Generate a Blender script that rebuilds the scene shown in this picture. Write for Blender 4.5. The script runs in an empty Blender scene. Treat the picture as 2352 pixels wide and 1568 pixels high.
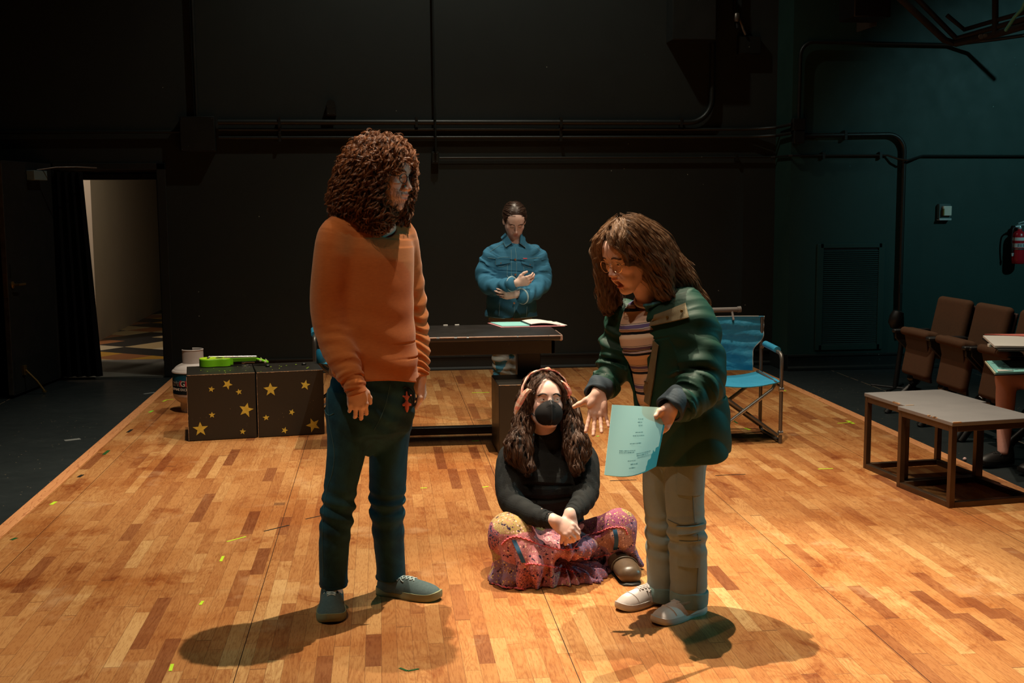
import bpy, math, random, os
import numpy as np
from mathutils import Vector, Matrix
random.seed(7); rng = np.random.default_rng(7)
SC = bpy.context.scene; COL = SC.collection
PI = math.pi
# ---------------------------------------------------------------- camera
FPX = 2756.0; CAMH = 1.62
_p, _y, _r = [math.radians(a) for a in (6.793, 6.198, -0.346)]
_fw = np.array([math.sin(_y)*math.cos(_p), math.cos(_y)*math.cos(_p), -math.sin(_p)])
_rt = np.array([math.cos(_y), -math.sin(_y), 0.0]); _up = np.cross(_rt, _fw)
_RT = _rt*math.cos(_r)+_up*math.sin(_r); _UP = -_rt*math.sin(_r)+_up*math.cos(_r)
CAM = np.array([0, 0, CAMH])
def ray(u, v): return _RT*(u-1176)/FPX - _UP*(v-784)/FPX + _fw
def fl(u, v, z=0.0):
    d = ray(u, v); return CAM + d*((z-CAMH)/d[2])
def at(u, v, Y):
    d = ray(u, v); return CAM + d*(Y/d[1])
def V3(*a): return np.array(a, float)
cd = bpy.data.cameras.new('camera'); cam = bpy.data.objects.new('camera', cd); COL.objects.link(cam)
cd.sensor_width = 36; cd.lens = FPX/2352*36; cd.clip_start = 0.05; cd.clip_end = 60
M = Matrix.Identity(4)
for i in range(3):
    M[i][0] = _RT[i]; M[i][1] = _UP[i]; M[i][2] = -_fw[i]; M[i][3] = CAM[i]
cam.matrix_world = M; SC.camera = cam
# ---------------------------------------------------------------- world, exposure, stage lights
SC.view_settings.view_transform = 'Standard'; SC.view_settings.look = 'None'
SC.view_settings.gamma = 1; SC.view_settings.use_curve_mapping = False
SC.view_settings.exposure = 0.12
w = bpy.data.worlds.new('world'); SC.world = w; w.use_nodes = True
w.node_tree.nodes['Background'].inputs[0].default_value = (0.5, 0.8, 0.9, 1)
w.node_tree.nodes['Background'].inputs[1].default_value = 0.004
def aim(o, t):
    o.rotation_euler = (Vector(t)-o.location).to_track_quat('-Z', 'Y').to_euler()
def spot(name, loc, tgt, power, color, cone, blend=0.5, size=0.08):
    l = bpy.data.lights.new(name, 'SPOT'); l.energy = power; l.color = color
    l.spot_size = math.radians(cone); l.spot_blend = blend; l.shadow_soft_size = size
    o = bpy.data.objects.new(name, l); COL.objects.link(o); o.location = loc; aim(o, tgt); return o
WARM = (1.0, 0.83, 0.61); TEAL = (0.10, 0.72, 0.80)
LIGHTS = [
    ('stage_light_key', (1.45, 5.6, 6.6), (0.3, 5.0, 0.0), 1650, WARM, 72, 0.7, 0.025),
    ('stage_light_key_left', (-0.12, 5.95, 6.6), (1.35, 4.4, 0.2), 3000, WARM, 29, 0.9, 0.03),
    ('stage_light_centre', (0.8, 4.6, 6.4), (0.8, 4.8, 0), 170, WARM, 98, 0.8, 0.50),
    ('stage_light_left', (-0.9, 7.6, 5.8), (-0.7, 8.3, 0), 470, WARM, 60, 0.8, 0.06),
    ('stage_light_right', (2.6, 7.4, 5.8), (2.6, 7.6, 0), 540, WARM, 66, 0.8, 0.06),
    ('stage_light_back', (0.7, 9.2, 5.2), (0.8, 8.9, 0), 260, WARM, 90, 0.9, 0.08),
    ('stage_light_front_left', (-1.5, 2.9, 6.0), (0.0, 4.8, 1.1), 330, (1, .76, .52), 30, 0.9, 0.06),
    ('stage_light_front_centre', (0.2, 2.2, 5.8), (0.9, 5.3, 0.6), 150, (1, .82, .64), 26, 0.9, 0.06),
    ('stage_light_front_back', (2.2, 4.0, 5.6), (1.2, 8.8, 1.1), 200, (1, .86, .72), 24, 0.9, 0.06),
    ('stage_light_wall_wash', (0.8, 9.7, 6.3), (0.9, 11.35, 1.6), 190, (.95, .95, .80), 110, 0.9, 0.05),
    ('stage_light_teal_wall', (7.6, 5.6, 4.6), (6.2, 10.9, 1.75), 330, (.38, .88, .92), 42, 0.9, 0.06),
    ('stage_light_teal_side', (6.4, 4.6, 2.2), (1.1, 4.5, 0.4), 330, TEAL, 40, 0.8, 0.06),
    ('stage_light_teal_left', (-5.0, 6.0, 2.6), (0.0, 4.8, 0.5), 110, TEAL, 30, 0.8, 0.06),
]
for a in LIGHTS: spot(*a)
SC.cycles.max_bounces = 4; SC.cycles.diffuse_bounces = 3; SC.cycles.glossy_bounces = 3; SC.cycles.transmission_bounces = 3
SC.cycles.caustics_reflective = False; SC.cycles.caustics_refractive = False; SC.cycles.sample_clamp_indirect = 4
SC.cycles.use_adaptive_sampling = True; SC.cycles.adaptive_threshold = 0.03
# ---------------------------------------------------------------- node material helpers
class NT:
    def __init__(s, name):
        s.m = bpy.data.materials.new(name); s.m.use_nodes = True; s.t = s.m.node_tree
        s.b = s.t.nodes['Principled BSDF']
    def n(s, typ, _props=None, **inp):
        nd = s.t.nodes.new(typ)
        for k, v in (_props or {}).items(): setattr(nd, k, v)
        for k, v in inp.items():
            key = int(k[1:]) if k[0] == 'i' and k[1:].isdigit() else k.replace('_', ' ')
            s.set(nd.inputs[key], v)
        return nd
    def set(s, sock, v):
        if isinstance(v, bpy.types.NodeSocket): s.t.links.new(v, sock)
        else: sock.default_value = v
    def math(s, op, a, b=0.0, c=0.0):
        nd = s.n('ShaderNodeMath', {'operation': op}); s.set(nd.inputs[0], a); s.set(nd.inputs[1], b); s.set(nd.inputs[2], c)
        return nd.outputs[0]
    def ramp(s, fac, stops, interp='LINEAR'):
        nd = s.n('ShaderNodeValToRGB'); s.set(nd.inputs[0], fac); cr = nd.color_ramp; cr.interpolation = interp
        while len(cr.elements) > 1: cr.elements.remove(cr.elements[0])
        for i, (p, c) in enumerate(stops):
            e = cr.elements[0] if i == 0 else cr.elements.new(p)
            e.position = p; e.color = c if len(c) == 4 else (*c, 1)
        return nd.outputs[0]
    def mix(s, fac, a, b, mode='MIX'):
        nd = s.n('ShaderNodeMix', {'data_type': 'RGBA', 'blend_type': mode})
        s.set(nd.inputs[0], fac); s.set(nd.inputs[6], a if isinstance(a, bpy.types.NodeSocket) else (*a[:3], 1)); s.set(nd.inputs[7], b if isinstance(b, bpy.types.NodeSocket) else (*b[:3], 1))
        return nd.outputs[2]
    def obj(s): return s.n('ShaderNodeTexCoord').outputs['Object']
    def pos(s): return s.n('ShaderNodeNewGeometry').outputs['Position']
    def sep(s, v):
        nd = s.n('ShaderNodeSeparateXYZ'); s.set(nd.inputs[0], v); return nd.outputs
    def comb(s, x, y, z):
        nd = s.n('ShaderNodeCombineXYZ'); s.set(nd.inputs[0], x); s.set(nd.inputs[1], y); s.set(nd.inputs[2], z); return nd.outputs[0]
    def noise(s, vec, scale, detail=3, rough=.5, dist=0):
        nd = s.n('ShaderNodeTexNoise', Scale=scale, Detail=float(detail), Roughness=rough, Distortion=dist)
        if vec is not None: s.set(nd.inputs['Vector'], vec)
        return nd.outputs['Fac']
    def vor(s, vec, scale, feature='F1', out='Distance', rnd=1.0):
        nd = s.n('ShaderNodeTexVoronoi', {'feature': feature}, Scale=scale, Randomness=rnd)
        if vec is not None: s.set(nd.inputs['Vector'], vec)
        return nd.outputs[out]
    def scale(s, vec, v):
        nd = s.n('ShaderNodeVectorMath', {'operation': 'MULTIPLY'}); s.set(nd.inputs[0], vec); nd.inputs[1].default_value = v
        return nd.outputs[0]
    def bump(s, h, strength=.3, dist=.01):
        nd = s.n('ShaderNodeBump', Strength=strength, Distance=dist); s.set(nd.inputs['Height'], h)
        s.t.links.new(nd.outputs[0], s.b.inputs['Normal'])
    def out(s, color=None, rough=None, metal=None, spec=None):
        if color is not None: s.set(s.b.inputs['Base Color'], color if isinstance(color, bpy.types.NodeSocket) else (*color[:3], 1))
        if rough is not None: s.set(s.b.inputs['Roughness'], rough)
        if metal is not None: s.set(s.b.inputs['Metallic'], metal)
        if spec is not None: s.set(s.b.inputs['Specular IOR Level'], spec)
        return s.m
def simple(name, col, rough=.5, metal=0, var=.12, scale=14, spec=.5, bump=0, bscale=200):
    t = NT(name); p = t.obj(); n = t.noise(p, scale, 4)
    c = t.mix(n, [x*(1-var) for x in col], [min(1, x*(1+var)) for x in col])
    if bump: t.bump(t.noise(p, bscale, 2), bump, .002)
    return t.out(c, t.math('ADD', t.math('MULTIPLY', n, .12), rough-.06), metal, spec)
def chipped(name, col, chip, rough=.35, dens=6.0, thr=.035, bump=.15, scuff=.0):
    """painted surface with small random chips showing what is under the paint"""
    t = NT(name); p = t.pos()
    d = t.vor(p, dens*4); r = t.noise(p, dens*.8, 3, .6)
    m = t.math('MULTIPLY', t.math('LESS_THAN', d, thr*3), t.math('GREATER_THAN', r, .56))
    sc = t.noise(t.scale(p, (3, 40, 3)), 3, 4, .7); sc2 = t.noise(t.scale(p, (30, 3, 3)), 3, 4, .7)
    s = t.math('MAXIMUM', t.math('GREATER_THAN', sc, .70), t.math('GREATER_THAN', sc2, .72))
    base = t.mix(t.noise(p, 2.2, 5, .6), [x*.72 for x in col], [x*1.3 for x in col])
    c = t.mix(t.math('MULTIPLY', s, scuff), base, [min(1, x*4+.02) for x in col])
    c = t.mix(m, c, chip)
    t.bump(t.noise(p, 90, 3), bump, .001)
    return t.out(c, t.math('ADD', rough, t.math('MULTIPLY', t.noise(p, 7, 4), .2)))
# ---------------------------------------------------------------- mesh builder
class MB:
    def __init__(s): s.v = []; s.f = []
    def add(s, vs, fs):
        o = len(s.v); s.v += [tuple(map(float, v)) for v in vs]; s.f += [tuple(i+o for i in f) for f in fs]; return s
    def box(s, x0, x1, y0, y1, z0, z1, R=None, c=None):
        vs = [V3(x, y, z) for x in (x0, x1) for y in (y0, y1) for z in (z0, z1)]
        if R is not None: vs = [R@v for v in vs]
        if c is not None: vs = [v+c for v in vs]
        return s.add(vs, [(0, 1, 3, 2), (4, 6, 7, 5), (0, 4, 5, 1), (2, 3, 7, 6), (0, 2, 6, 4), (1, 5, 7, 3)])
    def prism(s, pts, a, b):
        """pts: list of 3D points; extruded along vector (a->b offsets)"""
        n = len(pts); a = np.array(a, float); b = np.array(b, float)
        vs = [np.array(p, float)+a for p in pts]+[np.array(p, float)+b for p in pts]
        return s.add(vs, [tuple(range(n))[::-1], tuple(range(n, 2*n))]+[(i, (i+1) % n, n+(i+1) % n, n+i) for i in range(n)])
    def tube(s, pts, r, n=10, closed=False, cap=True, flat=1.0):
        pts = [np.array(p, float) for p in pts]; m = len(pts)
        rs = r if hasattr(r, '__len__') else [r]*m
        t0 = pts[1]-pts[0]; t0 = t0/np.linalg.norm(t0)
        u = np.cross(t0, [0, 0, 1.0])
        if np.linalg.norm(u) < .1: u = np.cross(t0, [1.0, 0, 0])
        u /= np.linalg.norm(u); vs = []
        for i in range(m):
            if closed: t = pts[(i+1) % m]-pts[i-1]
            else: t = pts[min(i+1, m-1)]-pts[max(i-1, 0)]
            t = t/(np.linalg.norm(t)+1e-12); u = u-t*(u@t); u /= (np.linalg.norm(u)+1e-12); w = np.cross(t, u)
            for k in range(n):
                a = 2*PI*k/n; vs.append(pts[i]+rs[i]*(u*math.cos(a)+w*math.sin(a)*flat))
        fs = []
        for i in range(m if closed else m-1):
            j = (i+1) % m
            for k in range(n): fs.append((i*n+k, i*n+(k+1) % n, j*n+(k+1) % n, j*n+k))
        if cap and not closed: fs += [tuple(range(n))[::-1], tuple(range((m-1)*n, m*n))]
        return s.add(vs, fs)
    def lathe(s, prof, c=(0, 0, 0), n=32, ax=None):
        """prof: (radius, height) list around z (or axis ax)"""
        c = np.array(c, float); R = np.eye(3) if ax is None else basis(ax)
        vs = []; m = len(prof)
        for r, z in prof:
            for k in range(n):
                a = 2*PI*k/n; vs.append(c+R@V3(r*math.cos(a), r*math.sin(a), z))
        fs = [(i*n+k, i*n+(k+1) % n, (i+1)*n+(k+1) % n, (i+1)*n+k) for i in range(m-1) for k in range(n)]
        if prof[0][0] > 1e-4: fs.append(tuple(range(n))[::-1])
        if prof[-1][0] > 1e-4: fs.append(tuple(range((m-1)*n, m*n)))
        return s.add(vs, fs)
    def sheet(s, grid, th=0.0, close=False):
        """grid [i][j] of points -> surface with optional thickness along normals"""
        g = np.array(grid, float); m, n = g.shape[:2]
        if not th:
            return s.add(g.reshape(-1, 3), [(i*n+j, i*n+j+1, (i+1)*n+j+1, (i+1)*n+j) for i in range(m-1) for j in range(n-1)])
        du = np.gradient(g, axis=0); dv = np.gradient(g, axis=1); N = np.cross(du, dv); N /= np.linalg.norm(N, axis=2)[..., None]+1e-9
        a = (g+N*th/2).reshape(-1, 3); b = (g-N*th/2).reshape(-1, 3); k = m*n
        fs = [(i*n+j, i*n+j+1, (i+1)*n+j+1, (i+1)*n+j) for i in range(m-1) for j in range(n-1)]
        fs += [(k+i*n+j, k+(i+1)*n+j, k+(i+1)*n+j+1, k+i*n+j+1) for i in range(m-1) for j in range(n-1)]
        ring = [j for j in range(n)]+[i*n+n-1 for i in range(1, m)]+[(m-1)*n+j for j in range(n-2, -1, -1)]+[i*n for i in range(m-2, 0, -1)]
        fs += [(ring[i], k+ring[i], k+ring[(i+1) % len(ring)], ring[(i+1) % len(ring)]) for i in range(len(ring))]
        return s.add(np.vstack([a, b]), fs)
def basis(ax, ref=(0, 0, 1)):
    """3x3 whose third column is ax"""
    z = np.array(ax, float); z /= np.linalg.norm(z); r = np.array(ref, float)
    if abs(z@r) > .95: r = V3(1, 0, 0)
    x = np.cross(r, z); x /= np.linalg.norm(x); y = np.cross(z, x); return np.array([x, y, z]).T
def RZ(a): c, s = math.cos(a), math.sin(a); return np.array([[c, -s, 0], [s, c, 0], [0, 0, 1.0]])
def RX(a): c, s = math.cos(a), math.sin(a); return np.array([[1, 0, 0], [0, c, -s], [0, s, c]])
def RY(a): c, s = math.cos(a), math.sin(a); return np.array([[c, 0, s], [0, 1, 0], [-s, 0, c]])
def wloc(o):
    v = Vector((0, 0, 0))
    while o is not None: v = v+o.location; o = o.parent
    return v
def mkmesh(name, V, F, mat, smooth=True, sharp=40):
    me = bpy.data.meshes.new(name)
    if isinstance(F, np.ndarray):
        V = np.asarray(V, np.float32); k = F.shape[1]
        me.vertices.add(len(V)); me.vertices.foreach_set('co', V.ravel())
        me.loops.add(F.size); me.loops.foreach_set('vertex_index', F.ravel().astype(np.int32))
        me.polygons.add(len(F)); me.polygons.foreach_set('loop_start', np.arange(0, F.size, k, dtype=np.int32))
        me.update(calc_edges=True); me.validate()
    else:
        me.from_pydata([tuple(v) for v in V], [], F); me.validate(); me.update()
    if mat is not None:
        for m in (mat if isinstance(mat, (list, tuple)) else [mat]): me.materials.append(m)
    if smooth:
        me.polygons.foreach_set('use_smooth', [True]*len(me.polygons))
        if sharp and not isinstance(F, np.ndarray): me.set_sharp_from_angle(angle=math.radians(sharp))
    return me
def ob(name, mb, mat, parent=None, loc=None, world=False, smooth=True, sharp=40, bevel=0, label=None):
    """link one mesh object. world=True: vertices are world coordinates."""
    V, F = (mb.v, mb.f) if isinstance(mb, MB) else mb
    V = np.asarray(V, float)
    if world:
        off = np.array(wloc(parent)) if parent else (np.array(loc, float) if loc is not None else V3(*(V[:, 0:2].mean(0)), V[:, 2].min()))
        V = V-off
        if parent is not None and parent.rotation_euler[2]: V = V@RZ(parent.rotation_euler[2])
        if parent is None: loc = off
    me = mkmesh(name, V, F, mat, smooth, sharp)
    o = bpy.data.objects.new(name, me); COL.objects.link(o)
    if parent is not None: o.parent = parent
    if loc is not None: o.location = tuple(loc)
    if bevel:
        b = o.modifiers.new('bevel', 'BEVEL'); b.width = bevel; b.segments = 2; b.limit_method = 'ANGLE'
    if label: o['label'] = label
    return o
def thing(name, label, cat, loc=(0, 0, 0), rz=0, group=None):
    o = bpy.data.objects.new(name, None); COL.objects.link(o); o.location = tuple(loc); o.rotation_euler = (0, 0, rz)
    o.empty_display_size = .1
    return tag(o, label, cat, group)
def tag(o, label, cat, group=None):
    o['label'] = label; o['category'] = cat
    if group: o['group'] = group
    return o
def struct(name, mb, mat, smooth=False, **k):
    o = ob(name, mb, mat, world=True, smooth=smooth, **k); o['kind'] = 'structure'; return o
def dup(root, loc, rz, label):
    r = root.copy(); COL.objects.link(r); r.location = tuple(loc); r.rotation_euler = (0, 0, rz); r['label'] = label
    for ch in list(root.children):
        c = ch.copy(); COL.objects.link(c); c.parent = r
        for g in ch.children:
            d = g.copy(); COL.objects.link(d); d.parent = c
    return r
# ---------------------------------------------------------------- implicit-surface sculpting kit
F32 = np.float32; COARSE = float(os.environ.get('COARSE', '1'))
def A(*x): return np.array(x if len(x) > 1 else x[0], F32)
def _len(q): return np.sqrt(np.einsum('ij,ij->i', q, q))
def cone(a, b, ra, rb):
    a = A(a); b = A(b); ab = b-a; L2 = float(ab@ab)+1e-12
    def f(P):
        pa = P-a; t = np.clip(pa@ab/L2, 0, 1); return _len(pa-t[:, None]*ab)-(ra+(rb-ra)*t)
    return f
def ball(c, r):
    c = A(c); return lambda P: _len(P-c)-r
def ell(c, r, R=None):
    c = A(c); r = A(r); Rm = None if R is None else np.asarray(R, F32)
    def f(P):
        q = P-c
        if Rm is not None: q = q@Rm
        k0 = _len(q/r); k1 = _len(q/(r*r)); return k0*(k0-1)/(k1+1e-9)
    return f
def bx(c, h, R=None, rnd=0.0):
    c = A(c); h = A(h)-rnd; Rm = None if R is None else np.asarray(R, F32)
    def f(P):
        q = P-c
        if Rm is not None: q = q@Rm
        q = np.abs(q)-h; return _len(np.maximum(q, 0))+np.minimum(q.max(1), 0)-rnd
    return f
def plane(c, n):
    """negative on the side the normal points away from"""
    c = A(c); n = A(n); n = n/np.linalg.norm(n); return lambda P: (P-c)@n
def spline(pts, n):
    pts = np.array(pts, float)
    if len(pts) == 2: return np.array([pts[0]+(pts[1]-pts[0])*t for t in np.linspace(0, 1, n)])
    P = np.vstack([2*pts[0]-pts[1], pts, 2*pts[-1]-pts[-2]]); m = len(pts)-1; out = []
    for s in np.linspace(0, m-1e-6, n):
        i = int(s); t = s-i; p0, p1, p2, p3 = P[i:i+4]
        out.append(.5*((2*p1)+(-p0+p2)*t+(2*p0-5*p1+4*p2-p3)*t*t+(-p0+3*p1-3*p2+p3)*t**3))
    return np.array(out)
def loft(rows, side, n=14, e=2.0, cap=.6, disp=None):
    """generalised cylinder. rows: (x,y,z,rs,rf) centre and half-width along `side` / across it.
    side: one vector or one per row. disp(t, ang, P) -> outward offset in metres"""
    rows = np.array(rows, float); side = np.array(side, float)
    if side.ndim == 1: side = np.repeat(side[None], len(rows), 0)
    all_ = spline(np.hstack([rows, side]), n); C = all_[:, :3]; R = all_[:, 3:5]; Sd = all_[:, 5:8]
    segs = []
    for i in range(n-1):
        a = C[i]; ax = C[i+1]-a; L = np.linalg.norm(ax); ax = ax/(L+1e-9); s = Sd[i]+Sd[i+1]; s = s-ax*(s@ax); s /= np.linalg.norm(s)+1e-9
        segs.append((A(a), A(ax), L, A(s), A(np.cross(ax, s)), R[i], R[i+1]))
    SA = C[:-1]; SV = C[1:]-C[:-1]; SL = (SV**2).sum(1)+1e-12; SR = np.maximum(R[:-1].max(1), R[1:].max(1))
    def f(P):
        best = np.full(len(P), 1e9, F32); bt = np.zeros(len(P), F32); ba = np.zeros(len(P), F32); use = range(n-1)
        if 8 < len(P) < 60000:
            lo_ = P.min(0); hi_ = P.max(0); c0 = (lo_+hi_)/2; rad = float(np.linalg.norm(hi_-lo_))/2
            if rad < .2:
                t_ = np.clip(((c0-SA)*SV).sum(1)/SL, 0, 1); dc = np.linalg.norm(c0-SA-SV*t_[:, None], axis=1); use = np.where(dc-SR-rad <= (dc+rad).min())[0]
        for i in use:
            a, ax, L, s, w, r0, r1 = segs[i]
            q = P-a; h = q@ax; t = np.clip(h/L, 0, 1); ex = h-t*L
            rs = r0[0]+(r1[0]-r0[0])*t; rf = r0[1]+(r1[1]-r0[1])*t
            u = q@s; v = q@w; rm = np.minimum(rs, rf); ca = rm*cap
            if e == 2.0:
                k0 = np.sqrt((u/rs)**2+(v/rf)**2+(ex/ca)**2); k1 = np.sqrt((u/(rs*rs))**2+(v/(rf*rf))**2+(ex/(ca*ca))**2)
                d = k0*(k0-1)/(k1+1e-9)
            else:
                k0 = (np.abs(u/rs)**e+np.abs(v/rf)**e)**(1/e)
                d = np.maximum((k0-1)*rm, -rm); d = np.where(np.abs(ex) > 0, np.sqrt(np.maximum(d, 0)**2+ex*ex)+np.minimum(d, 0), d)
            m = d < best; best = np.where(m, d, best)
            if disp is not None:
                bt = np.where(m, (i+t)/(n-1), bt); ba = np.where(m, np.arctan2(v/rf, u/rs), ba)
        if disp is not None:
            near = best < .05
            if near.any():
                dd = np.zeros(len(P), F32); dd[near] = disp(bt[near], ba[near], P[near]); best = best-dd
        return best
    return f
class Sdf:
    def __init__(s): s.ops = []
    def u(s, f, k=.0, col=None): s.ops.append(('u', f, k)); return s
    def s(s, f, k=.0): s.ops.append(('s', f, k)); return s
    def i(s, f, k=.0): s.ops.append(('i', f, k)); return s
    def d(s, f): s.ops.append(('d', f, 0)); return s
    def ev(s, P, ops=None):
        D = np.full(len(P), 1.0, F32)
        for kind, f, k in (s.ops if ops is None else ops):
            if kind == 'd': D = D-f(P); continue
            g = f(P)
            if kind == 'u':
                if k > 0:
                    h = np.maximum(k-np.abs(D-g), 0)/k; D = np.minimum(D, g)-h*h*k*.25
                else: D = np.minimum(D, g)
            else:
                if kind == 's': g = -g
                if k > 0:
                    h = np.maximum(k-np.abs(D-g), 0)/k; D = np.maximum(D, g)+h*h*k*.25
                else: D = np.maximum(D, g)
        return D.astype(F32)
    def mesh(s, lo, hi, h, pad=.02):
        """surface nets on a sparse block grid"""
        h = h*COARSE; lo = np.array(lo, float); hi = np.array(hi, float); B = 8; SB = 4
        nb = np.ceil((hi-lo)/(h*B*SB)).astype(int); bs = h*B; ss = bs*SB; NX = (nb*SB*B+4).astype(np.int64)
        keys = []; corners = []
        I = np.stack(np.meshgrid(*[np.arange(n) for n in nb], indexing='ij'), -1).reshape(-1, 3)
        cen = (lo+(I+.5)*ss).astype(F32); rad = ss*.87; D = s.ev(cen)
        act = np.abs(D) < rad*1.25+pad
        lb = np.stack(np.meshgrid(*[np.arange(SB)]*3, indexing='ij'), -1).reshape(-1, 3)
        gc = np.stack(np.meshgrid(*[np.arange(B+1)]*3, indexing='ij'), -1).reshape(-1, 3)
        cl = np.stack(np.meshgrid(*[np.arange(B)]*3, indexing='ij'), -1).reshape(-1, 3)
        off8 = np.array([[i, j, k] for i in (0, 1) for j in (0, 1) for k in (0, 1)])
        for bi in np.where(act)[0]:
            c = cen[bi][None]; ops = []
            for kind, f, k in s.ops:
                if kind == 'd' or kind == 'i': ops.append((kind, f, k)); continue
                if float(f(c)[0]) < rad*1.15+k+pad: ops.append((kind, f, k))
            if not any(o[0] == 'u' for o in ops): continue
            bl = I[bi]*SB+lb; bc = (lo+(bl+.5)*bs).astype(F32)
            m = np.abs(s.ev(bc, ops)) < bs*.87*1.25+pad*.5; bl = bl[m]
            if not len(bl): continue
            G = (bl[:, None]*B+gc[None]); P = (lo+G.reshape(-1, 3)*h).astype(F32)
            d = s.ev(P, ops).reshape(len(bl), B+1, B+1, B+1)
            cs = np.stack([d[:, o[0]:B+o[0], o[1]:B+o[1], o[2]:B+o[2]] for o in off8], -1).reshape(-1, 8)
            cells = (bl[:, None]*B+cl[None]).reshape(-1, 3)
            neg = (cs < 0).sum(1); mm = (neg > 0) & (neg < 8)
            keys.append(cells[mm]); corners.append(cs[mm])
        K = np.vstack(keys); Cn = np.vstack(corners); N = len(K)
        edges = [(a, b) for a in range(8) for b in range(a+1, 8) if bin(a ^ b).count('1') == 1]
        acc = np.zeros((N, 3)); cnt = np.zeros(N)
        for a, b in edges:
            da = Cn[:, a]; db = Cn[:, b]; m = (da < 0) != (db < 0); t = np.where(m, da/(da-db+1e-20), 0)
            p = off8[a]+(off8[b]-off8[a])*t[:, None]; acc += np.where(m[:, None], p, 0); cnt += m
        V = lo+(K+acc/cnt[:, None])*h
        key = (K[:, 0]*NX[1]+K[:, 1])*NX[2]+K[:, 2]; order = np.argsort(key); sk = key[order]
        Fs = []
        for ax in range(3):
            o = [0, 0, 0]; o[ax] = 1; e = 4*o[0]+2*o[1]+o[2]          # edge from corner 0 along ax
            m = (Cn[:, 0] < 0) != (Cn[:, e] < 0); idx = np.where(m)[0]
            a1, a2 = [a for a in range(3) if a != ax]; st = [NX[1]*NX[2], NX[2], 1]
            k0 = key[idx]; q = []; ok = np.ones(len(idx), bool)
            for dk in (0, st[a1], st[a1]+st[a2], st[a2]):
                j = np.searchsorted(sk, k0-dk); j = np.minimum(j, N-1); ok &= sk[j] == k0-dk; q.append(order[j])
            q = np.stack(q, 1)[ok]; flip = (Cn[idx[ok], 0] < 0)
            if ax == 1: flip = ~flip
            q[~flip] = q[~flip][:, ::-1]; Fs.append(q)
        Fc = np.vstack(Fs)
        return V, Fc
def sob(name, sdf, lo, hi, h, mat, parent=None, label=None, colfn=None, loc=None, extra=None):
    """mesh an Sdf and link it (world coordinates)"""
    V, Fc = sdf.mesh(lo, hi, h)
    if extra:
        for (l2, h2, hh) in extra:
            V2, F2 = sdf.mesh(l2, h2, hh); Fc = np.vstack([Fc, F2+len(V)]); V = np.vstack([V, V2])
    o = ob(name, (V, Fc[:, ::-1]), mat, parent, loc, world=True, label=label)
    if colfn is not None:
        c = np.ones((len(V), 4), F32); c[:, :3] = colfn(V); at_ = o.data.color_attributes.new('Col', 'FLOAT_COLOR', 'POINT')
        at_.data.foreach_set('color', c.ravel())
    return o
def wave(P, k, ph=0.0, warp=.6, wk=None):
    """cheap smooth noise in [-1,1]"""
    x, y, z = P[:, 0]*k, P[:, 1]*k, P[:, 2]*k
    return (np.sin(x*1.0+ph+warp*2*np.sin(y*.83+1.3+ph))+np.sin(y*1.1+ph*1.7+warp*2*np.sin(z*.71+2.1))+np.sin(z*.93+ph*.6+warp*2*np.sin(x*.77+.4)))/3
def ridge(x): return 1-np.abs(np.sin(x))*2
# ---------------------------------------------------------------- hair: many thin tapering locks as one mesh
def locks(name, roots, guides, mat, parent, r=.0016, curl=(0, 0), jit=.01, n=14, sides=3, seed=1, taper=.35, label=None, clump=None):
    """guides(i, root, rng) -> polyline control points; curl=(radius, turns per metre)"""
    g = np.random.default_rng(seed); VV = []; FF = []; off = 0
    base = np.array([[i*sides+k, i*sides+(k+1) % sides, (i+1)*sides+(k+1) % sides, (i+1)*sides+k] for i in range(n-1) for k in range(sides)])
    ang = 2*PI*np.arange(sides)/sides
    for i, rt in enumerate(roots):
        cp = guides(i, rt, g)
        if cp is None: continue
        C = spline(cp, n); T = np.gradient(C, axis=0); L = np.linalg.norm(T, axis=1).sum(); T /= np.linalg.norm(T, axis=1)[:, None]+1e-9
        u = np.cross(T, V3(.3, .2, 1)); u /= np.linalg.norm(u, axis=1)[:, None]+1e-9; w_ = np.cross(T, u)
        if curl[0]:
            ph = g.uniform(0, 2*PI); tt = np.linspace(0, 1, n); cr = curl[0]*g.uniform(.5, 1.3)*np.minimum(1, tt*4)
            a = ph+2*PI*curl[1]*g.uniform(.8, 1.2)*L*tt
            C = C+u*(cr*np.cos(a))[:, None]+w_*(cr*np.sin(a))[:, None]
            T = np.gradient(C, axis=0); T /= np.linalg.norm(T, axis=1)[:, None]+1e-9
            u = np.cross(T, V3(.3, .2, 1)); u /= np.linalg.norm(u, axis=1)[:, None]+1e-9; w_ = np.cross(T, u)
        rr = r*g.uniform(.6, 1.3)*(1-(1-taper)*np.linspace(0, 1, n)**2); rr[0] *= .6
        ring = C[:, None]+rr[:, None, None]*(u[:, None]*np.cos(ang)[None, :, None]+w_[:, None]*np.sin(ang)[None, :, None])
        VV.append(ring.reshape(-1, 3)); FF.append(base+off); off += n*sides
    o = ob(name, (np.vstack(VV), np.vstack(FF)), mat, parent, world=True, label=label)
    return o
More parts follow.
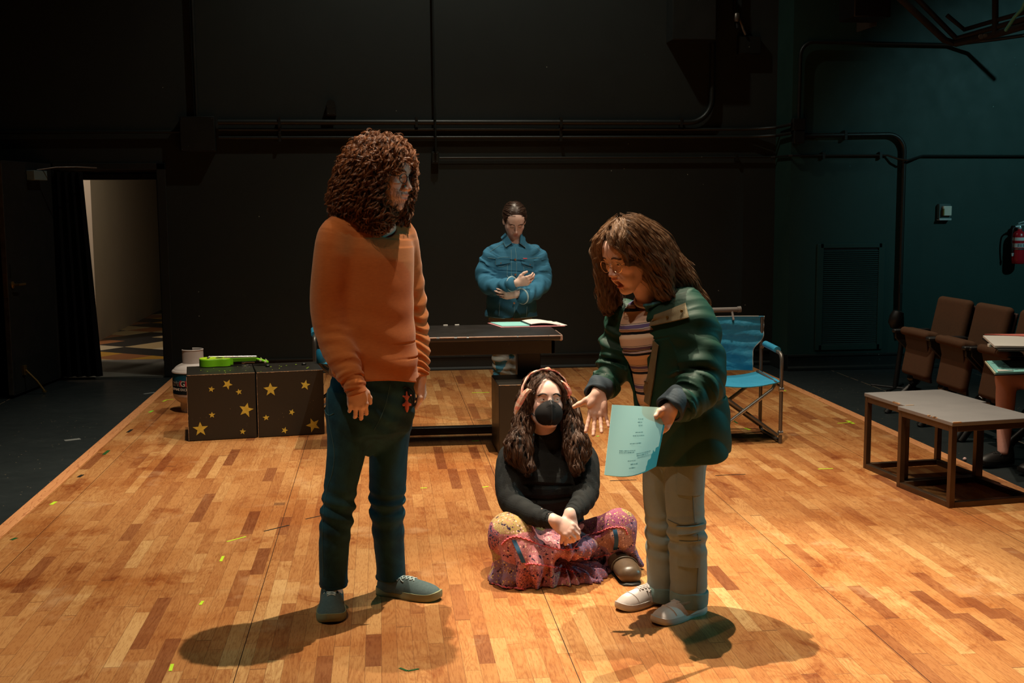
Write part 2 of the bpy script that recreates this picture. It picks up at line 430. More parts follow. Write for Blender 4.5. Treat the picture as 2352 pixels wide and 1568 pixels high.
# ---------------------------------------------------------------- materials of the place
def wood_floor():
    t = NT('oak_strip_floor'); p = t.pos(); x, y, z = t.sep(p)
    W = 0.057; cx = t.math('DIVIDE', t.math('ADD', x, 10.0), W); col = t.math('FLOOR', cx); fx = t.math('SUBTRACT', cx, col)
    wn = t.n('ShaderNodeTexWhiteNoise', {'noise_dimensions': '1D'}); t.set(wn.inputs['W'], col); r1 = wn.outputs['Value']
    yy = t.math('ADD', t.math('DIVIDE', t.math('ADD', y, 5.0), 0.46), t.math('MULTIPLY', r1, 7.3))
    nz = t.n('ShaderNodeTexNoise', {'noise_dimensions': '2D'}, Scale=.9, Detail=0.0); t.set(nz.inputs['Vector'], t.comb(t.math('MULTIPLY', col, 3.7), yy, 0))
    yy = t.math('ADD', yy, t.math('MULTIPLY', nz.outputs['Fac'], 1.1)); row = t.math('FLOOR', yy); fy = t.math('SUBTRACT', yy, row)
    w2 = t.n('ShaderNodeTexWhiteNoise', {'noise_dimensions': '2D'}); t.set(w2.inputs['Vector'], t.comb(col, row, 0)); rv = w2.outputs['Value']; rc = t.sep(w2.outputs['Color'])
    base = t.ramp(rv, [(0, (.25, .088, .030)), (.035, (.33, .125, .042)), (.09, (.415, .172, .056)), (.30, (.475, .212, .070)), (.60, (.515, .242, .083)), (.88, (.56, .285, .105)), (.98, (.61, .345, .137)), (1, (.66, .40, .17))])
    # grain: long thin streaks plus cathedral rings, different on each board
    gv = t.comb(t.math('ADD', t.math('MULTIPLY', x, 1.0), t.math('MULTIPLY', rc[0], 9.0)), t.math('ADD', t.math('MULTIPLY', y, .10), t.math('MULTIPLY', rc[1], 9.0)), 0)
    g1 = t.noise(gv, 170, 3, .6)
    gv2 = t.comb(t.math('ADD', x, t.math('MULTIPLY', rc[2], 5.0)), t.math('ADD', t.math('MULTIPLY', y, .13), t.math('MULTIPLY', rc[0], 5.0)), 0)
    wv = t.noise(gv2, 8, 2, .5, 1.2); rings = t.math('PINGPONG', t.math('MULTIPLY', wv, 15.0), .5)
    rings = t.math('SUBTRACT', 1.0, t.math('MULTIPLY', t.math('POWER', t.math('MULTIPLY', rings, 2.0), .45), 1.0))
    amt = t.math('MULTIPLY', t.math('GREATER_THAN', rc[1], .30), .62)
    c = t.mix(t.math('MULTIPLY', rings, amt), base, t.mix(1.0, base, (.60, .44, .34), 'MULTIPLY'))
    c = t.mix(t.math('MULTIPLY', t.math('GREATER_THAN', g1, .54), .45), c, t.mix(1.0, c, (.66, .52, .44), 'MULTIPLY'))
    # wear: worn stains, dark knots and water marks
    st = t.noise(p, 1.1, 6, .65); c = t.mix(t.ramp(st, [(.48, (0, 0, 0)), (.62, (1, 1, 1))]), c, t.mix(1.0, c, (.80, .64, .50), 'MULTIPLY'))
    s3 = t.noise(t.comb(t.math('MULTIPLY', x, 2.0), y, 2.0), 2.2, 6, .75, .6); c = t.mix(t.ramp(s3, [(.56, (0, 0, 0)), (.68, (1, 1, 1))]), c, t.mix(1.0, c, (.66, .46, .34), 'MULTIPLY'))
    kn = t.noise(t.comb(t.math('MULTIPLY', x, 2.4), y, 0), 4.2, 5, .72); c = t.mix(t.ramp(kn, [(.66, (0, 0, 0)), (.76, (.75, .75, .75))]), c, (.16, .065, .03))
    li = t.noise(p, 2.7, 5, .6); c = t.mix(t.ramp(li, [(.60, (0, 0, 0)), (.78, (.45, .45, .45))]), c, (.78, .52, .28))
    # two dark blotches with a greyed edge in the boards front right
    ex = t.math('MINIMUM', t.math('SUBTRACT', fx, 0.0), t.math('SUBTRACT', 1.0, fx)); ey = t.math('MINIMUM', fy, t.math('SUBTRACT', 1.0, fy))
    gap = t.math('MAXIMUM', t.math('LESS_THAN', ex, .014), t.math('LESS_THAN', ey, .0035))
    pnl = t.math('MODULO', t.math('ADD', x, 10.0-.155), 1.165); seam = t.math('LESS_THAN', t.math('ABSOLUTE', t.math('SUBTRACT', pnl, .0)), .0032)
    c = t.mix(t.math('MULTIPLY', gap, t.math('ADD', .35, t.math('MULTIPLY', r1, .45))), c, (.13, .05, .02))
    c = t.mix(seam, c, (.05, .02, .01))
    t.bump(t.math('SUBTRACT', 1.0, t.math('MAXIMUM', gap, seam)), .35, .001)
    return t.out(c, t.math('ADD', .34, t.math('MULTIPLY', t.noise(p, 14, 5, .7), .22)), 0, .35)
def edge_wood():
    t = NT('oak_edge_board'); p = t.pos(); x, y, z = t.sep(p)
    n = t.noise(t.comb(t.math('MULTIPLY', x, 1), t.math('MULTIPLY', y, .07), 0), 45, 4, .6)
    w = t.noise(t.comb(x, t.math('MULTIPLY', y, .12), 0), 12, 2, .5, 1.5); r = t.math('PINGPONG', t.math('MULTIPLY', w, 9), .5)
    c = t.mix(n, (.62, .26, .105), (.74, .36, .16)); c = t.mix(t.math('MULTIPLY', t.math('LESS_THAN', r, .07), .6), c, (.36, .12, .045))
    return t.out(c, .5, 0, .3)
def black_floor():
    t = NT('black_stage_deck'); p = t.pos(); x, y, z = t.sep(p)
    base = t.mix(t.noise(p, 2.3, 6, .65), (.010, .015, .017), (.022, .030, .032))
    s1 = t.noise(t.scale(t.n('ShaderNodeVectorRotate', {'rotation_type': 'Z_AXIS'}, Vector=p, Angle=.5).outputs[0], (1, 22, 1)), 3, 3, .6)
    s2 = t.noise(t.scale(t.n('ShaderNodeVectorRotate', {'rotation_type': 'Z_AXIS'}, Vector=p, Angle=-.9).outputs[0], (1, 26, 1)), 3.4, 3, .6)
    sc = t.math('MAXIMUM', t.ramp(s1, [(.66, (0, 0, 0)), (.72, (1, 1, 1))]), t.ramp(s2, [(.67, (0, 0, 0)), (.73, (1, 1, 1))]))
    c = t.mix(t.math('MULTIPLY', sc, .55), base, (.06, .075, .075))
    d = t.vor(p, 22); m = t.math('MULTIPLY', t.math('LESS_THAN', d, .10), t.math('GREATER_THAN', t.noise(p, 5, 3), .52))
    c = t.mix(m, c, (.16, .13, .09))
    sm = t.math('MULTIPLY', t.math('LESS_THAN', t.math('ABSOLUTE', t.math('SUBTRACT', t.math('MODULO', t.math('ADD', x, 14.68), 1.22), 0.6)), .004), t.math('GREATER_THAN', t.noise(p, 7, 2), .42))
    c = t.mix(sm, c, (.20, .15, .10))
    return t.out(c, t.math('ADD', .38, t.math('MULTIPLY', t.noise(p, 9, 4), .25)), 0, .3)
WOOD = wood_floor(); EDGE = edge_wood(); DECK = black_floor()
WALL = chipped('black_painted_wall', (.0095, .0145, .0125), (.35, .36, .30), .55, 1.7, .011, .2, .25)
WALLR = chipped('dark_green_painted_wall', (.008, .038, .032), (.30, .40, .36), .50, 2.0, .011, .2, .3)
PIPE = chipped('black_painted_conduit', (.011, .013, .011), (.20, .21, .17), .34, 3, .02, .2, .2)
TRIM = chipped('black_painted_trim', (.012, .015, .014), (.22, .24, .2), .42, 4, .02, .2, .6)
BLKBOX = chipped('black_painted_plywood', (.018, .016, .013), (.42, .26, .13), .30, 7, .016, .25, .3)
DESK = chipped('black_lacquered_desk', (.014, .012, .011), (.34, .16, .09), .24, 5, .016, .25, .3)
CHIP = simple('bare_wood_edge', (.55, .36, .22), .5, var=.35, scale=60)
BLACK = simple('black_plastic', (.009, .009, .010), .45)
STEEL = simple('bare_steel_tube', (.20, .17, .145), .38, .75, .25, 30)
CHROME = simple('brushed_steel', (.50, .50, .50), .28, .9)
BRASS = simple('old_brass', (.55, .36, .12), .35, .9)
LIME = simple('lime_paint_gloss', (.27, .80, .02), .32, spec=.5, var=.05)
LIMETOP = simple('yellow_green_paint', (.52, .88, .03), .4, var=.05)
STARM = simple('yellow_star_paint', (.62, .46, .06), .6, var=.35, scale=45)
WHITE = simple('white_enamel', (.62, .57, .56), .45, var=.10)
def leather_like(): pass
# ---------------------------------------------------------------- large structure
YB = 11.35; YR = 10.91; XR = 3.80; CH = 7.0
# lighting does not need the auditorium side; the room is closed all the same
struct('floor', MB().box(-8, 9, -3, 20, -.05, -.014), DECK)
struct('floor.001', MB().box(-1.86, 3.46, .3, YB-.03, -.014, 0), WOOD)
struct('trim_1', MB().box(-1.935, -1.862, .3, YB-.03, -.014, .0015), EDGE, bevel=.004)
struct('trim_2', MB().box(3.462, 3.535, .3, YB-.03, -.014, .0015), EDGE, bevel=.004)
DX0, DX1, DH = -2.945, -2.0, 1.90
struct('wall_back', MB().box(-8, DX0, YB, YB+.2, -.02, CH).box(DX0, DX1, YB, YB+.2, DH, CH).box(DX1, XR+.3, YB, YB+.2, -.02, CH), WALL)
struct('wall_right', MB().box(XR, 9, YR, YR+.7, -.02, CH), WALLR)
struct('wall_left', MB().box(-8.2, -8, -3, 12, -.02, CH), WALL)
struct('wall_far_right', MB().box(9, 9.2, -3, 12, -.02, CH), WALL)
struct('wall_front', MB().box(-8, 9, -3.2, -3, -.02, CH), WALL)
struct('ceiling', MB().box(-8.2, 9.2, -3.2, 12, CH, CH+.2), WALL)
def baseboard(name, x0, x1, y, s=1):
    m = MB().prism([(x0, y, -.01), (x0, y-.045, -.01), (x0, y-.045, .012), (x0, y-.03, .022), (x0, y-.022, .028), (x0, y-.022, .115), (x0, y-.035, .122), (x0, y-.035, .136), (x0, y, .138)], (0, 0, 0), (x1-x0, 0, 0))
    struct(name, m, TRIM)
baseboard('baseboard_back', DX1+.12, XR, YB); baseboard('baseboard_right', XR, 9, YR)
struct('baseboard_return', MB().box(XR-.03, XR, YR, YB, -.01, .136), TRIM)
# door frame and vestibule with the corridor behind
fr = MB().box(DX1-.02, DX1+.06, YB-.03, YB+.22, 0, DH+.06).box(DX0-.05, DX0+.02, YB-.03, YB+.22, 0, DH+.06).box(DX0-.05, DX1+.06, YB-.03, YB+.22, DH, DH+.06)
struct('trim_3', fr, TRIM, bevel=.004)
GREYW = simple('grey_threshold', (.17, .17, .15), .5, var=.25, scale=6)
OLIVE = simple('olive_painted_soffit', (.16, .16, .12), .6)
def corridor_wall():
    t = NT('beige_corridor_wall'); return t.out(t.mix(t.noise(t.pos(), 3, 4), (.42, .36, .27), (.48, .41, .32)), .6)
CORW = corridor_wall()
def checker_floor():
    t = NT('corridor_tile'); p = t.n('ShaderNodeVectorRotate', {'rotation_type': 'Z_AXIS'}, Vector=t.pos(), Angle=.6).outputs[0]
    x, y, z = t.sep(p); ix = t.math('FLOOR', t.math('DIVIDE', x, .42)); iy = t.math('FLOOR', t.math('DIVIDE', y, .42))
    w = t.n('ShaderNodeTexWhiteNoise', {'noise_dimensions': '2D'}); t.set(w.inputs['Vector'], t.comb(ix, iy, 0))
    c = t.ramp(w.outputs['Value'], [(0, (.03, .03, .03)), (.32, (.55, .42, .22)), (.55, (.62, .34, .05)), (.72, (.40, .16, .06)), (.88, (.7, .6, .4))], 'CONSTANT')
    return t.out(c, .25)
struct('floor.002', MB().box(-5.2, DX1+.6, YB-.02, 12.55, -.014, .004), GREYW)
struct('floor.003', MB().box(-5.2, .5, 12.55, 20, -.014, .004), checker_floor())
struct('wall_corridor', MB().box(-3.48, -3.28, 14.24, 20, 0, 3), CORW)
struct('wall_corridor_end', MB().box(-5.2, .6, 20, 20.2, 0, 3), CORW)
struct('wall_corridor_left', MB().box(-5.3, -5.2, 11.55, 20, 0, 3), CORW)
struct('wall_corridor_right', MB().box(DX1+.02, DX1+.12, YB+.2, 12.5, 0, 2.3).box(.4, .5, 12.5, 20, 0, 3), TRIM)
struct('wall_vestibule', MB().box(DX0-.3, DX0-.2, YB+.2, 12.5, 0, 2.3).box(-5.2, DX0-.2, 12.5, 12.6, 0, 3).box(DX1+.05, .5, 12.5, 12.6, 0, 3).box(DX0-.25, DX1+.1, 12.5, 12.6, 1.885, 3), OLIVE)
struct('trim_4', MB().box(DX0-.25, DX1+.1, 12.42, 12.6, 1.83, 1.885).box(DX1-.22, DX1-.18, 12.42, 12.6, 0, 1.86), TRIM)
struct('ceiling.001', MB().box(-5.3, .6, YB+.2, 20, 2.9, 3.0), OLIVE)
l = bpy.data.lights.new('corridor_lamp', 'AREA'); l.energy = 34; l.color = (1, .80, .66); l.size = .5; l.shape = 'DISK'
o = bpy.data.objects.new('corridor_lamp', l); COL.objects.link(o); o.location = (-4.4, 13.2, 2.8); aim(o, (-3.4, 14.6, .4))
l = bpy.data.lights.new('corridor_lamp_far', 'AREA'); l.energy = 9; l.color = (1, .83, .6); l.size = .4
o = bpy.data.objects.new('corridor_lamp_far', l); COL.objects.link(o); o.location = (-1.6, 13.6, 2.8); aim(o, (-2.4, 14.0, 0))
# open door leaf
hx, hy = -2.94, 11.30; ex_, ey_ = -3.06, 10.27; dl = math.hypot(ex_-hx, ey_-hy); da = math.atan2(ey_-hy, ex_-hx)
door = thing('door_1', 'black painted steel door leaf standing open beside the corridor doorway', 'door', (hx, hy, 0), da); door['kind'] = 'structure'
DOORM = chipped('black_door_paint', (.014, .016, .016), (.30, .30, .24), .45, 5, .02, .2, .5)
ob('door_leaf', MB().box(0, dl, -.045, 0, .012, 1.955), DOORM, door, bevel=.003)
ob('kick_plate', MB().box(.03, dl-.03, 0, .003, .03, .30), TRIM, door)
ob('edge_strip', MB().box(dl, dl+.003, -.042, -.003, .02, 1.95), simple('worn_door_edge', (.10, .09, .07), .5, var=.8, scale=18), door)
hz = float(at(30, 655, 10.3)[2])
hm = MB().tube([(dl-.075, .004, hz), (dl-.075, .055, hz), (dl-.19, .062, hz)], .010).lathe([(.03, 0), (.03, .008), (.018, .014)], (dl-.075, .002, hz), 20, (0, 1, 0))
lv = ob('door_handle', hm, BRASS, door)
ob('latch_plate', MB().box(dl-.02, dl+.006, -.04, -.006, hz-.10, hz+.10), BRASS, door)
ob('deadbolt_plate', MB().box(dl-.10, dl-.05, 0, .005, hz+.06, hz+.17), TRIM, door)
ob('door_closer', MB().box(.28, .56, .002, .075, 1.80, 1.885), simple('closer_grey_teal', (.17, .24, .25), .5), door, bevel=.006)
ob('closer_arm', MB().tube([(.42, .04, 1.89), (.30, .16, 1.915), (.18, .30, 1.92), (.02, .42, 1.915)], .006), STEEL, door)
db = MB().box(.80, .86, .002, .02, .16, .24).tube([(.83, .02, .20), (.80, .10, .10), (.78, .15, .012)], .010).lathe([(.018, 0), (.02, .012)], (.78, .15, 0), 14)
ob('kick_down_stop', db, BRASS, door)
# black curtain hung in the doorway
cg = []
for i in range(41):
    s_ = i/40; row = []
    for j in range(29):
        h_ = j/28; x = -2.93+s_*((.26)*(h_)+.36*(1-h_)); y = YB-.06+.03*math.sin(s_*26)*(1.1-.5*h_)-.02*(1-h_)
        row.append((x, y, .02+1.86*h_))
    cg.append(row)
CURT = simple('black_velour', (.006, .006, .007), .95, spec=.1)
tag(ob('stage_curtain', MB().sheet(cg, .004), CURT, world=True), 'narrow black curtain hanging inside the open doorway', 'curtain')
# ---------------------------------------------------------------- wall services
GB = 'electrical conduits on the black back wall'
def conduit(pts, r, label, n=10, mat=PIPE, straps=()):
    m = MB().tube(pts, r, n); o = ob('conduit', m, mat, world=True); tag(o, label, 'pipe')
    for s_ in straps:
        q = V3(*s_); ob('pipe_strap', MB().box(q[0]-.012, q[0]+.012, q[1]-r-.004, q[1]+.05, q[2]-r-.02, q[2]+r+.02), mat, o, world=True)
    return o
def arc(c, r, a0, a1, n=8):
    return [(c[0]+r*math.cos(math.radians(a0+(a1-a0)*i/n)), c[1], c[2]+r*math.sin(math.radians(a0+(a1-a0)*i/n))) for i in range(n+1)]
yp = YB-.05
conduit([(-1.45, yp, 2.325)]+arc((2.93, yp, 2.325+.22), .22, -90, 0)+[(3.16, yp, 6.9)], .026, 'thick conduit, topmost of the three long parallel runs, curving up at its right end', 14, PIPE, [(-.9, yp, 2.325), (.35, yp, 2.325), (1.7, yp, 2.325), (2.85, yp, 2.325)])
conduit([(-1.45, yp+.01, 2.258), (3.5, yp+.01, 2.262), (3.66, yp-.02, 2.268), (3.755, yp-.10, 2.275), (3.765, YR-.02, 2.28), (3.785, YR-.05, 2.285)], .015, 'thin conduit, middle one of the three long parallel runs', 10, PIPE, [(-.9, yp+.01, 2.258), (1.7, yp+.01, 2.26)])
conduit([(-1.45, yp+.01, 2.185), (3.5, yp+.01, 2.19), (3.66, yp-.02, 2.195), (3.755, yp-.10, 2.20), (3.765, YR-.02, 2.20), (3.785, YR-.05, 2.205)], .015, 'thin conduit, lowest of the three long parallel runs', 10, PIPE, [(-.9, yp+.01, 2.185), (1.7, yp+.01, 2.188)])
conduit([(-7.5, yp+.01, 2.215), (-1.78, yp+.01, 2.24)], .016, 'thin conduit running left from the square junction box above the doorway')
conduit([(.56, yp+.02, 2.0), (3.74, yp+.02, 2.0), (3.78, yp-.02, 2.0), (3.78, YR-.01, 2.0), (3.80, YR-.03, 2.0), (3.86, YR-.03, 2.0), (4.72, YR-.03, 2.0), (4.80, YR-.08, 1.965), (4.88, YR-.115, 1.95), (4.96, YR-.08, 1.97), (5.06, YR-.03, 1.995), (9, YR-.03, 1.98)], .010, 'thinnest conduit, running from the small outlet box across to the right wall', 8, PIPE, [(3.4, yp+.02, 2.0), (4.1, YR-.03, 2.0), (4.65, YR-.03, 2.0)])
conduit([(-1.66, yp+.01, 6.9), (-1.64, yp+.01, 2.35)], .018, 'vertical conduit dropping into the square junction box above the doorway')
conduit([(.505, yp-.02, 6.9), (.515, yp-.02, 2.50), (.52, yp-.06, 2.38), (.525, yp-.05, 2.05)], .009, 'thin vertical conduit dropping into the small outlet box', 8)
conduit([(3.90, YR-.04, 2.18)]+arc((4.72, YR-.04, 2.19-.155), .155, 90, 0)[0:]+[(4.88, YR-.04, .40), (4.9, YR-.04, .30)], .022, 'conduit bending down the dark green wall beside the louvred vent', 12, PIPE, [(4.3, YR-.04, 2.185), (4.878, YR-.04, .75)])
conduit([(3.85, YR-.04, 2.33)]+arc((3.98, YR-.04, 2.90), .125, 180, 90)+[(5.29, YR-.04, 3.01), (5.6, YR-.3, 3.03), (6.1, YR-1.0, 3.06)], .017, 'conduit climbing the left edge of the dark green wall and running right', 10)
def jbox(x0, x1, z0, z1, y, d, label, cat='box', screws=True, mat=PIPE):
    o = ob('junction_box', MB().box(x0, x1, y-d, y, z0, z1), mat, world=True, bevel=.003); tag(o, label, cat)
    ob('cover_plate', MB().box(x0+.008, x1-.008, y-d-.004, y-d, z0+.008, z1-.008), mat, o, world=True)
    if screws:
        for x in (x0+.018, x1-.018):
            for z in (z0+.018, z1-.018): ob('screw', MB().lathe([(.004, 0), (.003, .003)], (x, y-d-.004, z), 8, (0, -1, 0)), CHROME, o, world=True)
    return o
jbox(-1.785, -1.478, 2.06, 2.373, YB, .11, 'large square black junction box on the wall above the doorway')
jbox(.487, .552, 1.945, 2.055, YB, .06, 'small black outlet box below the three long conduits')
jbox(3.79, 3.905, 2.225, 2.335, YR+.0, .08, 'upper black junction box at the left edge of the dark green wall', screws=False)
jbox(3.80, 3.90, 2.11, 2.222, YR+.0, .08, 'lower black junction box at the left edge of the dark green wall', screws=False)
jbox(2.713, 3.125, 3.066, 3.75, YB, .25, 'big black equipment cabinet high on the back wall', 'cabinet', False, TRIM)
jbox(-.475, -.385, 2.385, 2.48, YB, .07, 'black box with rounded top just above the conduits', screws=True)
ob('dome_cap', MB().lathe([(.042, -.035), (.042, .035)], (-.43, YB-.04, 2.485), 16, (0, 1, 0)), PIPE, bpy.data.objects['junction_box.005'] if 'junction_box.005' in bpy.data.objects else None, world=True)
# cable drop and plug box near the top
k = at(1692, 40, YB-.1)
cdp = thing('cable_drop', 'black cable with metal clamp hanging high on the back wall', 'cable', (k[0], YB-.1, k[2]-.22))
ob('cable', MB().tube([(k[0], YB-.08, 6.8), (k[0]-.01, YB-.08, k[2]+.1), (k[0]+.01, YB-.1, k[2]-.1)], .022), BLACK, cdp, world=True)
ob('clamp', MB().lathe([(.03, 0), (.035, .02), (.03, .07), (.022, .08)], (k[0], YB-.1, k[2]-.04), 12).tube([(k[0]+.02, YB-.1, k[2]), (k[0]+.07, YB-.1, k[2]-.12), (k[0]+.09, YB-.1, k[2]-.16)], .012), STEEL, cdp, world=True)
jbox(*[float(at(u, 100, YB)[0]) for u in (1692, 1742)], *[float(at(1700, v, YB)[2]) for v in (126, 85)], YB, .08, 'dim black plug box below the hanging cable clamp', screws=False)
# speaker and lighting ladder, top right
s0 = at(1926, 52, YR-.4); s1 = at(2012, -60, YR-.4)
spk = thing('loudspeaker', 'black loudspeaker hung high before the dark green wall', 'speaker', (s0[0], YR-.4, s0[2]))
ob('cabinet', MB().box(s0[0], s1[0], YR-.75, YR-.4, s0[2], s0[2]+.6), BLACK, spk, world=True, bevel=.01)
ob('bracket', MB().box(s1[0]-.012, s1[0]+.004, YR-.44, YR-.02, s0[2]-.03, s0[2]+.62), STEEL, spk, world=True)
LADM = simple('matt_black_steel', (.003, .003, .003), .8)
lad = thing('lighting_ladder', 'black steel lighting ladder hanging in the upper right corner', 'frame', at(2200, 100, 8.6))
def pt(u, v, Y=8.6): return at(u, v, Y)
ob('ladder_frame', MB().tube([pt(2050, -20), pt(2170, 92), pt(2195, 100), pt(2290, 78, 8.2), pt(2420, 40, 7.6)], .025), LADM, lad, world=True)
ob('ladder_frame', MB().tube([pt(2090, -20), pt(2196, 88), pt(2290, 62, 8.2), pt(2420, 25, 7.6)], .02), LADM, lad, world=True)
ob('rung', MB().tube([pt(2175, 35), pt(2215, 68), pt(2290, 46, 8.2), pt(2420, 10, 7.6)], .016), LADM, lad, world=True)
ob('rung', MB().tube([pt(2286, -20, 8.2), pt(2286, 80, 8.2)], .022), LADM, lad, world=True)
ob('cable', MB().tube([pt(2310, 70, 8.0), pt(2330, 40, 7.9), pt(2348, 20, 7.8), pt(2365, -20, 7.7)], .012), simple('teal_cable', (.05, .25, .25), .4), lad, world=True)
ob('clamp', MB().lathe([(.016, 0), (.016, .012)], pt(2252, 84, 8.1), 12, (0, -1, 0)).lathe([(.013, 0), (.013, .012)], pt(2262, 82, 8.1), 12, (0, -1, 0)), STEEL, lad, world=True)
# louvred vent
VX0, VX1, VZ0, VZ1 = 4.10, 4.70, .205, 1.14
vt = thing('wall_vent', 'tall louvred vent grille low in the dark green wall', 'vent', ((VX0+VX1)/2, YR, VZ0))
ob('frame', MB().box(VX0-.03, VX0+.03, YR-.02, YR, VZ0-.03, VZ1+.04).box(VX1-.03, VX1+.03, YR-.02, YR, VZ0-.03, VZ1+.04).box(VX0, VX1, YR-.02, YR, VZ0-.03, VZ0+.02).box(VX0, VX1, YR-.02, YR, VZ1, VZ1+.04), WALLR, vt, world=True, bevel=.003)
m = MB()
for i in range(47):
    z = VZ0+.03+i*(VZ1-VZ0-.04)/47; m.box(VX0+.03, VX1-.03, -.006, .006, -.0012, .0012, RX(.9), V3(0, YR-.012, z))
ob('louvres', m, WALLR, vt, world=True); ob('backing', MB().box(VX0+.02, VX1-.02, YR-.004, YR-.001, VZ0, VZ1), BLACK, vt, world=True)
# thermostat / wall control
sw = thing('wall_control', 'small wall switch plate with cream cover beside the fire extinguisher', 'switch', (5.285, YR, 1.40))
ob('back_box', MB().box(5.235, 5.35, YR-.045, YR, 1.395, 1.545), simple('teal_back_box', (.05, .09, .09), .4), sw, world=True, bevel=.004)
ob('cover', MB().box(5.265, 5.345, YR-.075, YR-.045, 1.435, 1.525), simple('cream_plastic', (.72, .70, .60), .4), sw, world=True, bevel=.004)
ob('lower_lip', MB().box(5.235, 5.352, YR-.06, YR-.002, 1.392, 1.410), simple('pale_metal', (.55, .62, .62), .35, .3), sw, world=True)
ob('side_strip', MB().box(5.262, 5.272, YR-.078, YR-.045, 1.435, 1.50), BRASS, sw, world=True)
# fire extinguisher
ex, ey, ez = 6.005, YR-.11, float(at(2335, 606, YR-.11)[2]); RED = simple('red_cylinder_paint', (.50, .012, .022), .3, var=.06)
fe = thing('fire_extinguisher', 'red fire extinguisher hanging on the dark green wall', 'fire extinguisher', (ex, ey, ez))
ob('cylinder', MB().lathe([(.0, 0), (.05, .002), (.058, .012), (.060, .05), (.060, .255), (.055, .285), (.040, .305), (.022, .315), (.020, .33)], (0, 0, 0), 32), RED, fe)
LBL = simple('white_label', (.75, .74, .72), .5); DGREY = simple('label_ink', (.10, .12, .16), .6)
for z0, z1 in ((.222, .252), (.158, .196)):
    lb = ob('label', MB().lathe([(.0606, z0), (.0606, z1)], (0, 0, 0), 32), LBL, fe)
m = MB()
for a in (-2.1, -1.75, -1.35):
    for r in range(3): m.box(-.008, .008, -.001, .001, -.003, .003, RZ(a+PI/2), V3(.0612*math.cos(a), .0612*math.sin(a), .168+.010*r))
ob('label_print', m, DGREY, fe)
ob('strap', MB().lathe([(.062, .137), (.062, .150)], (0, 0, 0), 32), CHROME, fe)
ob('valve', MB().lathe([(.018, .325), (.020, .345), (.014, .36)], (0, 0, 0), 16).box(-.03, .09, -.010, .010, -.006, .006, RY(-.15), V3(0, 0, .366)).box(-.02, .10, -.010, .010, -.005, .005, RY(-.30), V3(0, 0, .388)).tube([(-.01, 0, .35), (-.045, 0, .352)], .012), simple('cast_aluminium', (.68, .72, .72), .35, .6), fe)
ob('hose', MB().tube(spline([(-.045, 0, .352), (-.075, -.02, .33), (-.085, -.02, .24), (-.078, -.02, .14), (-.072, -.02, .11)], 16), .008), BLACK, fe)
ob('nozzle', MB().lathe([(.008, 0), (.012, .03)], (-.072, -.02, .075), 12), simple('pale_nozzle', (.6, .62, .62), .4), fe)
ob('inspection_tag', MB().box(.035, .055, -.068, -.065, .20, .33), simple('paper_tag', (.78, .74, .62), .7), fe)
ob('wall_hook', MB().box(-.02, .02, .05, .11, .30, .36), STEEL, fe)
# ---------------------------------------------------------------- star boxes
def star_pts(r, rot, inner=.42):
    return [(math.cos(rot+PI/2+i*PI/5)*(r if i % 2 == 0 else r*inner), math.sin(rot+PI/2+i*PI/5)*(r if i % 2 == 0 else r*inner)) for i in range(10)]
def ray_plane(u, v, p0, n):
    d = ray(u, v); t = ((p0-CAM)@n)/(d@n); return CAM+d*t
def star_box(fl_corner, ang, label, stars, chips):
    S_ = .452; o = thing('star_box', label, 'box', (*fl_corner, 0), ang, 'black boxes painted with yellow stars')
    ob('body', MB().box(0, S_, 0, S_, .003, S_), BLKBOX, o, bevel=.004)
    R = RZ(ang); base = V3(*fl_corner, 0)
    # worn pale wood along the top front edge
    rg = np.random.default_rng(chips)
    def worn(L0, f): return MB().sheet([f(x, .0006+.0034*rg.random()**2) for x in np.linspace(.001, L0, 60)])
    ob('worn_edge', worn(S_-.001, lambda x, w_: [(x, -.0008, S_-w_), (x, -.0009, S_+.0006), (x, w_*.8, S_+.0007)]), CHIP, o)
    ob('worn_edge', worn(S_-.01, lambda z_, w_: [(w_*.5, -.0009, z_), (-.0009, -.0009, z_), (-.0009, w_*.5, z_)]), CHIP, o)
    n = R@V3(0, -1, 0)
    for (cx, cy, r, rot) in stars:
        w_ = ray_plane(380+cx*.17007, 780+cy*.17007, base, n)-base; q = R.T@w_
        rr = r*.17007*8.45/FPX*1.02
        jit = [(a*(1+random.uniform(-.07, .07)), b*(1+random.uniform(-.07, .07))) for a, b in star_pts(rr, rot)]
        ob('painted_star', MB().prism([(q[0]+a, -.0002, q[2]+b) for a, b in jit][::-1], (0, -.0012, 0), (0, .0002, 0)), STARM, o, smooth=False)
    # splashes and scuffs on the lid
    for _ in range(10):
        px, py = rg.uniform(.03, S_-.03, 2); ob('paint_drip', MB().lathe([(rg.uniform(.002, .007), S_+.0002), (.001, S_+.001)], (px, py, 0), 8), LIMETOP, o)
    return o
cA = fl(434, 1014)[:2]; angA = math.radians(8.6)
boxA = star_box(cA, angA, 'left black box with yellow stars, carrying the lime green ukulele',
    [(472, 1205, 98, .02), (620, 668, 42, -.2), (838, 602, 68, -.45), (993, 703, 42, .2), (1088, 945, 98, -.25), (628, 1015, 42, .0), (1043, 1240, 42, -.1)], 3)
cB = cA+(RZ(angA)@V3(.462, -.002, 0))[:2]
boxB = star_box(cB, math.radians(9.2), 'right black box with yellow stars, behind the man in the orange sweater',
    [(1420, 672, 94, .02), (1888, 610, 68, -.2), (1360, 1052, 42, .05), (1706, 978, 42, -.4), (1610, 1222, 44, -.35), (1995, 1150, 96, .35)], 5)
for u, v in ((615, 842), (698, 838)):
    q = fl(u, v, .452); ob('knob', MB().lathe([(.016, 0), (.017, .010), (.012, .016), (0, .017)], (q[0], q[1], .4525), 20), BLACK, boxB, world=True)
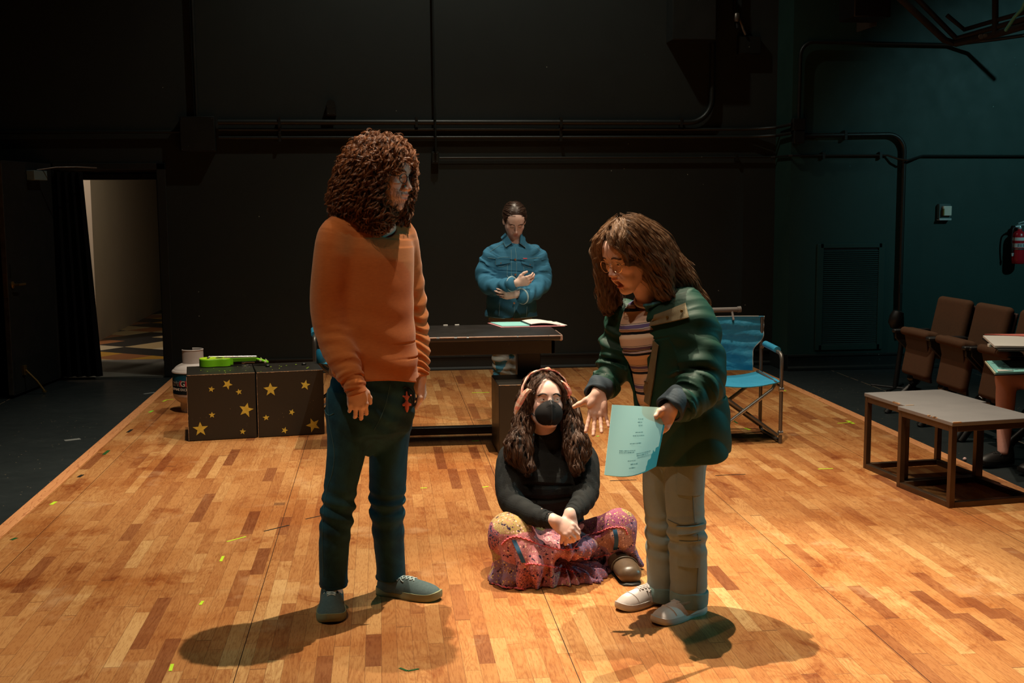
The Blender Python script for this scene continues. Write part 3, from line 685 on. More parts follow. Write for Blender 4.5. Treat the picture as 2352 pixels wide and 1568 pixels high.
q = fl(570, 834, .452); kn = ob('cable_reel_clip', MB().lathe([(.012, -.045), (.014, -.03), (.010, -.02), (.010, .03), (.013, .045)], (0, 0, .013), 14, (1, .1, 0)), CHROME, loc=(q[0], q[1], .4525)); tag(kn, 'small metal plug lying on the box under the ukulele neck', 'plug')
# blue cup-like bundle at the far edge of the right box
q = fl(731, 834, .452)
bb = thing('blue_bottle', 'blue bottle with dark cap on the right star box, half hidden by the man', 'bottle', (q[0]+.02, q[1]+.02, .4525))
ob('bottle_body', MB().lathe([(.030, 0), (.034, .006), (.034, .085), (.022, .105)], n=24), simple('blue_plastic', (.02, .22, .42), .3), bb)
ob('cap', MB().lathe([(.022, .100), (.024, .104), (.024, .130), (.010, .134)], n=20), BLACK, bb)
# ---------------------------------------------------------------- ukulele
ua = fl(458, 836, .470); ub = fl(617, 829, .480)
ud = ub-ua; ulen = np.linalg.norm(ud[:2]); uang = math.atan2(ud[1], ud[0])
uk = thing('ukulele', 'lime green ukulele lying on the left star box', 'ukulele', (ua[0], ua[1], .4535), uang)
K = ulen/.535
def uke_outline(s=1.0, n=56):
    pts = []
    for i in range(n):
        a = 2*PI*i/n; x = .5-.5*math.cos(a); hw = (.083*math.sin(PI*min(1, x/.62)**.75)**.55 if x < .36 else 0)
        # upper and lower bout by blending
        lower = .082*math.sqrt(max(0, 1-((x-.31)/.31)**2)); upper = .062*math.sqrt(max(0, 1-((x-.76)/.24)**2)); waist = .052*math.exp(-((x-.58)/.16)**2)
        hw = max((lower**4+upper**4+waist**4)**.25, 0)
        pts.append((x*.245*K, (hw if a <= PI else -hw)*s*K))
    return pts
op = uke_outline(); 
ob('body', MB().prism([(x, y, 0) for x, y in op], (0, 0, 0), (0, 0, .056)), LIME, uk, bevel=.004)
ob('soundboard', MB().prism([(x*.985+.002, y*.975, 0) for x, y in op], (0, 0, .0562), (0, 0, .0578)), LIMETOP, uk)
ob('sound_hole', MB().lathe([(.026*K, 0), (.026*K, .0006)], (.155*K, 0, .0577), 28), BLACK, uk)
ob('rosette', MB().tube([(.155*K+.030*K*math.cos(a), .030*K*math.sin(a), .0582) for a in np.linspace(0, 2*PI, 28, endpoint=False)], .0010, 5, closed=True), BLACK, uk)
ob('bridge', MB().box(.062*K, .080*K, -.034*K, .034*K, .0578, .065), simple('dark_bridge', (.05, .045, .04), .4), uk, bevel=.002)
ob('saddle', MB().box(.072*K, .075*K, -.026*K, .026*K, .065, .068), WHITE, uk)
ob('neck', MB().prism([(.235*K, -.019, .056), (.235*K, .019, .056), (.235*K, .014, .026), (.235*K, -.014, .026)], (0, 0, 0), (.205*K, 0, .004)).box(.225*K, .262*K, -.018, .018, .006, .05), LIME, uk, bevel=.004)
ob('fingerboard', MB().box(.19*K, .445*K, -.0175, .0175, .058, .0635), simple('grey_brown_fingerboard', (.36, .30, .27), .5), uk)
m = MB()
for i in range(12):
    x = (.435-.245*(1-.5**(i/11)))*K; m.box(x-.0006, x+.0006, -.0175, .0175, .0635, .0648)
ob('frets', m, CHROME, uk)
hs = [( .44*K, -.017, .0), (.455*K, -.024, 0), (.528*K, -.026, 0), (.535*K, -.010, 0), (.530*K, 0, 0), (.535*K, .010, 0), (.528*K, .026, 0), (.455*K, .024, 0), (.44*K, .017, 0)]
def dz(x): return .052-(x/K-.44)*.28
hv = MB(); n_ = len(hs); hv.add([(x, y, dz(x)) for x, y, z in hs]+[(x, y, dz(x)-.012) for x, y, z in hs], [tuple(range(n_)), tuple(range(n_, 2*n_))[::-1]]+[(i, n_+i, n_+(i+1) % n_, (i+1) % n_) for i in range(n_)])
hd_ = ob('headstock', hv, LIME, uk, bevel=.002)
TUN = simple('cream_tuner_knob', (.80, .74, .50), .4)
for x in (.475, .512):
    for sy in (-1, 1):
        z = dz(x*K)
        m = MB().tube([(x*K, sy*.020, z-.006), (x*K, sy*.036, z-.006)], .002, 8).lathe([(.004, -.002), (.0085, 0), (.0085, .004), (.004, .006)], (x*K, sy*.037, z-.006), 12, (0, sy, 0)).tube([(x*K, sy*.015, z), (x*K, sy*.015, z+.010)], .0026, 8)
        ob('tuning_peg', m, TUN, hd_)
ob('strings', MB().tube([(.073*K, -.018, .069), (.44*K, -.011, .0655)], .0005, 4).tube([(.073*K, -.006, .069), (.44*K, -.004, .0655)], .0005, 4).tube([(.073*K, .006, .069), (.44*K, .004, .0655)], .0005, 4).tube([(.073*K, .018, .069), (.44*K, .011, .0655)], .0005, 4), CHROME, uk)
# ---------------------------------------------------------------- propane tank
tc = fl(444, 926); tx, ty = tc[0], 9.42; tx = float(at(446, 900, ty)[0])
pt_ = thing('propane_tank', 'white propane tank with blue wraparound label behind the left star box', 'tank', (tx, ty, 0))
TR = .158
prof = [(.0, .045)]+[(TR*math.sin(a), .135-.09*math.cos(a)) for a in np.linspace(.15, PI/2, 8)]+[(TR, .16), (TR, .30)]+[(TR*math.sin(a), .30+.085*math.cos(a)) for a in np.linspace(PI/2, .12, 10)]+[(0, .386)]
ob('tank_body', MB().lathe(prof, n=48), WHITE, pt_)
ob('foot_ring', MB().lathe([(.098, .075), (.102, .0), (.107, .0), (.105, .08)], n=40), WHITE, pt_)
m = MB(); vs = []
aa = np.linspace(-2.9, 1.75, 40)
for r, z0, z1 in ((.078, .365, .475), (.083, .365, .475)):
    for z in (z0, z1): vs.append([(r*math.cos(a), r*math.sin(a), z-(.0 if z == z0 else .0)) for a in aa])
grid = [[vs[0][i], vs[1][i]] for i in range(40)]
m.sheet(grid, .004)
ob('collar', m, WHITE, pt_)
ob('collar_rim', MB().tube([(.078*math.cos(a), .078*math.sin(a), .476) for a in aa], .0045, 8), WHITE, pt_)
ob('valve', MB().lathe([(.020, .38), (.022, .41), (.014, .43), (.014, .445), (.028, .448), (.028, .462)], n=18).tube([(0, 0, .415), (-.055, -.02, .415)], .012), BRASS, pt_)
def label_mat():
    t = NT('blue_night_label'); p = t.obj(); x, y, z = t.sep(p)
    h = t.math('DIVIDE', t.math('SUBTRACT', z, .145), .16)
    c = t.ramp(h, [(0, (.002, .012, .022)), (.5, (.003, .02, .035)), (.62, (.05, .10, .12)), (.7, (.01, .12, .22)), (1, (.004, .07, .14))])
    s = t.math('MULTIPLY', t.math('GREATER_THAN', t.noise(p, 38, 3, .6), .66), t.math('GREATER_THAN', h, .5))
    return t.out(t.mix(s, c, (.35, .6, .7)), .35)
lab = ob('wrap_label', MB().lathe([(TR+.0008, .145), (TR+.0008, .305)], n=48), label_mat(), pt_)
ob('seam_ring', MB().lathe([(TR+.001, .305), (TR+.005, .309), (TR+.003, .318), (TR-.004, .325)], n=48), WHITE, pt_)
def text_on_cyl(txt, size, R_, a_mid, z0, mat, parent, name, bold=0.0):
    """lettering wrapped round the tank"""
    cu = bpy.data.curves.new('t', 'FONT'); cu.body = txt; cu.size = size; cu.extrude = .0004; cu.offset = bold; cu.resolution_u = 3
    o = bpy.data.objects.new('t', cu); COL.objects.link(o); dg = bpy.context.evaluated_depsgraph_get(); me = bpy.data.meshes.new_from_object(o.evaluated_get(dg))
    co = np.array([v.co[:] for v in me.vertices]); fs = [tuple(p.vertices) for p in me.polygons]
    bpy.data.objects.remove(o); bpy.data.curves.remove(cu); bpy.data.meshes.remove(me)
    x = co[:, 0]-co[:, 0].mean(); a = a_mid+x/R_; r = R_+co[:, 2]+.0006
    V = np.stack([r*np.cos(a), r*np.sin(a), z0+co[:, 1]], 1)
    return ob(name, (V, fs), mat, parent, smooth=False)
INKW = simple('white_ink', (.80, .80, .78), .5, var=.03); INKR = simple('red_ink', (.62, .02, .05), .5, var=.03)
va = math.atan2(-ty, -tx)            # side that faces the stage front
text_on_cyl('Ameri', .052, TR+.001, va-1.02, .212, simple('dark_ink', (.004, .006, .008), .5), lab, 'lettering', .0010)
text_on_cyl('Ameri', .052, TR+.0004, va-1.02, .212, INKW, lab, 'lettering_outline', .0028)
text_on_cyl('as', .052, TR+.001, va-.23, .212, simple('dark_ink2', (.004, .006, .008), .5), lab, 'lettering', .0010)
text_on_cyl('as', .052, TR+.0004, va-.23, .212, INKW, lab, 'lettering_outline', .0028)
text_on_cyl('G', .060, TR+.0014, va-.53, .210, INKW, lab, 'lettering', .0008)
ga = va-.53; rr_ = basis((math.cos(ga), math.sin(ga), 0))
ob('red_roundel', MB().lathe([(.032, 0), (.032, .001)], ((TR-.0012)*math.cos(ga), (TR-.0012)*math.sin(ga), .230), 28, (math.cos(ga), math.sin(ga), 0)), INKR, lab)
text_on_cyl('PROPANE EXCHANGE', .026, TR+.001, va-.70, .176, INKW, lab, 'lettering', .0006)
# ---------------------------------------------------------------- desk, runner and cube
yF, yK, xR, xL, DT = 7.56, 8.28, 1.150, -.36, .75
dk = thing('desk', 'long black lacquered desk with worn edges in front of the woman in denim', 'desk', ((xR+xL)/2, (yF+yK)/2, 0))
ob('desktop', MB().box(xL, xR, yF, yK, DT-.036, DT), DESK, dk, world=True, bevel=.012)
m = MB(); rg = np.random.default_rng(4); x = xL+.02
while x < xR-.02:
    w_ = rg.uniform(.03, .2); m.tube([(x, yF+.0040, DT-.0050), (min(xR-.01, x+w_), yF+.0040, DT-.0050)], rg.uniform(.0035, .006), 6); x += w_+rg.uniform(0, .02)
m.tube([(xR-.006, yF+.004, DT-.006), (xR-.004, yF+.02, DT-.005), (xR-.004, yF+.30, DT-.004)], .0045, 6)
m.lathe([(.004, -.020), (.013, -.014), (.013, .012), (.004, .017)], (xR-.012, yF+.012, DT-.018), 12)
ob('worn_edge', m, simple('rubbed_edge', (.30, .20, .16), .32, var=.5, scale=30), dk, world=True)
ob('apron', MB().box(xL+.03, xR-.045, yF+.05, yF+.075, DT-.125, DT-.036).box(xL+.03, xR-.045, yK-.075, yK-.05, DT-.125, DT-.036).box(xR-.07, xR-.045, yF+.05, yK-.05, DT-.125, DT-.036), DESK, dk, world=True, bevel=.003)
for x in (xL+.16, xR-.26): ob('leg_panel', MB().box(x, x+.155, yF+.30, yF+.42, .045, DT-.036), DESK, dk, world=True, bevel=.004)
ob('foot_rail', MB().box(xL+.05, xR-.03, yF+.62, yF+.70, .0, .048), DESK, dk, world=True, bevel=.003)
for x in (xL+.20, xR-.22): ob('foot', MB().box(x, x+.07, yF+.10, yK-.02, 0, .046), DESK, dk, world=True, bevel=.003)
c0 = fl(1143, 1040); c1 = fl(1308, 888, .455)
cb = thing('black_cube', 'plain black plywood cube on the floor behind the masked woman', 'box', (c0[0], 7.42, 0), .01)
ob('body', MB().box(0, .447, 0, .452, .002, .455), BLKBOX, cb, bevel=.005)
rg = np.random.default_rng(9)
ob('worn_edge', MB().sheet([[(x, -.0009, .455-w_), (x, -.001, .4556), (x, w_*.8, .4557)] for x, w_ in zip(np.linspace(.001, .446, 50), .0005+.003*rg.random(50)**3)]), CHIP, cb)
# papers on the desk
PWHITE = simple('white_paper', (.78, .77, .74), .6, var=.03); PTEAL = simple('teal_paper', (.25, .62, .60), .6, var=.04); PINKP = simple('pink_cover', (.62, .25, .28), .5)
fo = thing('script_binder', 'open script binder with teal and white pages on the desk', 'binder', (.99, 8.18, DT))
z = DT+.0008
def quad(p, z0, z1): return MB().prism([(a, b, z0) for a, b in p], (0, 0, 0), (0, 0, z1-z0))
ob('cover', quad([(.735, 8.36), (.80, 8.06), (1.245, 8.07), (1.205, 8.34)], z, z+.003), PINKP, fo, world=True)
ob('page_stack', quad([(.755, 8.345), (.81, 8.085), (1.0, 8.085), (.965, 8.345)], z+.003, z+.009), PTEAL, fo, world=True)
g = [[(.97+(.215)*i/8+.035*(j/6-1)*-1*0+.030*(1-j/6), 8.345-.25*(1-j/6)*1.0, z+.014+.012*math.sin(PI*min(1, i/8*1.1))*(1)-.006*i/8) for j in range(7)] for i in range(9)]
ob('page', MB().sheet(g, .004), PWHITE, fo, world=True)
ob('binder_spine', quad([(.966, 8.345), (1.0, 8.085), (1.008, 8.085), (.974, 8.345)], z+.003, z+.018), BLACK, fo, world=True)
lp = ob('loose_sheet', quad([(1.15, 8.33), (1.19, 8.09), (1.262, 8.10), (1.222, 8.34)], z+.0034, z+.0046), PWHITE, world=True); tag(lp, 'loose white sheet poking out beside the open binder on the desk', 'paper')
for i, (x, y) in enumerate([(.42, 8.25), (.50, 8.262)]):
    tag(ob('paper_scrap', MB().box(x, x+.03, y, y+.012, DT+.0004, DT+.006), PWHITE, world=True), ['tiny white scrap at the back edge of the desk, nearer the man', 'tiny white scrap at the back edge of the desk, nearer the binder'][i], 'scrap')
# ---------------------------------------------------------------- blue director's chairs
def fabric_blue():
    t = NT('blue_canvas'); p = t.obj(); n = t.noise(p, 3.5, 4, .6)
    c = t.mix(n, (.012, .20, .37), (.035, .33, .55)); t.bump(t.noise(p, 9, 3, .6), .5, .03); return t.out(c, .55)
BLUE = fabric_blue(); GREYT = simple('grey_painted_tube', (.15, .14, .13), .35, .6)
def camp_chair(name, label, loc, rz):
    o = thing(name, label, 'chair', loc, rz); W, D = .50, .43; r = .0125
    for s in (-1, 1):
        x = s*W/2
        ob('side_frame', MB().tube([(x, D, .80), (x, D, .10)]+[(x, D-.05+.05*math.cos(a), .065-.05*math.sin(a)) for a in (.3, .8, 1.3)]+[(x, .06, .014), (x, .02, .014)], r, 12), GREYT, o)
        ob('front_leg', MB().tube([(x, .0, .0), (x, .0, .50)]+[(x, .05-.05*math.cos(a), .55+.05*math.sin(a)) for a in (.2, .8, 1.3)]+[(x, .30, .615), (x, .39, .61), (x, .42, .59)], r, 12), GREYT, o)
        ob('arm_pad', MB().tube([(x, .09, .612), (x, .34, .622)], .024, 14, flat=.9), BLUE, o)
        ob('seat_rail', MB().tube([(s*.215, -.01, .405), (s*.215, .40, .425)], .011, 10), GREYT, o)
        ob('hinge_link', MB().tube([(s*.215, .02, .40), (x, 0, .375)], .009, 8).tube([(s*.215, .38, .42), (x, .43, .39)], .009, 8), GREYT, o)
        m = MB()
        for z in (.07, .36): m.lathe([(.017, -.014), (.017, .014)], (x, 0, z), 12, (1, 0, 0))
        ob('rivet', m, CHROME, o)
    for y in (.012, .40):
        for s in (-1, 1): ob('cross_bar', MB().tube([(s*.235, y+s*.008, .05), (-s*.19, y+s*.008, .36), (-s*.215, y, .40)], r, 12), CHROME if y < .1 and s < 0 else GREYT, o)
    ob('inner_leg', MB().box(-.012, .012, -.007, .007, 0, .40, None, V3(-.11, .34, 0)), BLACK, o)
    # seat sling and back
    g = [[(-.235+.47*i/16, -.015+.43*j/8, .42+.006*j/8-.032*math.sin(PI*i/16)**.8-(.006 if j == 0 else 0)) for j in range(9)] for i in range(17)]
    ob('seat', MB().sheet(g, .006), BLUE, o)
    g = []
    for i in range(29):
        s = i/28; row = []
        for j in range(27):
            h = j/26; z = .43+.375*h
            hw = .262-.075*math.exp(-((h-.18)/.24)**2)-.0*h; hw = hw if h > .0 else hw
            hw = .185+.077*(1/(1+math.exp(-(h-.50)*22)))
            y = .415+.01*h+.035*math.sin(PI*s)*(1-.3*h)+.006*math.sin(h*34+1.5*s)*(.4+.6*h)+.004*math.sin(s*9+h*14)
            row.append(((2*s-1)*hw, y, z))
        g.append(row)
    bk = ob('backrest', MB().sheet(g, .005), BLUE, o)
    ob('piping', MB().tube([g[0][j] for j in range(27)], .0035, 6).tube([g[-1][j] for j in range(27)], .0035, 6).tube([g[i][26] for i in range(2, 27)], .003, 6), simple('grey_piping', (.42, .42, .40), .5), bk)
    ob('headrest_bar', MB().tube([(-.25, D+.05, .845), (.09, D+.05, .848)], .017, 14).tube([(.09, D+.05, .848), (.115, D+.05, .85)], .021, 14).tube([(-.2, D+.05, .845), (-.2, D, .78)], .008, 8).tube([(.05, D+.05, .845), (.05, D, .78)], .008, 8), simple('grey_foam', (.16, .145, .14), .8), o)
    return o
camp_chair('folding_chair', 'blue canvas folding armchair behind the woman in the green jacket', (2.355, 7.575, 0), math.radians(0))
camp_chair('folding_chair', 'blue canvas folding armchair mostly hidden behind the man in orange', (float(at(712, 740, 9.5)[0])+.31, 9.02, 0), math.radians(4))
# ---------------------------------------------------------------- steel framed platforms
TOPM = chipped('grey_worn_top', (.20, .195, .20), (.55, .42, .32), .5, 5, .014, .2, .25)
FRAME = simple('brown_steel_frame', (.10, .062, .038), .34, .6, .3, 12)
def platform(label, loc, rz, W, D, lips=True):
    o = thing('platform', label, 'platform', loc, rz, 'steel framed platforms'); H = .457; t = .031
    for x in (0, W-t):
        for y in (0, D-t): ob('leg', MB().box(x, x+t, y, y+t, 0, H-.022), FRAME, o, bevel=.002)
    for z in (0.0, H-.022-t):
        for a in ((t, W-t, 0, t), (t, W-t, D-t, D), (0, t, t, D-t), (W-t, W, t, D-t)):
            ob('rail', MB().box(*a, z, z+t), FRAME, o, bevel=.002)
    ob('top', MB().box(-.004, W+.004, -.004, D+.004, H-.022, H), TOPM, o, bevel=.003)
    m = MB(); rg = np.random.default_rng(int(W*1000))
    for _ in range(5):
        q = rg.uniform(0, .4)*D; m.box(-.0045, .006, q, q+rg.uniform(.006, .03), H-.006, H+.0006)
    m.box(.0, .05, -.0045, .006, H-.006, H+.0006)
    ob('chipped_edge', m, CHIP, o)
    return o
p0 = fl(2182, 1169); p1 = fl(2107, 1115); p2 = fl(2270, 1100)
platform('nearer steel framed platform with grey top at the right edge', (2.925, 5.835, 0), math.radians(8.0), .515, .50)
platform('farther steel framed platform, butted behind the nearer one', (2.905, 6.352, 0), math.radians(6.0), .50, .455)
# ---------------------------------------------------------------- theatre seats
SEATF = simple('brown_seat_fabric', (.080, .040, .022), .85, var=.18, scale=60, spec=.2, bump=.3, bscale=500)
SEATD = simple('brown_seat_shell', (.035, .015, .011), .6)
def theatre_seat(label, loc, rz):
    """front faces local -y; width along x"""
    o = thing('theatre_seat', label, 'seat', loc, rz, 'folding theatre seats')
    s = Sdf(); R = RX(math.radians(-12)); s.u(bx((0, .125, .665), (.225, .035, .215), R, .035), 0)
    V, Fc = s.mesh((-.26, -.05, .38), (.26, .3, .95), .008); ob('backrest', (V, Fc[:, ::-1]), SEATF, o)
    s = Sdf().u(bx((0, .17, .62), (.215, .012, .22), R, .01)); V, Fc = s.mesh((-.26, -.0, .3), (.26, .35, .95), .010); ob('back_shell', (V, Fc[:, ::-1]), SEATD, o)
    R2 = RX(math.radians(-10))
    s = Sdf().u(bx((0, -.10, .47), (.195, .030, .17), R2, .028)).u(bx((0, -.115, .62), (.205, .055, .03), R2, .028), .03)
    V, Fc = s.mesh((-.26, -.25, .2), (.26, .1, .72), .008); ob('folded_cushion', (V, Fc[:, ::-1]), SEATF, o)
    m = MB().prism([(-.17, -.145, .60), (.17, -.145, .60), (.13, -.085, .27), (-.13, -.085, .27)], (0, 0, 0), (0, .02, .0)); ob('cushion_pan', m, SEATD, o, bevel=.004)
    for sx in (-1, 1):
        a = ob('arm_standard', MB().prism([(sx*.262, -.17, .56), (sx*.262, -.17, .60), (sx*.262, .14, .62), (sx*.262, .14, .50), (sx*.262, .05, .40), (sx*.262, .0, .16), (sx*.262, -.05, .16), (sx*.262, -.03, .42)], (-.012, 0, 0), (.012, 0, 0)), BLACK, o, bevel=.004)
        ob('armrest', MB().box(sx*.262-.026, sx*.262+.026, -.19, .10, .60, .628), BLACK, o, bevel=.010)
        ob('leg', MB().tube([(sx*.262, -.02, .20), (sx*.262, -.14, .10), (sx*.262, -.22, -.012)], .026, 10).tube([(sx*.262, -.02, .18), (sx*.262, .10, .06), (sx*.262, .20, -.012)], .022, 10), BLACK, o)
        ob('pivot_knob', MB().lathe([(.045, -.03), (.05, -.01), (.05, .01), (.03, .03)], (sx*.235, -.02, .25), 20, (1, 0, 0)), simple('glossy_black', (.01, .01, .011), .12), o)
    ob('crossbar', MB().tube([(-.262, .02, .16), (.262, .02, .16)], .018, 10), BLACK, o)
    return o
seat0 = theatre_seat('farthest brown theatre seat, folded up beside the wall vent', (4.02, 8.36, 0), math.radians(-88))
dup(seat0, (4.02, 7.80, 0), math.radians(-90), 'second brown theatre seat from the wall, folded up')
dup(seat0, (4.05, 7.26, 0), math.radians(-90), 'third brown theatre seat from the wall, behind the binders')
dup(seat0, (4.08, 6.20, 0), math.radians(-92), 'nearest brown theatre seat, cut off by the right edge')
# black post with bulb-shaped joint at the end of the seat row
ep = thing('lamp_post', 'black stand with cable box beside the farthest theatre seat', 'stand', (4.36, 9.75, 0))
ob('post', MB().tube([(4.36, 9.75, 0), (4.40, 9.75, .35), (4.40, 9.76, .60)], .022), BLACK, ep, world=True)
ob('head', MB().lathe([(.02, -.10), (.055, -.06), (.06, 0), (.045, .05), (.02, .06)], (4.34, 9.72, .60), 16, (.3, 0, 1)), BLACK, ep, world=True)
ob('foot', MB().tube([(4.22, 9.58, -.010), (4.5, 9.92, -.010)], .014).tube([(4.5, 9.58, -.010), (4.22, 9.92, -.010)], .014), BLACK, ep, world=True)
# ---------------------------------------------------------------- floor tape marks
YEL = simple('neon_yellow_tape', (.55, .85, .03), .6, var=.1); GRN = simple('green_glow_tape', (.02, .10, .02), .5, var=.5, scale=80); BLT = simple('black_tape', (.012, .012, .010), .5); WTP = simple('pale_tape', (.20, .22, .22), .6); NEU = simple('neon_green_tape', (.25, .75, .05), .6, var=.1)
def tape(pix, mat, w_, label, z=.0006, group=None):
    pts = [fl(u, v) for u, v in pix]; m = MB()
    for a, b in zip(pts[:-1], pts[1:]):
        d = (b-a)/np.linalg.norm(b-a); n = V3(-d[1], d[0], 0)*w_/2
        m.prism([a-n, b-n, b+n, a+n], (0, 0, z), (0, 0, z+.0008))
    tag(ob('floor_tape', m, mat, world=True, smooth=False), label, 'tape', group)
T = [([(391, 1541), (396, 1525)], YEL, .012, 'neon yellow tape mark nearest the bottom of the picture'),
     ([(460, 1389), (466, 1380)], YEL, .012, 'neon yellow tape mark left of the man\'s shadow'),
     ([(507, 1289), (513, 1277)], YEL, .013, 'short neon yellow tape mark between the long yellow strip and the man\'s shadow'),
     ([(521, 1244), (565, 1232)], YEL, .009, 'long thin yellow tape strip left of the man\'s legs'),
     ([(606, 1220), (664, 1206)], BLT, .009, 'long thin black tape strip left of the man\'s legs'),
     ([(702, 1192), (738, 1184)], BLT, .008, 'black tape strip running behind the man\'s right leg'),
     ([(117, 1159), (128, 1152)], YEL, .020, 'neon yellow tape mark by the left floor edge'),
     ([(26, 1240), (38, 1235)], GRN, .020, 'dark green tape mark at the very left edge of the wood floor'),
     ([(180, 1096), (190, 1090)], BLT, .022, 'black tape mark by the left floor edge, above the yellow one'),
     ([(238, 1044), (250, 1034)], GRN, .022, 'dark green tape mark by the left floor edge'),
     ([(293, 993), (303, 986)], BLT, .022, 'dark tape mark left of the star boxes'),
     ([(343, 947), (351, 943)], NEU, .022, 'small neon green tape mark left of the propane tank'),
     ([(374, 922), (383, 918), (398, 917)], YEL, .016, 'bent neon tape mark beside the propane tank'),
     ([(1084, 902), (1124, 901)], YEL, .018, 'yellow tape strip left of the black cube'),
     ([(1084, 1013), (1100, 1012)], NEU, .018, 'green tape mark in the shadow left of the black cube'),
     ([(1108, 1119), (1122, 1117)], YEL, .012, 'yellow tape mark left of the masked woman'),
     ([(966, 1121), (981, 1120)], YEL, .010, 'yellow tape mark right of the man\'s legs'),
     ([(1370, 1002), (1376, 1001)], NEU, .014, 'green tape dot right of the masked woman\'s hair'),
     ([(1401, 1104), (1462, 1102)], BLT, .010, 'black tape strip below the teal script'),
     ([(1643, 1092), (1712, 1089)], BLT, .009, 'black tape strip right of the woman in the green jacket'),
     ([(1879, 1077), (1913, 1076)], YEL, .012, 'yellow tape strip near the farther platform'),
     ([(1924, 972), (1958, 970)], YEL, .014, 'flat stroke of the yellow tape corner behind the folding chair'),
     ([(1946, 966), (1961, 973)], YEL, .026, 'slanted stroke of the yellow tape corner behind the folding chair'),
     ([(1791, 893), (1803, 898)], YEL, .028, 'yellow tape mark right of the folding chair leg'),
     ([(1711, 983), (1722, 987)], YEL, .026, 'yellow tape mark under the blue folding chair'),
     ([(1664, 952), (1672, 958), (1694, 972)], GRN, .014, 'green tape strip under the blue folding chair'),
     ([(918, 1534), (936, 1541), (962, 1536)], GRN, .010, 'bent dark green tape at the bottom of the picture'),
     ([(330, 901), (356, 897)], WTP, .03, 'pale tape strip on the black floor by the doorway'),
     ([(148, 1007), (184, 1003)], WTP, .05, 'pale grey tape patch on the black floor left of the wood')]
for pix, mat, w_, lb in T: tape(pix, mat, w_, lb, -.0138 if mat is WTP else .0006)
gp = fl(2256, 1061); tag(ob('white_ball', MB().lathe([(0, -.012)]+[(.012*math.sin(a), -.012*math.cos(a)) for a in np.linspace(.3, PI-.3, 7)]+[(0, .012)], (0, 0, 0), 14), simple('pinkish_white', (.75, .5, .48), .4), loc=(3.575, gp[1]+.1, -.001)), 'tiny pale ball on the black floor under the nearer platform', 'ball')
# ---------------------------------------------------------------- people: shared builders
def skin_mat(name, base, blush=(1, .62, .55)):
    t = NT(name); a = t.n('ShaderNodeAttribute', {'attribute_name': 'Col'}).outputs['Color']
    n = t.noise(t.obj(), 60, 3); c = t.mix(1.0, t.mix(n, [x*.93 for x in base], [min(1, x*1.05) for x in base]), a, 'MULTIPLY')
    t.b.inputs['Subsurface Weight'].default_value = .12; t.b.inputs['Subsurface Radius'].default_value = (.012, .005, .003); t.b.inputs['Subsurface Scale'].default_value = .5
    t.bump(t.noise(t.obj(), 420, 2), .12, .0006)
    return t.out(c, .48, 0, .4)
def hair_mat(name, a, b, rough=.38):
    t = NT(name); p = t.obj(); n = t.noise(p, 26, 3, .6); n2 = t.noise(p, 130, 1)
    c = t.mix(t.math('ADD', t.math('MULTIPLY', n, .7), t.math('MULTIPLY', n2, .35)), a, b); return t.out(c, rough, 0, .45)
def fabric(name, a, b, scale=30, rough=.85, bumps=.25, bscale=260, stretch=(1, 1, 1), spec=.2, sheen=.0):
    t = NT(name); p = t.scale(t.obj(), stretch); n = t.noise(p, scale, 4, .6); c = t.mix(n, a, b)
    t.bump(t.noise(p, bscale, 2), bumps, .002)
    if sheen: t.b.inputs['Sheen Weight'].default_value = sheen
    return t.out(c, rough, 0, spec)
def local(sdf, c, R, s=1.0):
    """place a locally modelled Sdf: columns of R are its x, y, z axes in the world"""
    c = A(c); Rm = np.asarray(R, F32)
    return lambda P: s*sdf.ev(((P-c)@Rm)/s)
def frame(fwd, up=(0, 0, 1)):
    """columns: left, forward, up"""
    f = np.array(fwd, float); f /= np.linalg.norm(f); u = np.array(up, float); u = u-f*(u@f); u /= np.linalg.norm(u)
    return np.array([np.cross(u, f), f, u]).T
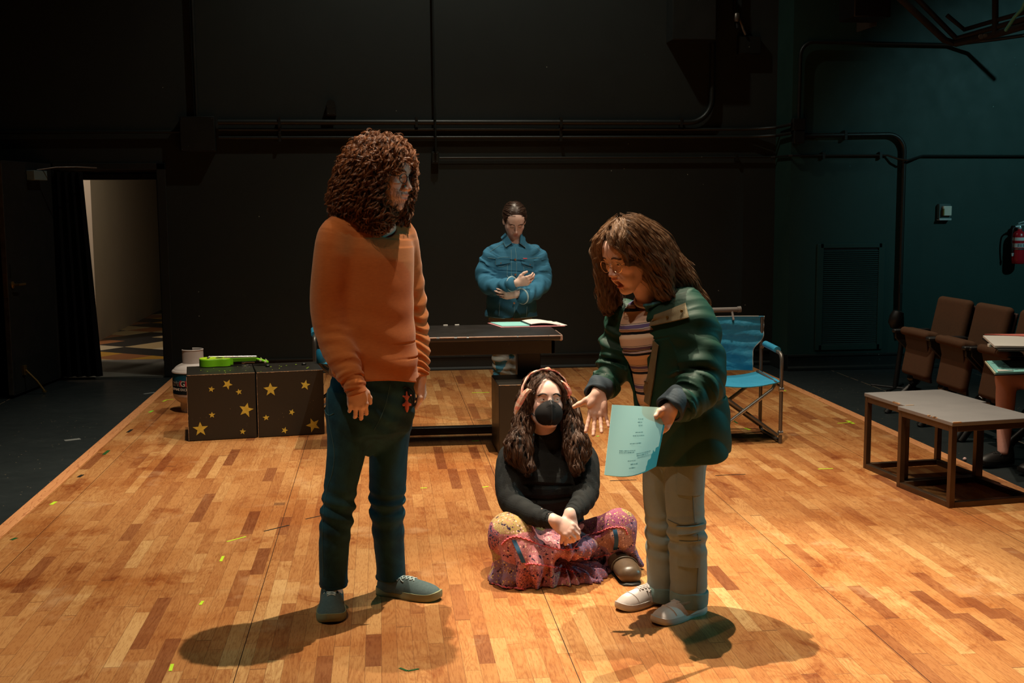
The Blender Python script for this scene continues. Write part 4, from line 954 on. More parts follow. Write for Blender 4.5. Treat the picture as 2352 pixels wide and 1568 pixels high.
def head_sdf(female=True, mouth=0.0, brow=0.0, lids=1.0, smile=0.0):
    """head in its own axes: x to its left, y forward, z up, origin between the ears at eye height"""
    s = Sdf(); m = mouth
    s.u(ell((0, -.018, .038), (.076, .098, .088)), 0)
    s.u(ell((0, .022, -.030), (.060, .062, .082)), .04)
    s.u(ell((0, .050, .040), (.058, .042, .045)), .03)
    jw = .050 if not female else .045
    for x in (-1, 1):
        s.u(cone((x*jw, -.002, -.050), (x*.022, .055-.3*m, -.098-m*.9), .020, .016), .035)
        s.u(ball((x*.040, .056, -.024), .022), .025)
        s.u(ell((x*.030, .058-.1*m, -.062-m*.5), (.020, .020, .024)), .02)
    s.u(ell((0, .070-.35*m, -.102-m*.9), (.019, .015, .015)), .02)
    s.u(cone((-.030, .077, .022+.0), (.030, .077, .022), .0125 if female else .0145, .0125 if female else .0145), .018)
    for x in (-1, 1):
        s.s(ell((x*.031, .100, .001), (.019, .017, .011)), .014)
        s.u(ball((x*.031, .0735, .000), .0150), .003)                      # lids
        s.s(ell((x*.031, .0900, -.0015*lids), (.0118, .014, .0042*lids)), .0015)
    # nose
    s.u(cone((0, .084, .010), (0, .106, -.034), .0068, .0088), .012)
    s.u(ball((0, .109, -.037), .0082), .006)
    for x in (-1, 1):
        s.u(ell((x*.0125, .099, -.041), (.0068, .0095, .0065)), .006)
    for x in (-1, 1): s.s(ell((x*.0065, .106, -.0465), (.0030, .0045, .0040)), .002)
    # muzzle and lips
    s.u(ell((0, .078, -.066), (.030, .016, .022)), .02)
    s.u(ell((0, .0945, -.0625+m*.10), (.0225+smile*.004, .0062, .0050)), .005)
    s.u(ell((0, .0925-.55*m, -.0735-m*1.12), (.0190, .0066, .0054)), .005)
    if m > .005:
        s.s(ell((0, .090-.3*m, -.068-m*.52), (.0180, .030, .0025+m*.54)), .003)
    else: s.s(ell((0, .1005, -.0682), (.0215, .006, .0011)), .0015)
    for x in (-1, 1):                                                       # ears
        s.u(ell((x*.079, -.010, -.008), (.0085, .018, .030), RZ(x*.35)), .006)
        s.s(ell((x*.087, -.007, -.006), (.006, .010, .018), RZ(x*.35)), .004)
    return s
def lip_col(c, R, s, m, lip=(.62, .30, .30), cheek=.10):
    c = np.array(c); Rm = np.array(R)
    def f(V):
        q = ((V-c)@Rm)/s; col = np.ones((len(V), 3))
        def blob(cx, r): return np.exp(-(((q-np.array(cx))/np.array(r))**2).sum(1)*1.6)
        w = np.clip(1.6*(blob((0, .097, -.0625+m*.10), (.019, .012, .0052))+blob((0, .095-.55*m, -.0735-m*1.12), (.017, .012, .0056))), 0, 1)
        if m > .005: w = np.clip(w, 0, 1); ins = blob((0, .070, -.068-m*.45), (.020, .018, .008+m*.5)); 
        col = col*(1-w[:, None])+np.array(lip)[None]*w[:, None]
        ck = np.clip(blob((.045, .06, -.03), (.022, .03, .020))+blob((-.045, .06, -.03), (.022, .03, .020))+blob((0, .11, -.037), (.012, .012, .010)), 0, 1)*cheek
        col = col*(1-ck[:, None]*np.array([0, .45, .40])[None])
        if m > .005: col = col*(1-np.clip(1.5*ins, 0, 1)[:, None]*np.array([.55, .86, .86])[None])
        return col
    return f
def eyes(parent, c, R, s, look=(0, 1, 0), iris=(.10, .05, .02)):
    EW = simple('eye_white', (.72, .70, .68), .2, var=.02); EI = simple('iris', iris, .15)
    for x in (-1, 1):
        p = np.array(c)+R@(V3(x*.031, .0735, 0)*s); r = .0132*s
        e = ob('eye', MB().lathe([(r*math.sin(a), -r*math.cos(a)) for a in np.linspace(0.001, PI-.001, 13)], p, 20), EW, parent, world=True)
        d = R@np.array(look, float); d /= np.linalg.norm(d)
        ob('iris', MB().lathe([(.0058*s, r*.905), (.0050*s, r*.955), (.0, r*1.01)], p, 18, d), EI, e, world=True)
        ob('pupil', MB().lathe([(.0026*s, r*.99), (.0, r*1.022)], p, 14, d), BLACK, e, world=True)
def brows(parent, c, R, s, mat, lift=(0, 0), th=.0016, n=110, H=None, thick=1.0):
    g = np.random.default_rng(5); q = []
    for x in (-1, 1):
        for i in range(n):
            t = g.uniform(0, 1); q.append((x*(.012+.036*t), .125, .0185+lift[0]+.006*math.sin(PI*min(1, t*1.15))-.004*t+lift[1]*(1-t)+g.uniform(-.0026, .0026)*(1-.5*t)*thick))
    q, _ = march(q, H, (0, 1, 0), .0004, 30); pts = list(np.array(c)+(q*s)@R.T)
    def gd(i, r, g):
        x = -1 if i < n else 1
        d = R@V3(x*.0085, -.0025, .0022+g.uniform(-.001, .001))*s; return [r-R@V3(0, .0006, 0), r+d*.5+R@V3(0, .0010, 0), r+d]
    locks('eyebrows', pts, gd, mat, parent, r=th*.45, n=5, seed=3)
def hand_sdf(curl=(.3, .3, .3, .3), spread=.06, thumb=None, thumb_curl=.2, bend=None):
    """thumb side +x, fingers +y, back of the hand +z, origin at the wrist"""
    s = Sdf()
    s.u(loft([(0, -.018, 0, .024, .018), (0, 0, 0, .026, .018), (0, .03, .0, .034, .0155), (0, .065, .001, .040, .0135), (0, .088, 0, .038, .010)], (1, 0, 0), 9, cap=.8), 0)
    s.u(ell((-.026, .045, -.008), (.013, .034, .012)), .010); s.u(ell((.024, .036, -.012), (.018, .030, .014), RZ(-.5)), .012)
    bases = [(.030, .086), (.0105, .092), (-.010, .088), (-.029, .078)]
    segl = [(.040, .025, .021), (.044, .028, .022), (.041, .026, .021), (.031, .020, .018)]
    rad = [.0088, .0090, .0085, .0074]
    for i, ((bx_, by), L, r) in enumerate(zip(bases, segl, rad)):
        a = -spread*(i-1.35) if bend is None else bend[i]; fd = V3(math.sin(a), math.cos(a), 0); p = V3(bx_, by-.006, .001); ang = 0
        s.u(ball(p, r*1.08), .010)
        c = curl[i]; cc = c if hasattr(c, '__len__') else (c*.9, c*1.1, c*.7)
        for j in range(3):
            ang += cc[j]; d = fd*math.cos(ang)+V3(0, 0, -1)*math.sin(ang); q = p+d*L[j]
            s.u(cone(p, q, r*(1-.06*j), r*(1-.06*(j+1))), .004 if j else .007)
            p = q
    th = thumb or [(.020, .012, -.008), (.046, .040, -.016), (.060, .068, -.020), (.064, .094, -.022)]
    rr = (.0150, .0118, .0100, .0085)
    for a, b, ra, rb in zip(th[:-1], th[1:], rr[:-1], rr[1:]): s.u(cone(a, b, ra, rb), .008)
    return s
def nails(parent): pass
def hand_frame(thumb, fingers):
    y = np.array(fingers, float); y /= np.linalg.norm(y); x = np.array(thumb, float); x = x-y*(x@y); x /= np.linalg.norm(x)
    return x, y
def hand(body, wrist, fingers, thumbdir, backdir, s=1.0, k=.008, **kw):
    x, y = hand_frame(thumbdir, fingers); z = np.cross(x, y); b = np.array(backdir, float)
    if z@b < 0: z = -z
    body.u(local(hand_sdf(**kw), wrist, np.array([x, y, z]).T, s), max(k, .014))
# ---- hair that follows a sculpted volume
def strands(name, vol, seeds, comb, mat, parent, n=16, step=.009, offs=(0, .012), wave_=(0, 0), curl=(0, 0), r=.0013, seed=1, sides=3, taper=.4, rand=.3, coh=.5, avoid=None, lift=0.0, label=None, clump=(1, .003), ctaper=.35):
    g = np.random.default_rng(seed); N = len(seeds); P = np.array(seeds, float); path = []; off = g.uniform(*offs, N); rnd = g.normal(0, 1, (N, 3))
    def grad(P):
        e = .004; G = np.stack([vol.ev((P+d).astype(F32))-vol.ev((P-d).astype(F32)) for d in np.eye(3)*e], 1); return G/(np.linalg.norm(G, axis=1)[:, None]+1e-9)
    for i in range(n):
        G = grad(P); D = vol.ev(P.astype(F32)); P = P-G*((D-off)*(.9 if i == 0 else .35))[:, None]
        if avoid is not None:
            P = avoid(P)
        path.append(P.copy())
        c = comb(P)+rnd*rand*.5; c = c-G*(c*G).sum(1)[:, None]*(.85-lift*i/n); c /= np.linalg.norm(c, axis=1)[:, None]+1e-9
        P = P+c*step*g.uniform(.8, 1.2, N)[:, None]
    C = np.stack(path, 1)
    T = np.gradient(C, axis=1); T /= np.linalg.norm(T, axis=2)[..., None]+1e-9
    u = np.cross(T, V3(.31, .2, .93)); u /= np.linalg.norm(u, axis=2)[..., None]+1e-9; w_ = np.cross(T, u)
    t = np.linspace(0, 1, n)[None]; L = n*step
    ph0 = (np.sin(C[:, :1, 0]*31)+np.sin(C[:, :1, 1]*37+1)+np.sin(C[:, :1, 2]*23+2))*2.2*coh+g.uniform(0, 2*PI, (N, 1))*(1-coh)
    if wave_[0]:
        C = C+u*(wave_[0]*np.minimum(1, t*3)*np.sin(2*PI*wave_[1]*L*t+ph0))[..., None]
    if curl[0]:
        cr = curl[0]*g.uniform(.5, 1.35, (N, 1))*np.minimum(1, t*5); a = ph0+2*PI*curl[1]*L*t*g.uniform(.8, 1.25, (N, 1))
        C = C+u*(cr*np.cos(a))[..., None]+w_*(cr*np.sin(a))[..., None]
    T = np.gradient(C, axis=1); T /= np.linalg.norm(T, axis=2)[..., None]+1e-9
    u = np.cross(T, V3(.31, .2, .93)); u /= np.linalg.norm(u, axis=2)[..., None]+1e-9; w_ = np.cross(T, u)
    if clump[0] > 1:
        k = clump[0]; a = g.uniform(0, 2*PI, (N, k, 1)); q = clump[1]*np.sqrt(g.uniform(0, 1, (N, k, 1)))*(1-(1-ctaper)*t[None])+.0006*np.sin(t[None]*g.uniform(6, 16, (N, k, 1))+a*3)
        C = (C[:, None]+u[:, None]*(q*np.cos(a))[..., None]+w_[:, None]*(q*np.sin(a))[..., None])
        sh = (T[:, None]*(g.uniform(-.5, .5, (N, k, 1, 1))*step)); C = (C+sh).reshape(N*k, n, 3)
        u = np.repeat(u, k, 0); w_ = np.repeat(w_, k, 0); N = N*k
    rr = r*g.uniform(.6, 1.35, (N, 1))*(1-(1-taper)*t**2)
    ang = 2*PI*np.arange(sides)/sides
    ring = C[:, :, None]+rr[:, :, None, None]*(u[:, :, None]*np.cos(ang)[None, None, :, None]+w_[:, :, None]*np.sin(ang)[None, None, :, None])
    base = np.array([[i*sides+k, i*sides+(k+1) % sides, (i+1)*sides+(k+1) % sides, (i+1)*sides+k] for i in range(n-1) for k in range(sides)])
    Fc = (base[None]+(np.arange(N)*n*sides)[:, None, None]).reshape(-1, 4)
    return ob(name, (ring.reshape(-1, 3), Fc), mat, parent, world=True, label=label)
def sample(V, N, seed=0, keep=None):
    g = np.random.default_rng(seed)
    if keep is not None: V = V[keep(V)]
    return V[g.integers(0, len(V), N)]+g.normal(0, .0015, (N, 3))
# ---- shoes
def shoe(parent, name, heel, direction, L=.29, W=.098, up_mat=None, sole_mat=None, lace_mat=None, high=.085, sole_h=.030, toe_cap=False, label=None):
    d = np.array([direction[0], direction[1], 0.0]); d /= np.linalg.norm(d); x = np.array([d[1], -d[0], 0]); c = np.array([heel[0], heel[1], 0.0]); R = np.array([x, d, [0, 0, 1]]).T
    w = W/2
    def hw(t): return w*(.78*math.sqrt(max(0, 1-((t-.20)/.205)**2)) if t < .2 else (.78-.06*math.sin(PI*min(1, (t-.2)/.3)) if t < .42 else (.78+.22*math.sin(PI/2*min(1, (t-.42)/.28)) if t < .72 else math.sqrt(max(0, 1-((t-.72)/.285)**2)))))
    ts = np.concatenate([[0, .012, .04, .09], np.linspace(.15, .9, 18), [.95, .98, .995, 1.0]])
    out = [(hw(t), t*L) for t in ts]+[(-hw(t), t*L) for t in ts[::-1][1:-1]]
    m = MB(); lay = [(.0, .94), (.004, 1.0), (sole_h*.55, 1.03), (sole_h, 1.0), (sole_h, .9)]; n = len(out); vs = []
    for z, k in lay:
        for (a, b) in out:
            toe = max(0, (b/L-.8)/.2)**2*.012
            vs.append(c+R@V3(a*k, L/2+(b-L/2)*(1-(1-k)*.35), z+toe))
    m.add(vs, [(i*n+k, i*n+(k+1) % n, (i+1)*n+(k+1) % n, (i+1)*n+k) for i in range(len(lay)-1) for k in range(n)]+[tuple(range(n))[::-1], tuple(range((len(lay)-1)*n, len(lay)*n))])
    s = Sdf(); z0 = sole_h-.012
    s.u(ell((0, .21*L, z0+.012), (w*.78, .20*L, high-z0-.01)), 0)
    s.u(ell((0, .47*L, z0), (w*.86, .36*L, .062)), .02)
    s.u(ell((0, .75*L, z0), (w*.97, .25*L, .045)), .025)
    s.u(cone((0, .20*L, .05), (0, .19*L, high+.02), .036, .034), .02)
    s.s(plane((0, 0, z0), (0, 0, 1)), 0) if False else s.i(lambda P: z0-P[:, 2], 0)
    s.i(lambda P: P[:, 2]-high-.018*0-.0, 0.003)
    s.s(cone((0, .20*L, high-.012), (0, .19*L, high+.06), .027, .030), .004)
    S2 = Sdf().u(local(s, c, R), 0)
    lo = c+np.array([-.34, -.34, -.01]); hi = c+np.array([.34, .34, high+.06])
    o = sob(name, S2, lo, hi, .003, up_mat, parent, label=label)
    ob('sole', m, sole_mat, o, world=True)
    lm = MB()
    def tops(L_):
        P, _ = march([(x, y, .15) for x, y, u_ in L_], s, (0, 0, 1), .0015, 25); return [c+R@(p+V3(0, 0, u_)) for p, (x, y, u_) in zip(P, L_)]
    for i in range(5):
        t = .33+.058*i; h_ = .021-.0012*i
        for sg in (1, -1): lm.tube(tops([(sg*h_*(1-2*q), (t+.046*q)*L, .0005+.001*(sg > 0)) for q in np.linspace(0, 1, 7)]), .0023, 6)
    for sg in (1, -1):
        lm.tube(tops([(0, .36*L, .003)]+[(sg*a_, b_*L, .005) for a_, b_ in ((.012, .34), (.026, .345), (.031, .375), (.020, .385))]+[(0, .365*L, .004)]), .0021, 6)
        lm.tube(tops([(0, .36*L, .003)]+[(sg*a_, b_*L, .001) for a_, b_ in ((.015, .39), (.026, .43), (.030, .47))]), .0021, 6)
    if toe_cap:
        ob('toe_seam', MB().tube(tops([(hw(t_)*.93*k, t_*L, 0) for k, t_ in zip(np.linspace(-1, 1, 15), .70+.06*np.cos(np.linspace(-1.5, 1.5, 15)))]), .0016, 6), lace_mat, o, world=True)
        for e_ in tops([(k*.026, t_*L, 0) for k in (-1, 1) for t_ in (.44, .50)]): ob('eyelet', MB().lathe([(.0035, 0), (.0042, .001), (.0015, .0015)], e_, 10, (0, 0, 1)), CHROME, o, world=True)
    ob('laces', lm, lace_mat, o, world=True)
    return o, R, c
def rows(L, Y=None):
    """(u, v, Y, half_side, half_front) in photo pixels and metres -> loft rows"""
    return [(*at(u, v, y), a, b) for (u, v, y, a, b) in L]
PEOPLE = os.environ.get('PEOPLE', 'MSWBR')
HQ = float(os.environ.get('HQ', '1'))
def march(pts, sdf, dirv=(0, -1, 0), off=.001, n=60, far=1.2):
    """move all points against dirv until they touch the surface; returns points and hit flags"""
    P = np.array(pts, float).reshape(-1, 3); P0 = P.copy(); d = np.array(dirv, float); act = np.ones(len(P), bool); v = np.full(len(P), 9.0)
    for _ in range(n):
        i = np.where(act)[0]
        if not len(i): break
        v[i] = sdf.ev(P[i].astype(F32)); go = v[i] >= off; act[i[~go]] = False; j = i[go]
        P[j] -= (d if d.ndim == 1 else d[j])*(np.maximum(v[j]-off, .0005)*.9)[:, None]
    return P, (v < .02) & (np.linalg.norm(P-P0, axis=1) < far)
def onto(pts, sdf, dirv=(0, -1, 0), off=.001):
    P, ok = march(pts, sdf, dirv, off); return list(P[ok])
def drape(pix, sdf, Y, back, off, ns=8, nt=8):
    """grid over a quad of 4 photo corners, laid on the sculpted surface"""
    (a, b, c, d) = [np.array(q, float) for q in pix]; uv = [(a*(1-s)+b*s)*(1-t)+(d*(1-s)+c*s)*t for s in np.linspace(0, 1, ns) for t in np.linspace(0, 1, nt)]
    P, ok = march([at(q[0], q[1], Y)-V3(0, back, 0) for q in uv], sdf, (0, -1, 0), off); return P.reshape(ns, nt, 3), bool(ok.all())
def ring(c, n_, rx, ry, side, r, m=None, N=40):
    B = basis(n_, side); m = m or MB()
    return m.tube([np.array(c)+B@V3(rx*math.cos(a), ry*math.sin(a), 0) for a in np.linspace(0, 2*PI, N, endpoint=False)], r, 8, closed=True)

def box_of(c, r): return (np.array(c)-r, np.array(c)+r)

def face_keep(hc, HR, s=1.0, top=.086, w=.066, y0=.040, skew=0.0):
    """hairline: hair inside it is swept aside to either temple"""
    hc = np.array(hc)
    def f(P):
        q = ((P-hc)@HR)/s; z = q[:, 2]; lim = w*np.sqrt(np.clip((top-z)/.065, 0, 1)); x = q[:, 0]-skew*np.clip((z-.02)/.06, 0, 1)
        m = (q[:, 1] > y0) & (np.abs(x) < lim) & (z > -.16) & (z < top)
        sg = np.where(x >= 0, 1, -1); q2 = q.copy(); q2[:, 0] = np.where(m, q[:, 0]-x+sg*lim, q[:, 0]); q2[:, 1] = np.where(m, np.minimum(q[:, 1], .098-.45*np.maximum(np.abs(q2[:, 0])-.02, 0)), q[:, 1])
        return (q2*s)@HR.T+hc
    return f
def outside(V, f):
    return V[np.linalg.norm(f(V)-V, axis=1) < .003]
# ---------------------------------------------------------------- the man in the orange sweater
def man():
    SK = skin_mat('man_skin', (.80, .50, .40)); HM = hair_mat('auburn_curls', (.060, .018, .006), (.34, .125, .042))
    S_ = V3(.87, .5, 0); Fv = V3(.5, -.87, 0)
    hc = at(884, 403, 4.64); HR = frame((.86, -.50, -.10), (.06, 0, 1)); hs = 1.03
    body = Sdf(); H = head_sdf(False, .004)
    body.u(local(H, hc, HR, hs), 0)
    neckb = at(868, 510, 4.66); body.u(cone(hc+HR@V3(0, -.020, -.07)*hs, neckb, .056, .062), .025)
    # hands
    wr = at(818, 886, 4.45); hand(body, wr, (.06, .22, -1), (1, .15, 0), (0.05, -1, -.1), .96, curl=((.38, .45, .3), (.30, .42, .3), (.32, .45, .3), (.42, .5, .3)), spread=.05, thumb=[(.020, .012, -.010), (.040, .042, -.020), (.050, .068, -.026), (.052, .090, -.030)])
    wl = at(967, 866, 4.76); hand(body, wl, (.03, .0, -1), (-.35, -.93, 0), (.93, -.35, 0), .98, curl=((.45, .75, .45), (.55, .85, .5), (.6, .9, .5), (.65, .9, .5)), spread=.04, thumb=[(.018, .012, -.012), (.036, .040, -.026), (.040, .066, -.040), (.036, .088, -.052)])
    # the rest of the body runs on inside the clothes
    body.u(loft(rows([(866, 505, 4.67, .06, .055), (852, 545, 4.68, .15, .07), (857, 640, 4.69, .14, .09), (860, 760, 4.69, .13, .09), (858, 900, 4.70, .14, .09), (855, 960, 4.70, .13, .08)]), S_, 10), .03)
    shR, elR = at(772, 545, 4.59), at(762, 730, 4.58); shL, elL = at(928, 548, 4.80), at(958, 705, 4.84)
    for a, b, c_ in ((shR, elR, wr), (shL, elL, wl)): body.u(cone(a, b, .036, .028), .03); body.u(cone(b, c_, .028, .020), .015)
    for pts in (((806, 930, 4.66), (778, 1130, 4.65), (768, 1330, 4.70), (768, 1385, 4.71)), ((898, 930, 4.76), (888, 1130, 4.79), (895, 1310, 4.84), (896, 1360, 4.85))):
        q = [at(*p) for p in pts]; body.u(cone(q[0], q[1], .065, .045), .04); body.u(cone(q[1], q[2], .045, .036), .02); body.u(cone(q[2], q[3], .036, .030), .01)
    base = V3(float(neckb[0]), 4.70, 0)
    hb = (hc-.135, hc+V3(.135, .135, .135)); 
    def box_of(c, r): return (np.array(c)-r, np.array(c)+r)
    o = sob('person', body, (-.5, 4.2, .03), (.5, 5.1, 1.78), .007, SK, loc=base, colfn=lip_col(hc, HR, hs, .004, (.80, .48, .46), .25),
            extra=[(hc-V3(.13, .13, .17), hc+V3(.13, .13, .14), .0022), (*box_of(wr-V3(0, 0, .09), V3(.075, .075, .125)), .0022), (*box_of(wl-V3(0, 0, .09), V3(.075, .09, .125)), .0022)])
    tag(o, 'person with long curly auburn hair, rust orange sweater and dark jeans, standing', 'person')
    eyes(o, hc, HR, hs, (.1, 1, -.12)); brows(o, hc, HR, hs, HM, H=H)
    # sweater
    def tor(t, a, P): return .0045*wave(P, 15, 1.0)+.0035*np.sin(P[:, 2]*60+3*np.sin(P[:, 0]*14)+2*a)*np.clip(t-.45, 0, .4)*2
    sw = Sdf().u(loft(rows([(866, 496, 4.66, .066, .060), (858, 512, 4.67, .115, .075), (852, 535, 4.68, .165, .090), (850, 580, 4.68, .178, .115), (854, 660, 4.68, .168, .125), (858, 740, 4.68, .166, .130), (861, 810, 4.68, .172, .134), (858, 870, 4.68, .178, .136), (857, 900, 4.68, .180, .136)]), S_, 18, 2.15, disp=tor), 0)
    def slR(t, a, P):
        k = np.clip((t-.40)/.35, 0, 1); return .0048*k*(np.sin(t*62+2.2*np.sin(a*1+t*9)+1.5*a)*.7+.3*np.sin(t*118+2.2*a))*np.clip((.97-t)*25, 0, 1)+.003*wave(P, 18)
    def slL(t, a, P):
        k = np.clip((t-.22)/.2, 0, 1); return .0042*k*np.sin(t*92+2.0*np.sin(a*2+t*5)+1.2*a)*np.clip((.95-t)*20, 0, 1)+.002*wave(P, 18)
    sw.u(loft(rows([(790, 520, 4.62, .060, .055), (768, 548, 4.585, .067, .066), (757, 620, 4.57, .066, .066), (754, 700, 4.57, .066, .064), (764, 760, 4.555, .066, .060), (784, 815, 4.51, .062, .056), (803, 858, 4.47, .050, .047), (813, 880, 4.45, .040, .037), (821, 905, 4.44, .037, .034)]), (1, .2, 0), 26, 2.0, disp=slR), .035)
    sw.u(loft(rows([(905, 522, 4.75, .055, .05), (925, 548, 4.79, .058, .060), (940, 620, 4.83, .052, .056), (952, 700, 4.84, .048, .054), (958, 760, 4.83, .046, .052), (963, 810, 4.80, .042, .048), (966, 850, 4.775, .034, .038), (967, 866, 4.77, .032, .036)]), (1, 0, 0), 24, 2.0, disp=slL), .03)
    # cuffs close on the wrists, hem cut, neck opening
    sw.s(cone(hc, neckb-V3(0, 0, .02), .040, .068), .01)
    a0 = at(740, 856, 4.6); a1 = at(955, 886, 4.6)
    nrm = V3(-(a1[2]-a0[2]), 0, a1[0]-a0[0]); nrm /= np.linalg.norm(nrm)
    cutc = a0
    def hem(P):
        d = -((P-A(cutc))@A(nrm)); d = d+.012*np.sin(P[:, 0]*14+1); arms = (P[:, 0] < (A(a0)[0]+.035+np.clip((P[:, 2]*0), 0, 1)))*0
        armR = _len((P-A(wr))*A(1, 1, .45))-.085; armL = _len((P-A(wl))*A(1, 1, .5))-.062
        return np.minimum(d, np.minimum(armR, armL))
    sw.i(hem, .004)
    cR = at(826, 902, 4.44); cLn = at(966, 862, 4.76)
    sw.s(lambda P: np.maximum(((A(cR)-P)@A(.28, .0, .96)*-1)*-1, _len(P-A(cR))-.10)*1.0 if False else np.maximum((P-A(cR))@A(-.30, 0, 1.0)/1.044, _len(P-A(cR))-.11), .002)
    sw.s(lambda P: np.maximum((P-A(cLn))@A(0, 0, 1.0), _len(P-A(cLn))-.10), .002)
    KN = fabric('rust_orange_knit', (.40, .112, .026), (.53, .165, .040), 55, .92, .35, 420, (1, 1, 3.2), .1, .25)
    so = sob('sweater', sw, (-.55, 4.2, .75), (.45, 5.1, 1.62), .0036, KN, o)
    # cuff ribs, neckline and shoulder seam
    SEAM = simple('dark_rust_seam', (.28, .080, .016), .9)
    ob('neckline', ring(at(868, 500, 4.655), (.1, -.3, 1), .070, .064, (0, 1, 0), .0055), SEAM, so, world=True)
    # jeans
    def jn(ph):
        def f(t, a, P):
            kn = np.exp(-((t-.50)/.09)**2); an = np.clip((t-.80)/.12, 0, 1)
            return .0065*kn*np.sin(t*95+1.5*np.sin(a+ph)+1.2*a)+.0075*an*np.sin(t*110+1.7*np.sin(a*1.5+ph)+a)+.004*wave(P, 13, ph)
        return f
    je = Sdf().u(loft(rows([(858, 850, 4.69, .160, .118), (856, 900, 4.69, .170, .125), (852, 950, 4.69, .172, .125), (850, 985, 4.69, .150, .110)]), S_, 8, 2.2, disp=lambda t, a, P: .004*wave(P, 30, 2)+.0025*np.sin(P[:, 2]*90+P[:, 0]*60)), 0)
    je.u(loft(rows([(806, 900, 4.65, .085, .095), (801, 960, 4.645, .086, .100), (796, 1030, 4.64, .077, .088), (783, 1110, 4.64, .068, .076), (776, 1170, 4.65, .066, .072), (768, 1240, 4.67, .060, .068), (766, 1310, 4.69, .057, .062), (767, 1352, 4.70, .060, .066), (767, 1375, 4.70, .060, .066)]), (1, 0, 0), 26, 2.1, disp=jn(0)), .03)
    je.u(loft(rows([(898, 900, 4.75, .082, .095), (898, 960, 4.76, .084, .098), (893, 1030, 4.77, .078, .088), (890, 1110, 4.78, .073, .078), (888, 1160, 4.79, .068, .072), (893, 1240, 4.82, .062, .068), (898, 1300, 4.84, .059, .066), (898, 1330, 4.85, .062, .070), (898, 1355, 4.85, .062, .070)]), (1, 0, 0), 26, 2.1, disp=jn(2.1)), .03)
    zR = float(at(767, 1352, 4.66)[2]); zL = float(at(898, 1334, 4.80)[2]); xm = float(at(835, 1340, 4.75)[0])
    je.i(lambda P: np.where(P[:, 0] < xm, zR-P[:, 2], zL-P[:, 2]), .003)
    je.s(lambda P: np.where(P[:, 0] < xm, _len((P-A(at(767, 1350, 4.70)))*A(1, 1, .5))-.050, _len((P-A(at(898, 1332, 4.85)))*A(1, 1, .5))-.052), .003)
    je.i(lambda P: P[:, 2]-float(at(858, 852, 4.69)[2]), .003)
    t = NT('dark_teal_denim'); p = t.obj(); n = t.ramp(t.noise(p, 6, 5, .65, .6), [(.36, (0, 0, 0)), (.66, (1, 1, 1))]); n2 = t.noise(t.scale(p, (1, 1, .3)), 420, 2)
    c = t.mix(n, (.004, .024, .040), (.016, .078, .112)); c = t.mix(t.math('MULTIPLY', n2, .3), c, (.03, .09, .12)); t.bump(n2, .3, .001); JM = t.out(c, .8, 0, .2)
    jo = sob('jeans', je, (-.45, 4.4, .04), (.35, 5.05, 1.05), .0036, JM, o)
    ST = simple('denim_stitching', (.05, .13, .15), .8)
    sm = [at(u, v, 4.60) for u, v in ((752, 900), (755, 960), (768, 1030), (764, 1080), (752, 1120), (742, 1180), (740, 1260), (742, 1330))]
    q = spline([p-V3(0, .35, 0) for p in sm], 50); q = onto(q, je, (0, -1, 0), .0006); ob('side_seam', MB().tube(q, .0011, 6), ST, jo, world=True)
    q = onto([p-V3(0, .3, 0) for p in spline([at(u, v, 4.6) for u, v in ((896, 882), (886, 925), (872, 960), (858, 985))], 16)], je); ob('fly_seam', MB().tube(q, .0011, 6), ST, jo, world=True)
    q = onto([p-V3(0, .3, 0) for p in spline([at(u, v, 4.6) for u, v in ((742, 945), (754, 952), (768, 945))], 10)], je); ob('pocket_edge', MB().tube(q, .0016, 6), ST, jo, world=True)
    # shoes
    UP = fabric('grey_green_mesh', (.060, .095, .100), (.115, .165, .165), 90, .75, .4, 700); SO = simple('olive_sole', (.24, .25, .14), .6); LA = simple('pale_laces', (.55, .66, .66), .8)
    shoe(o, 'running_shoe', at(764, 1392, 4.79)[:2], (.02, -1), .298, .116, UP, SO, LA, .098, .032)
    h2 = fl(873, 1366); shoe(o, 'running_shoe', (h2[0]-.012, 4.855), (.88, -.46), .292, .106, UP, SO, LA, .098, .032)
    # hair: a curly volume with the face left open
    vol = Sdf()
    def X(u, v, Y): return at(u, v, Y)
    vol.u(ell(X(866, 389, 4.66), (.128, .128, .124)), 0); vol.u(ell(hc+HR@V3(0, -.020, .044), (.101, .122, .114), HR), .02)
    vol.u(ell(X(842, 432, 4.66), (.112, .122, .118)), .05)
    vol.u(ell(X(818, 460, 4.66), (.092, .105, .080)), .05)
    vol.u(ell(X(862, 478, 4.60), (.070, .060, .080)), .04)
    vol.u(ell(X(915, 410, 4.76), (.060, .050, .110)), .04)
    vol.u(ell(X(908, 480, 4.73), (.050, .045, .070)), .03)
    fc = hc+HR@V3(-.03, .115, -.045); 
    vol.s(ell(fc, (.074, .070, .094), HR), .015); vol.s(ell(hc+HR@V3(-.010, .108, .035), (.050, .040, .042), HR), .015)
    vol.s(ell(hc+HR@V3(-.055, .085, -.05), (.040, .050, .085), HR), .02)
    V, Fc = vol.mesh(hc-V3(.35, .3, .35), hc+V3(.25, .3, .22), .006)
    core = Sdf().u(lambda P: vol.ev(P)+.010, 0)
    hv = sob('hair', core, hc-V3(.35, .3, .35), hc+V3(.25, .3, .22), .005, simple('dark_auburn_under', (.035, .013, .006), .8), o)
    sd = sample(V, int(1500*HQ), 1, lambda V: vol.ev(V.astype(F32)) > -.02)
    top = hc+V3(-.02, .02, .12)
    def comb(P):
        r = P-top; r[:, 2] = 0; return V3(-.02, 0, -1)[None]+r*3.5
    strands('curls', vol, sd, comb, HM, hv, n=22, step=.0068, offs=(-.012, .012), curl=(.0105, 17), r=.00052, seed=3, coh=.8, rand=.55, lift=.35, clump=(13, .0050), ctaper=.3)
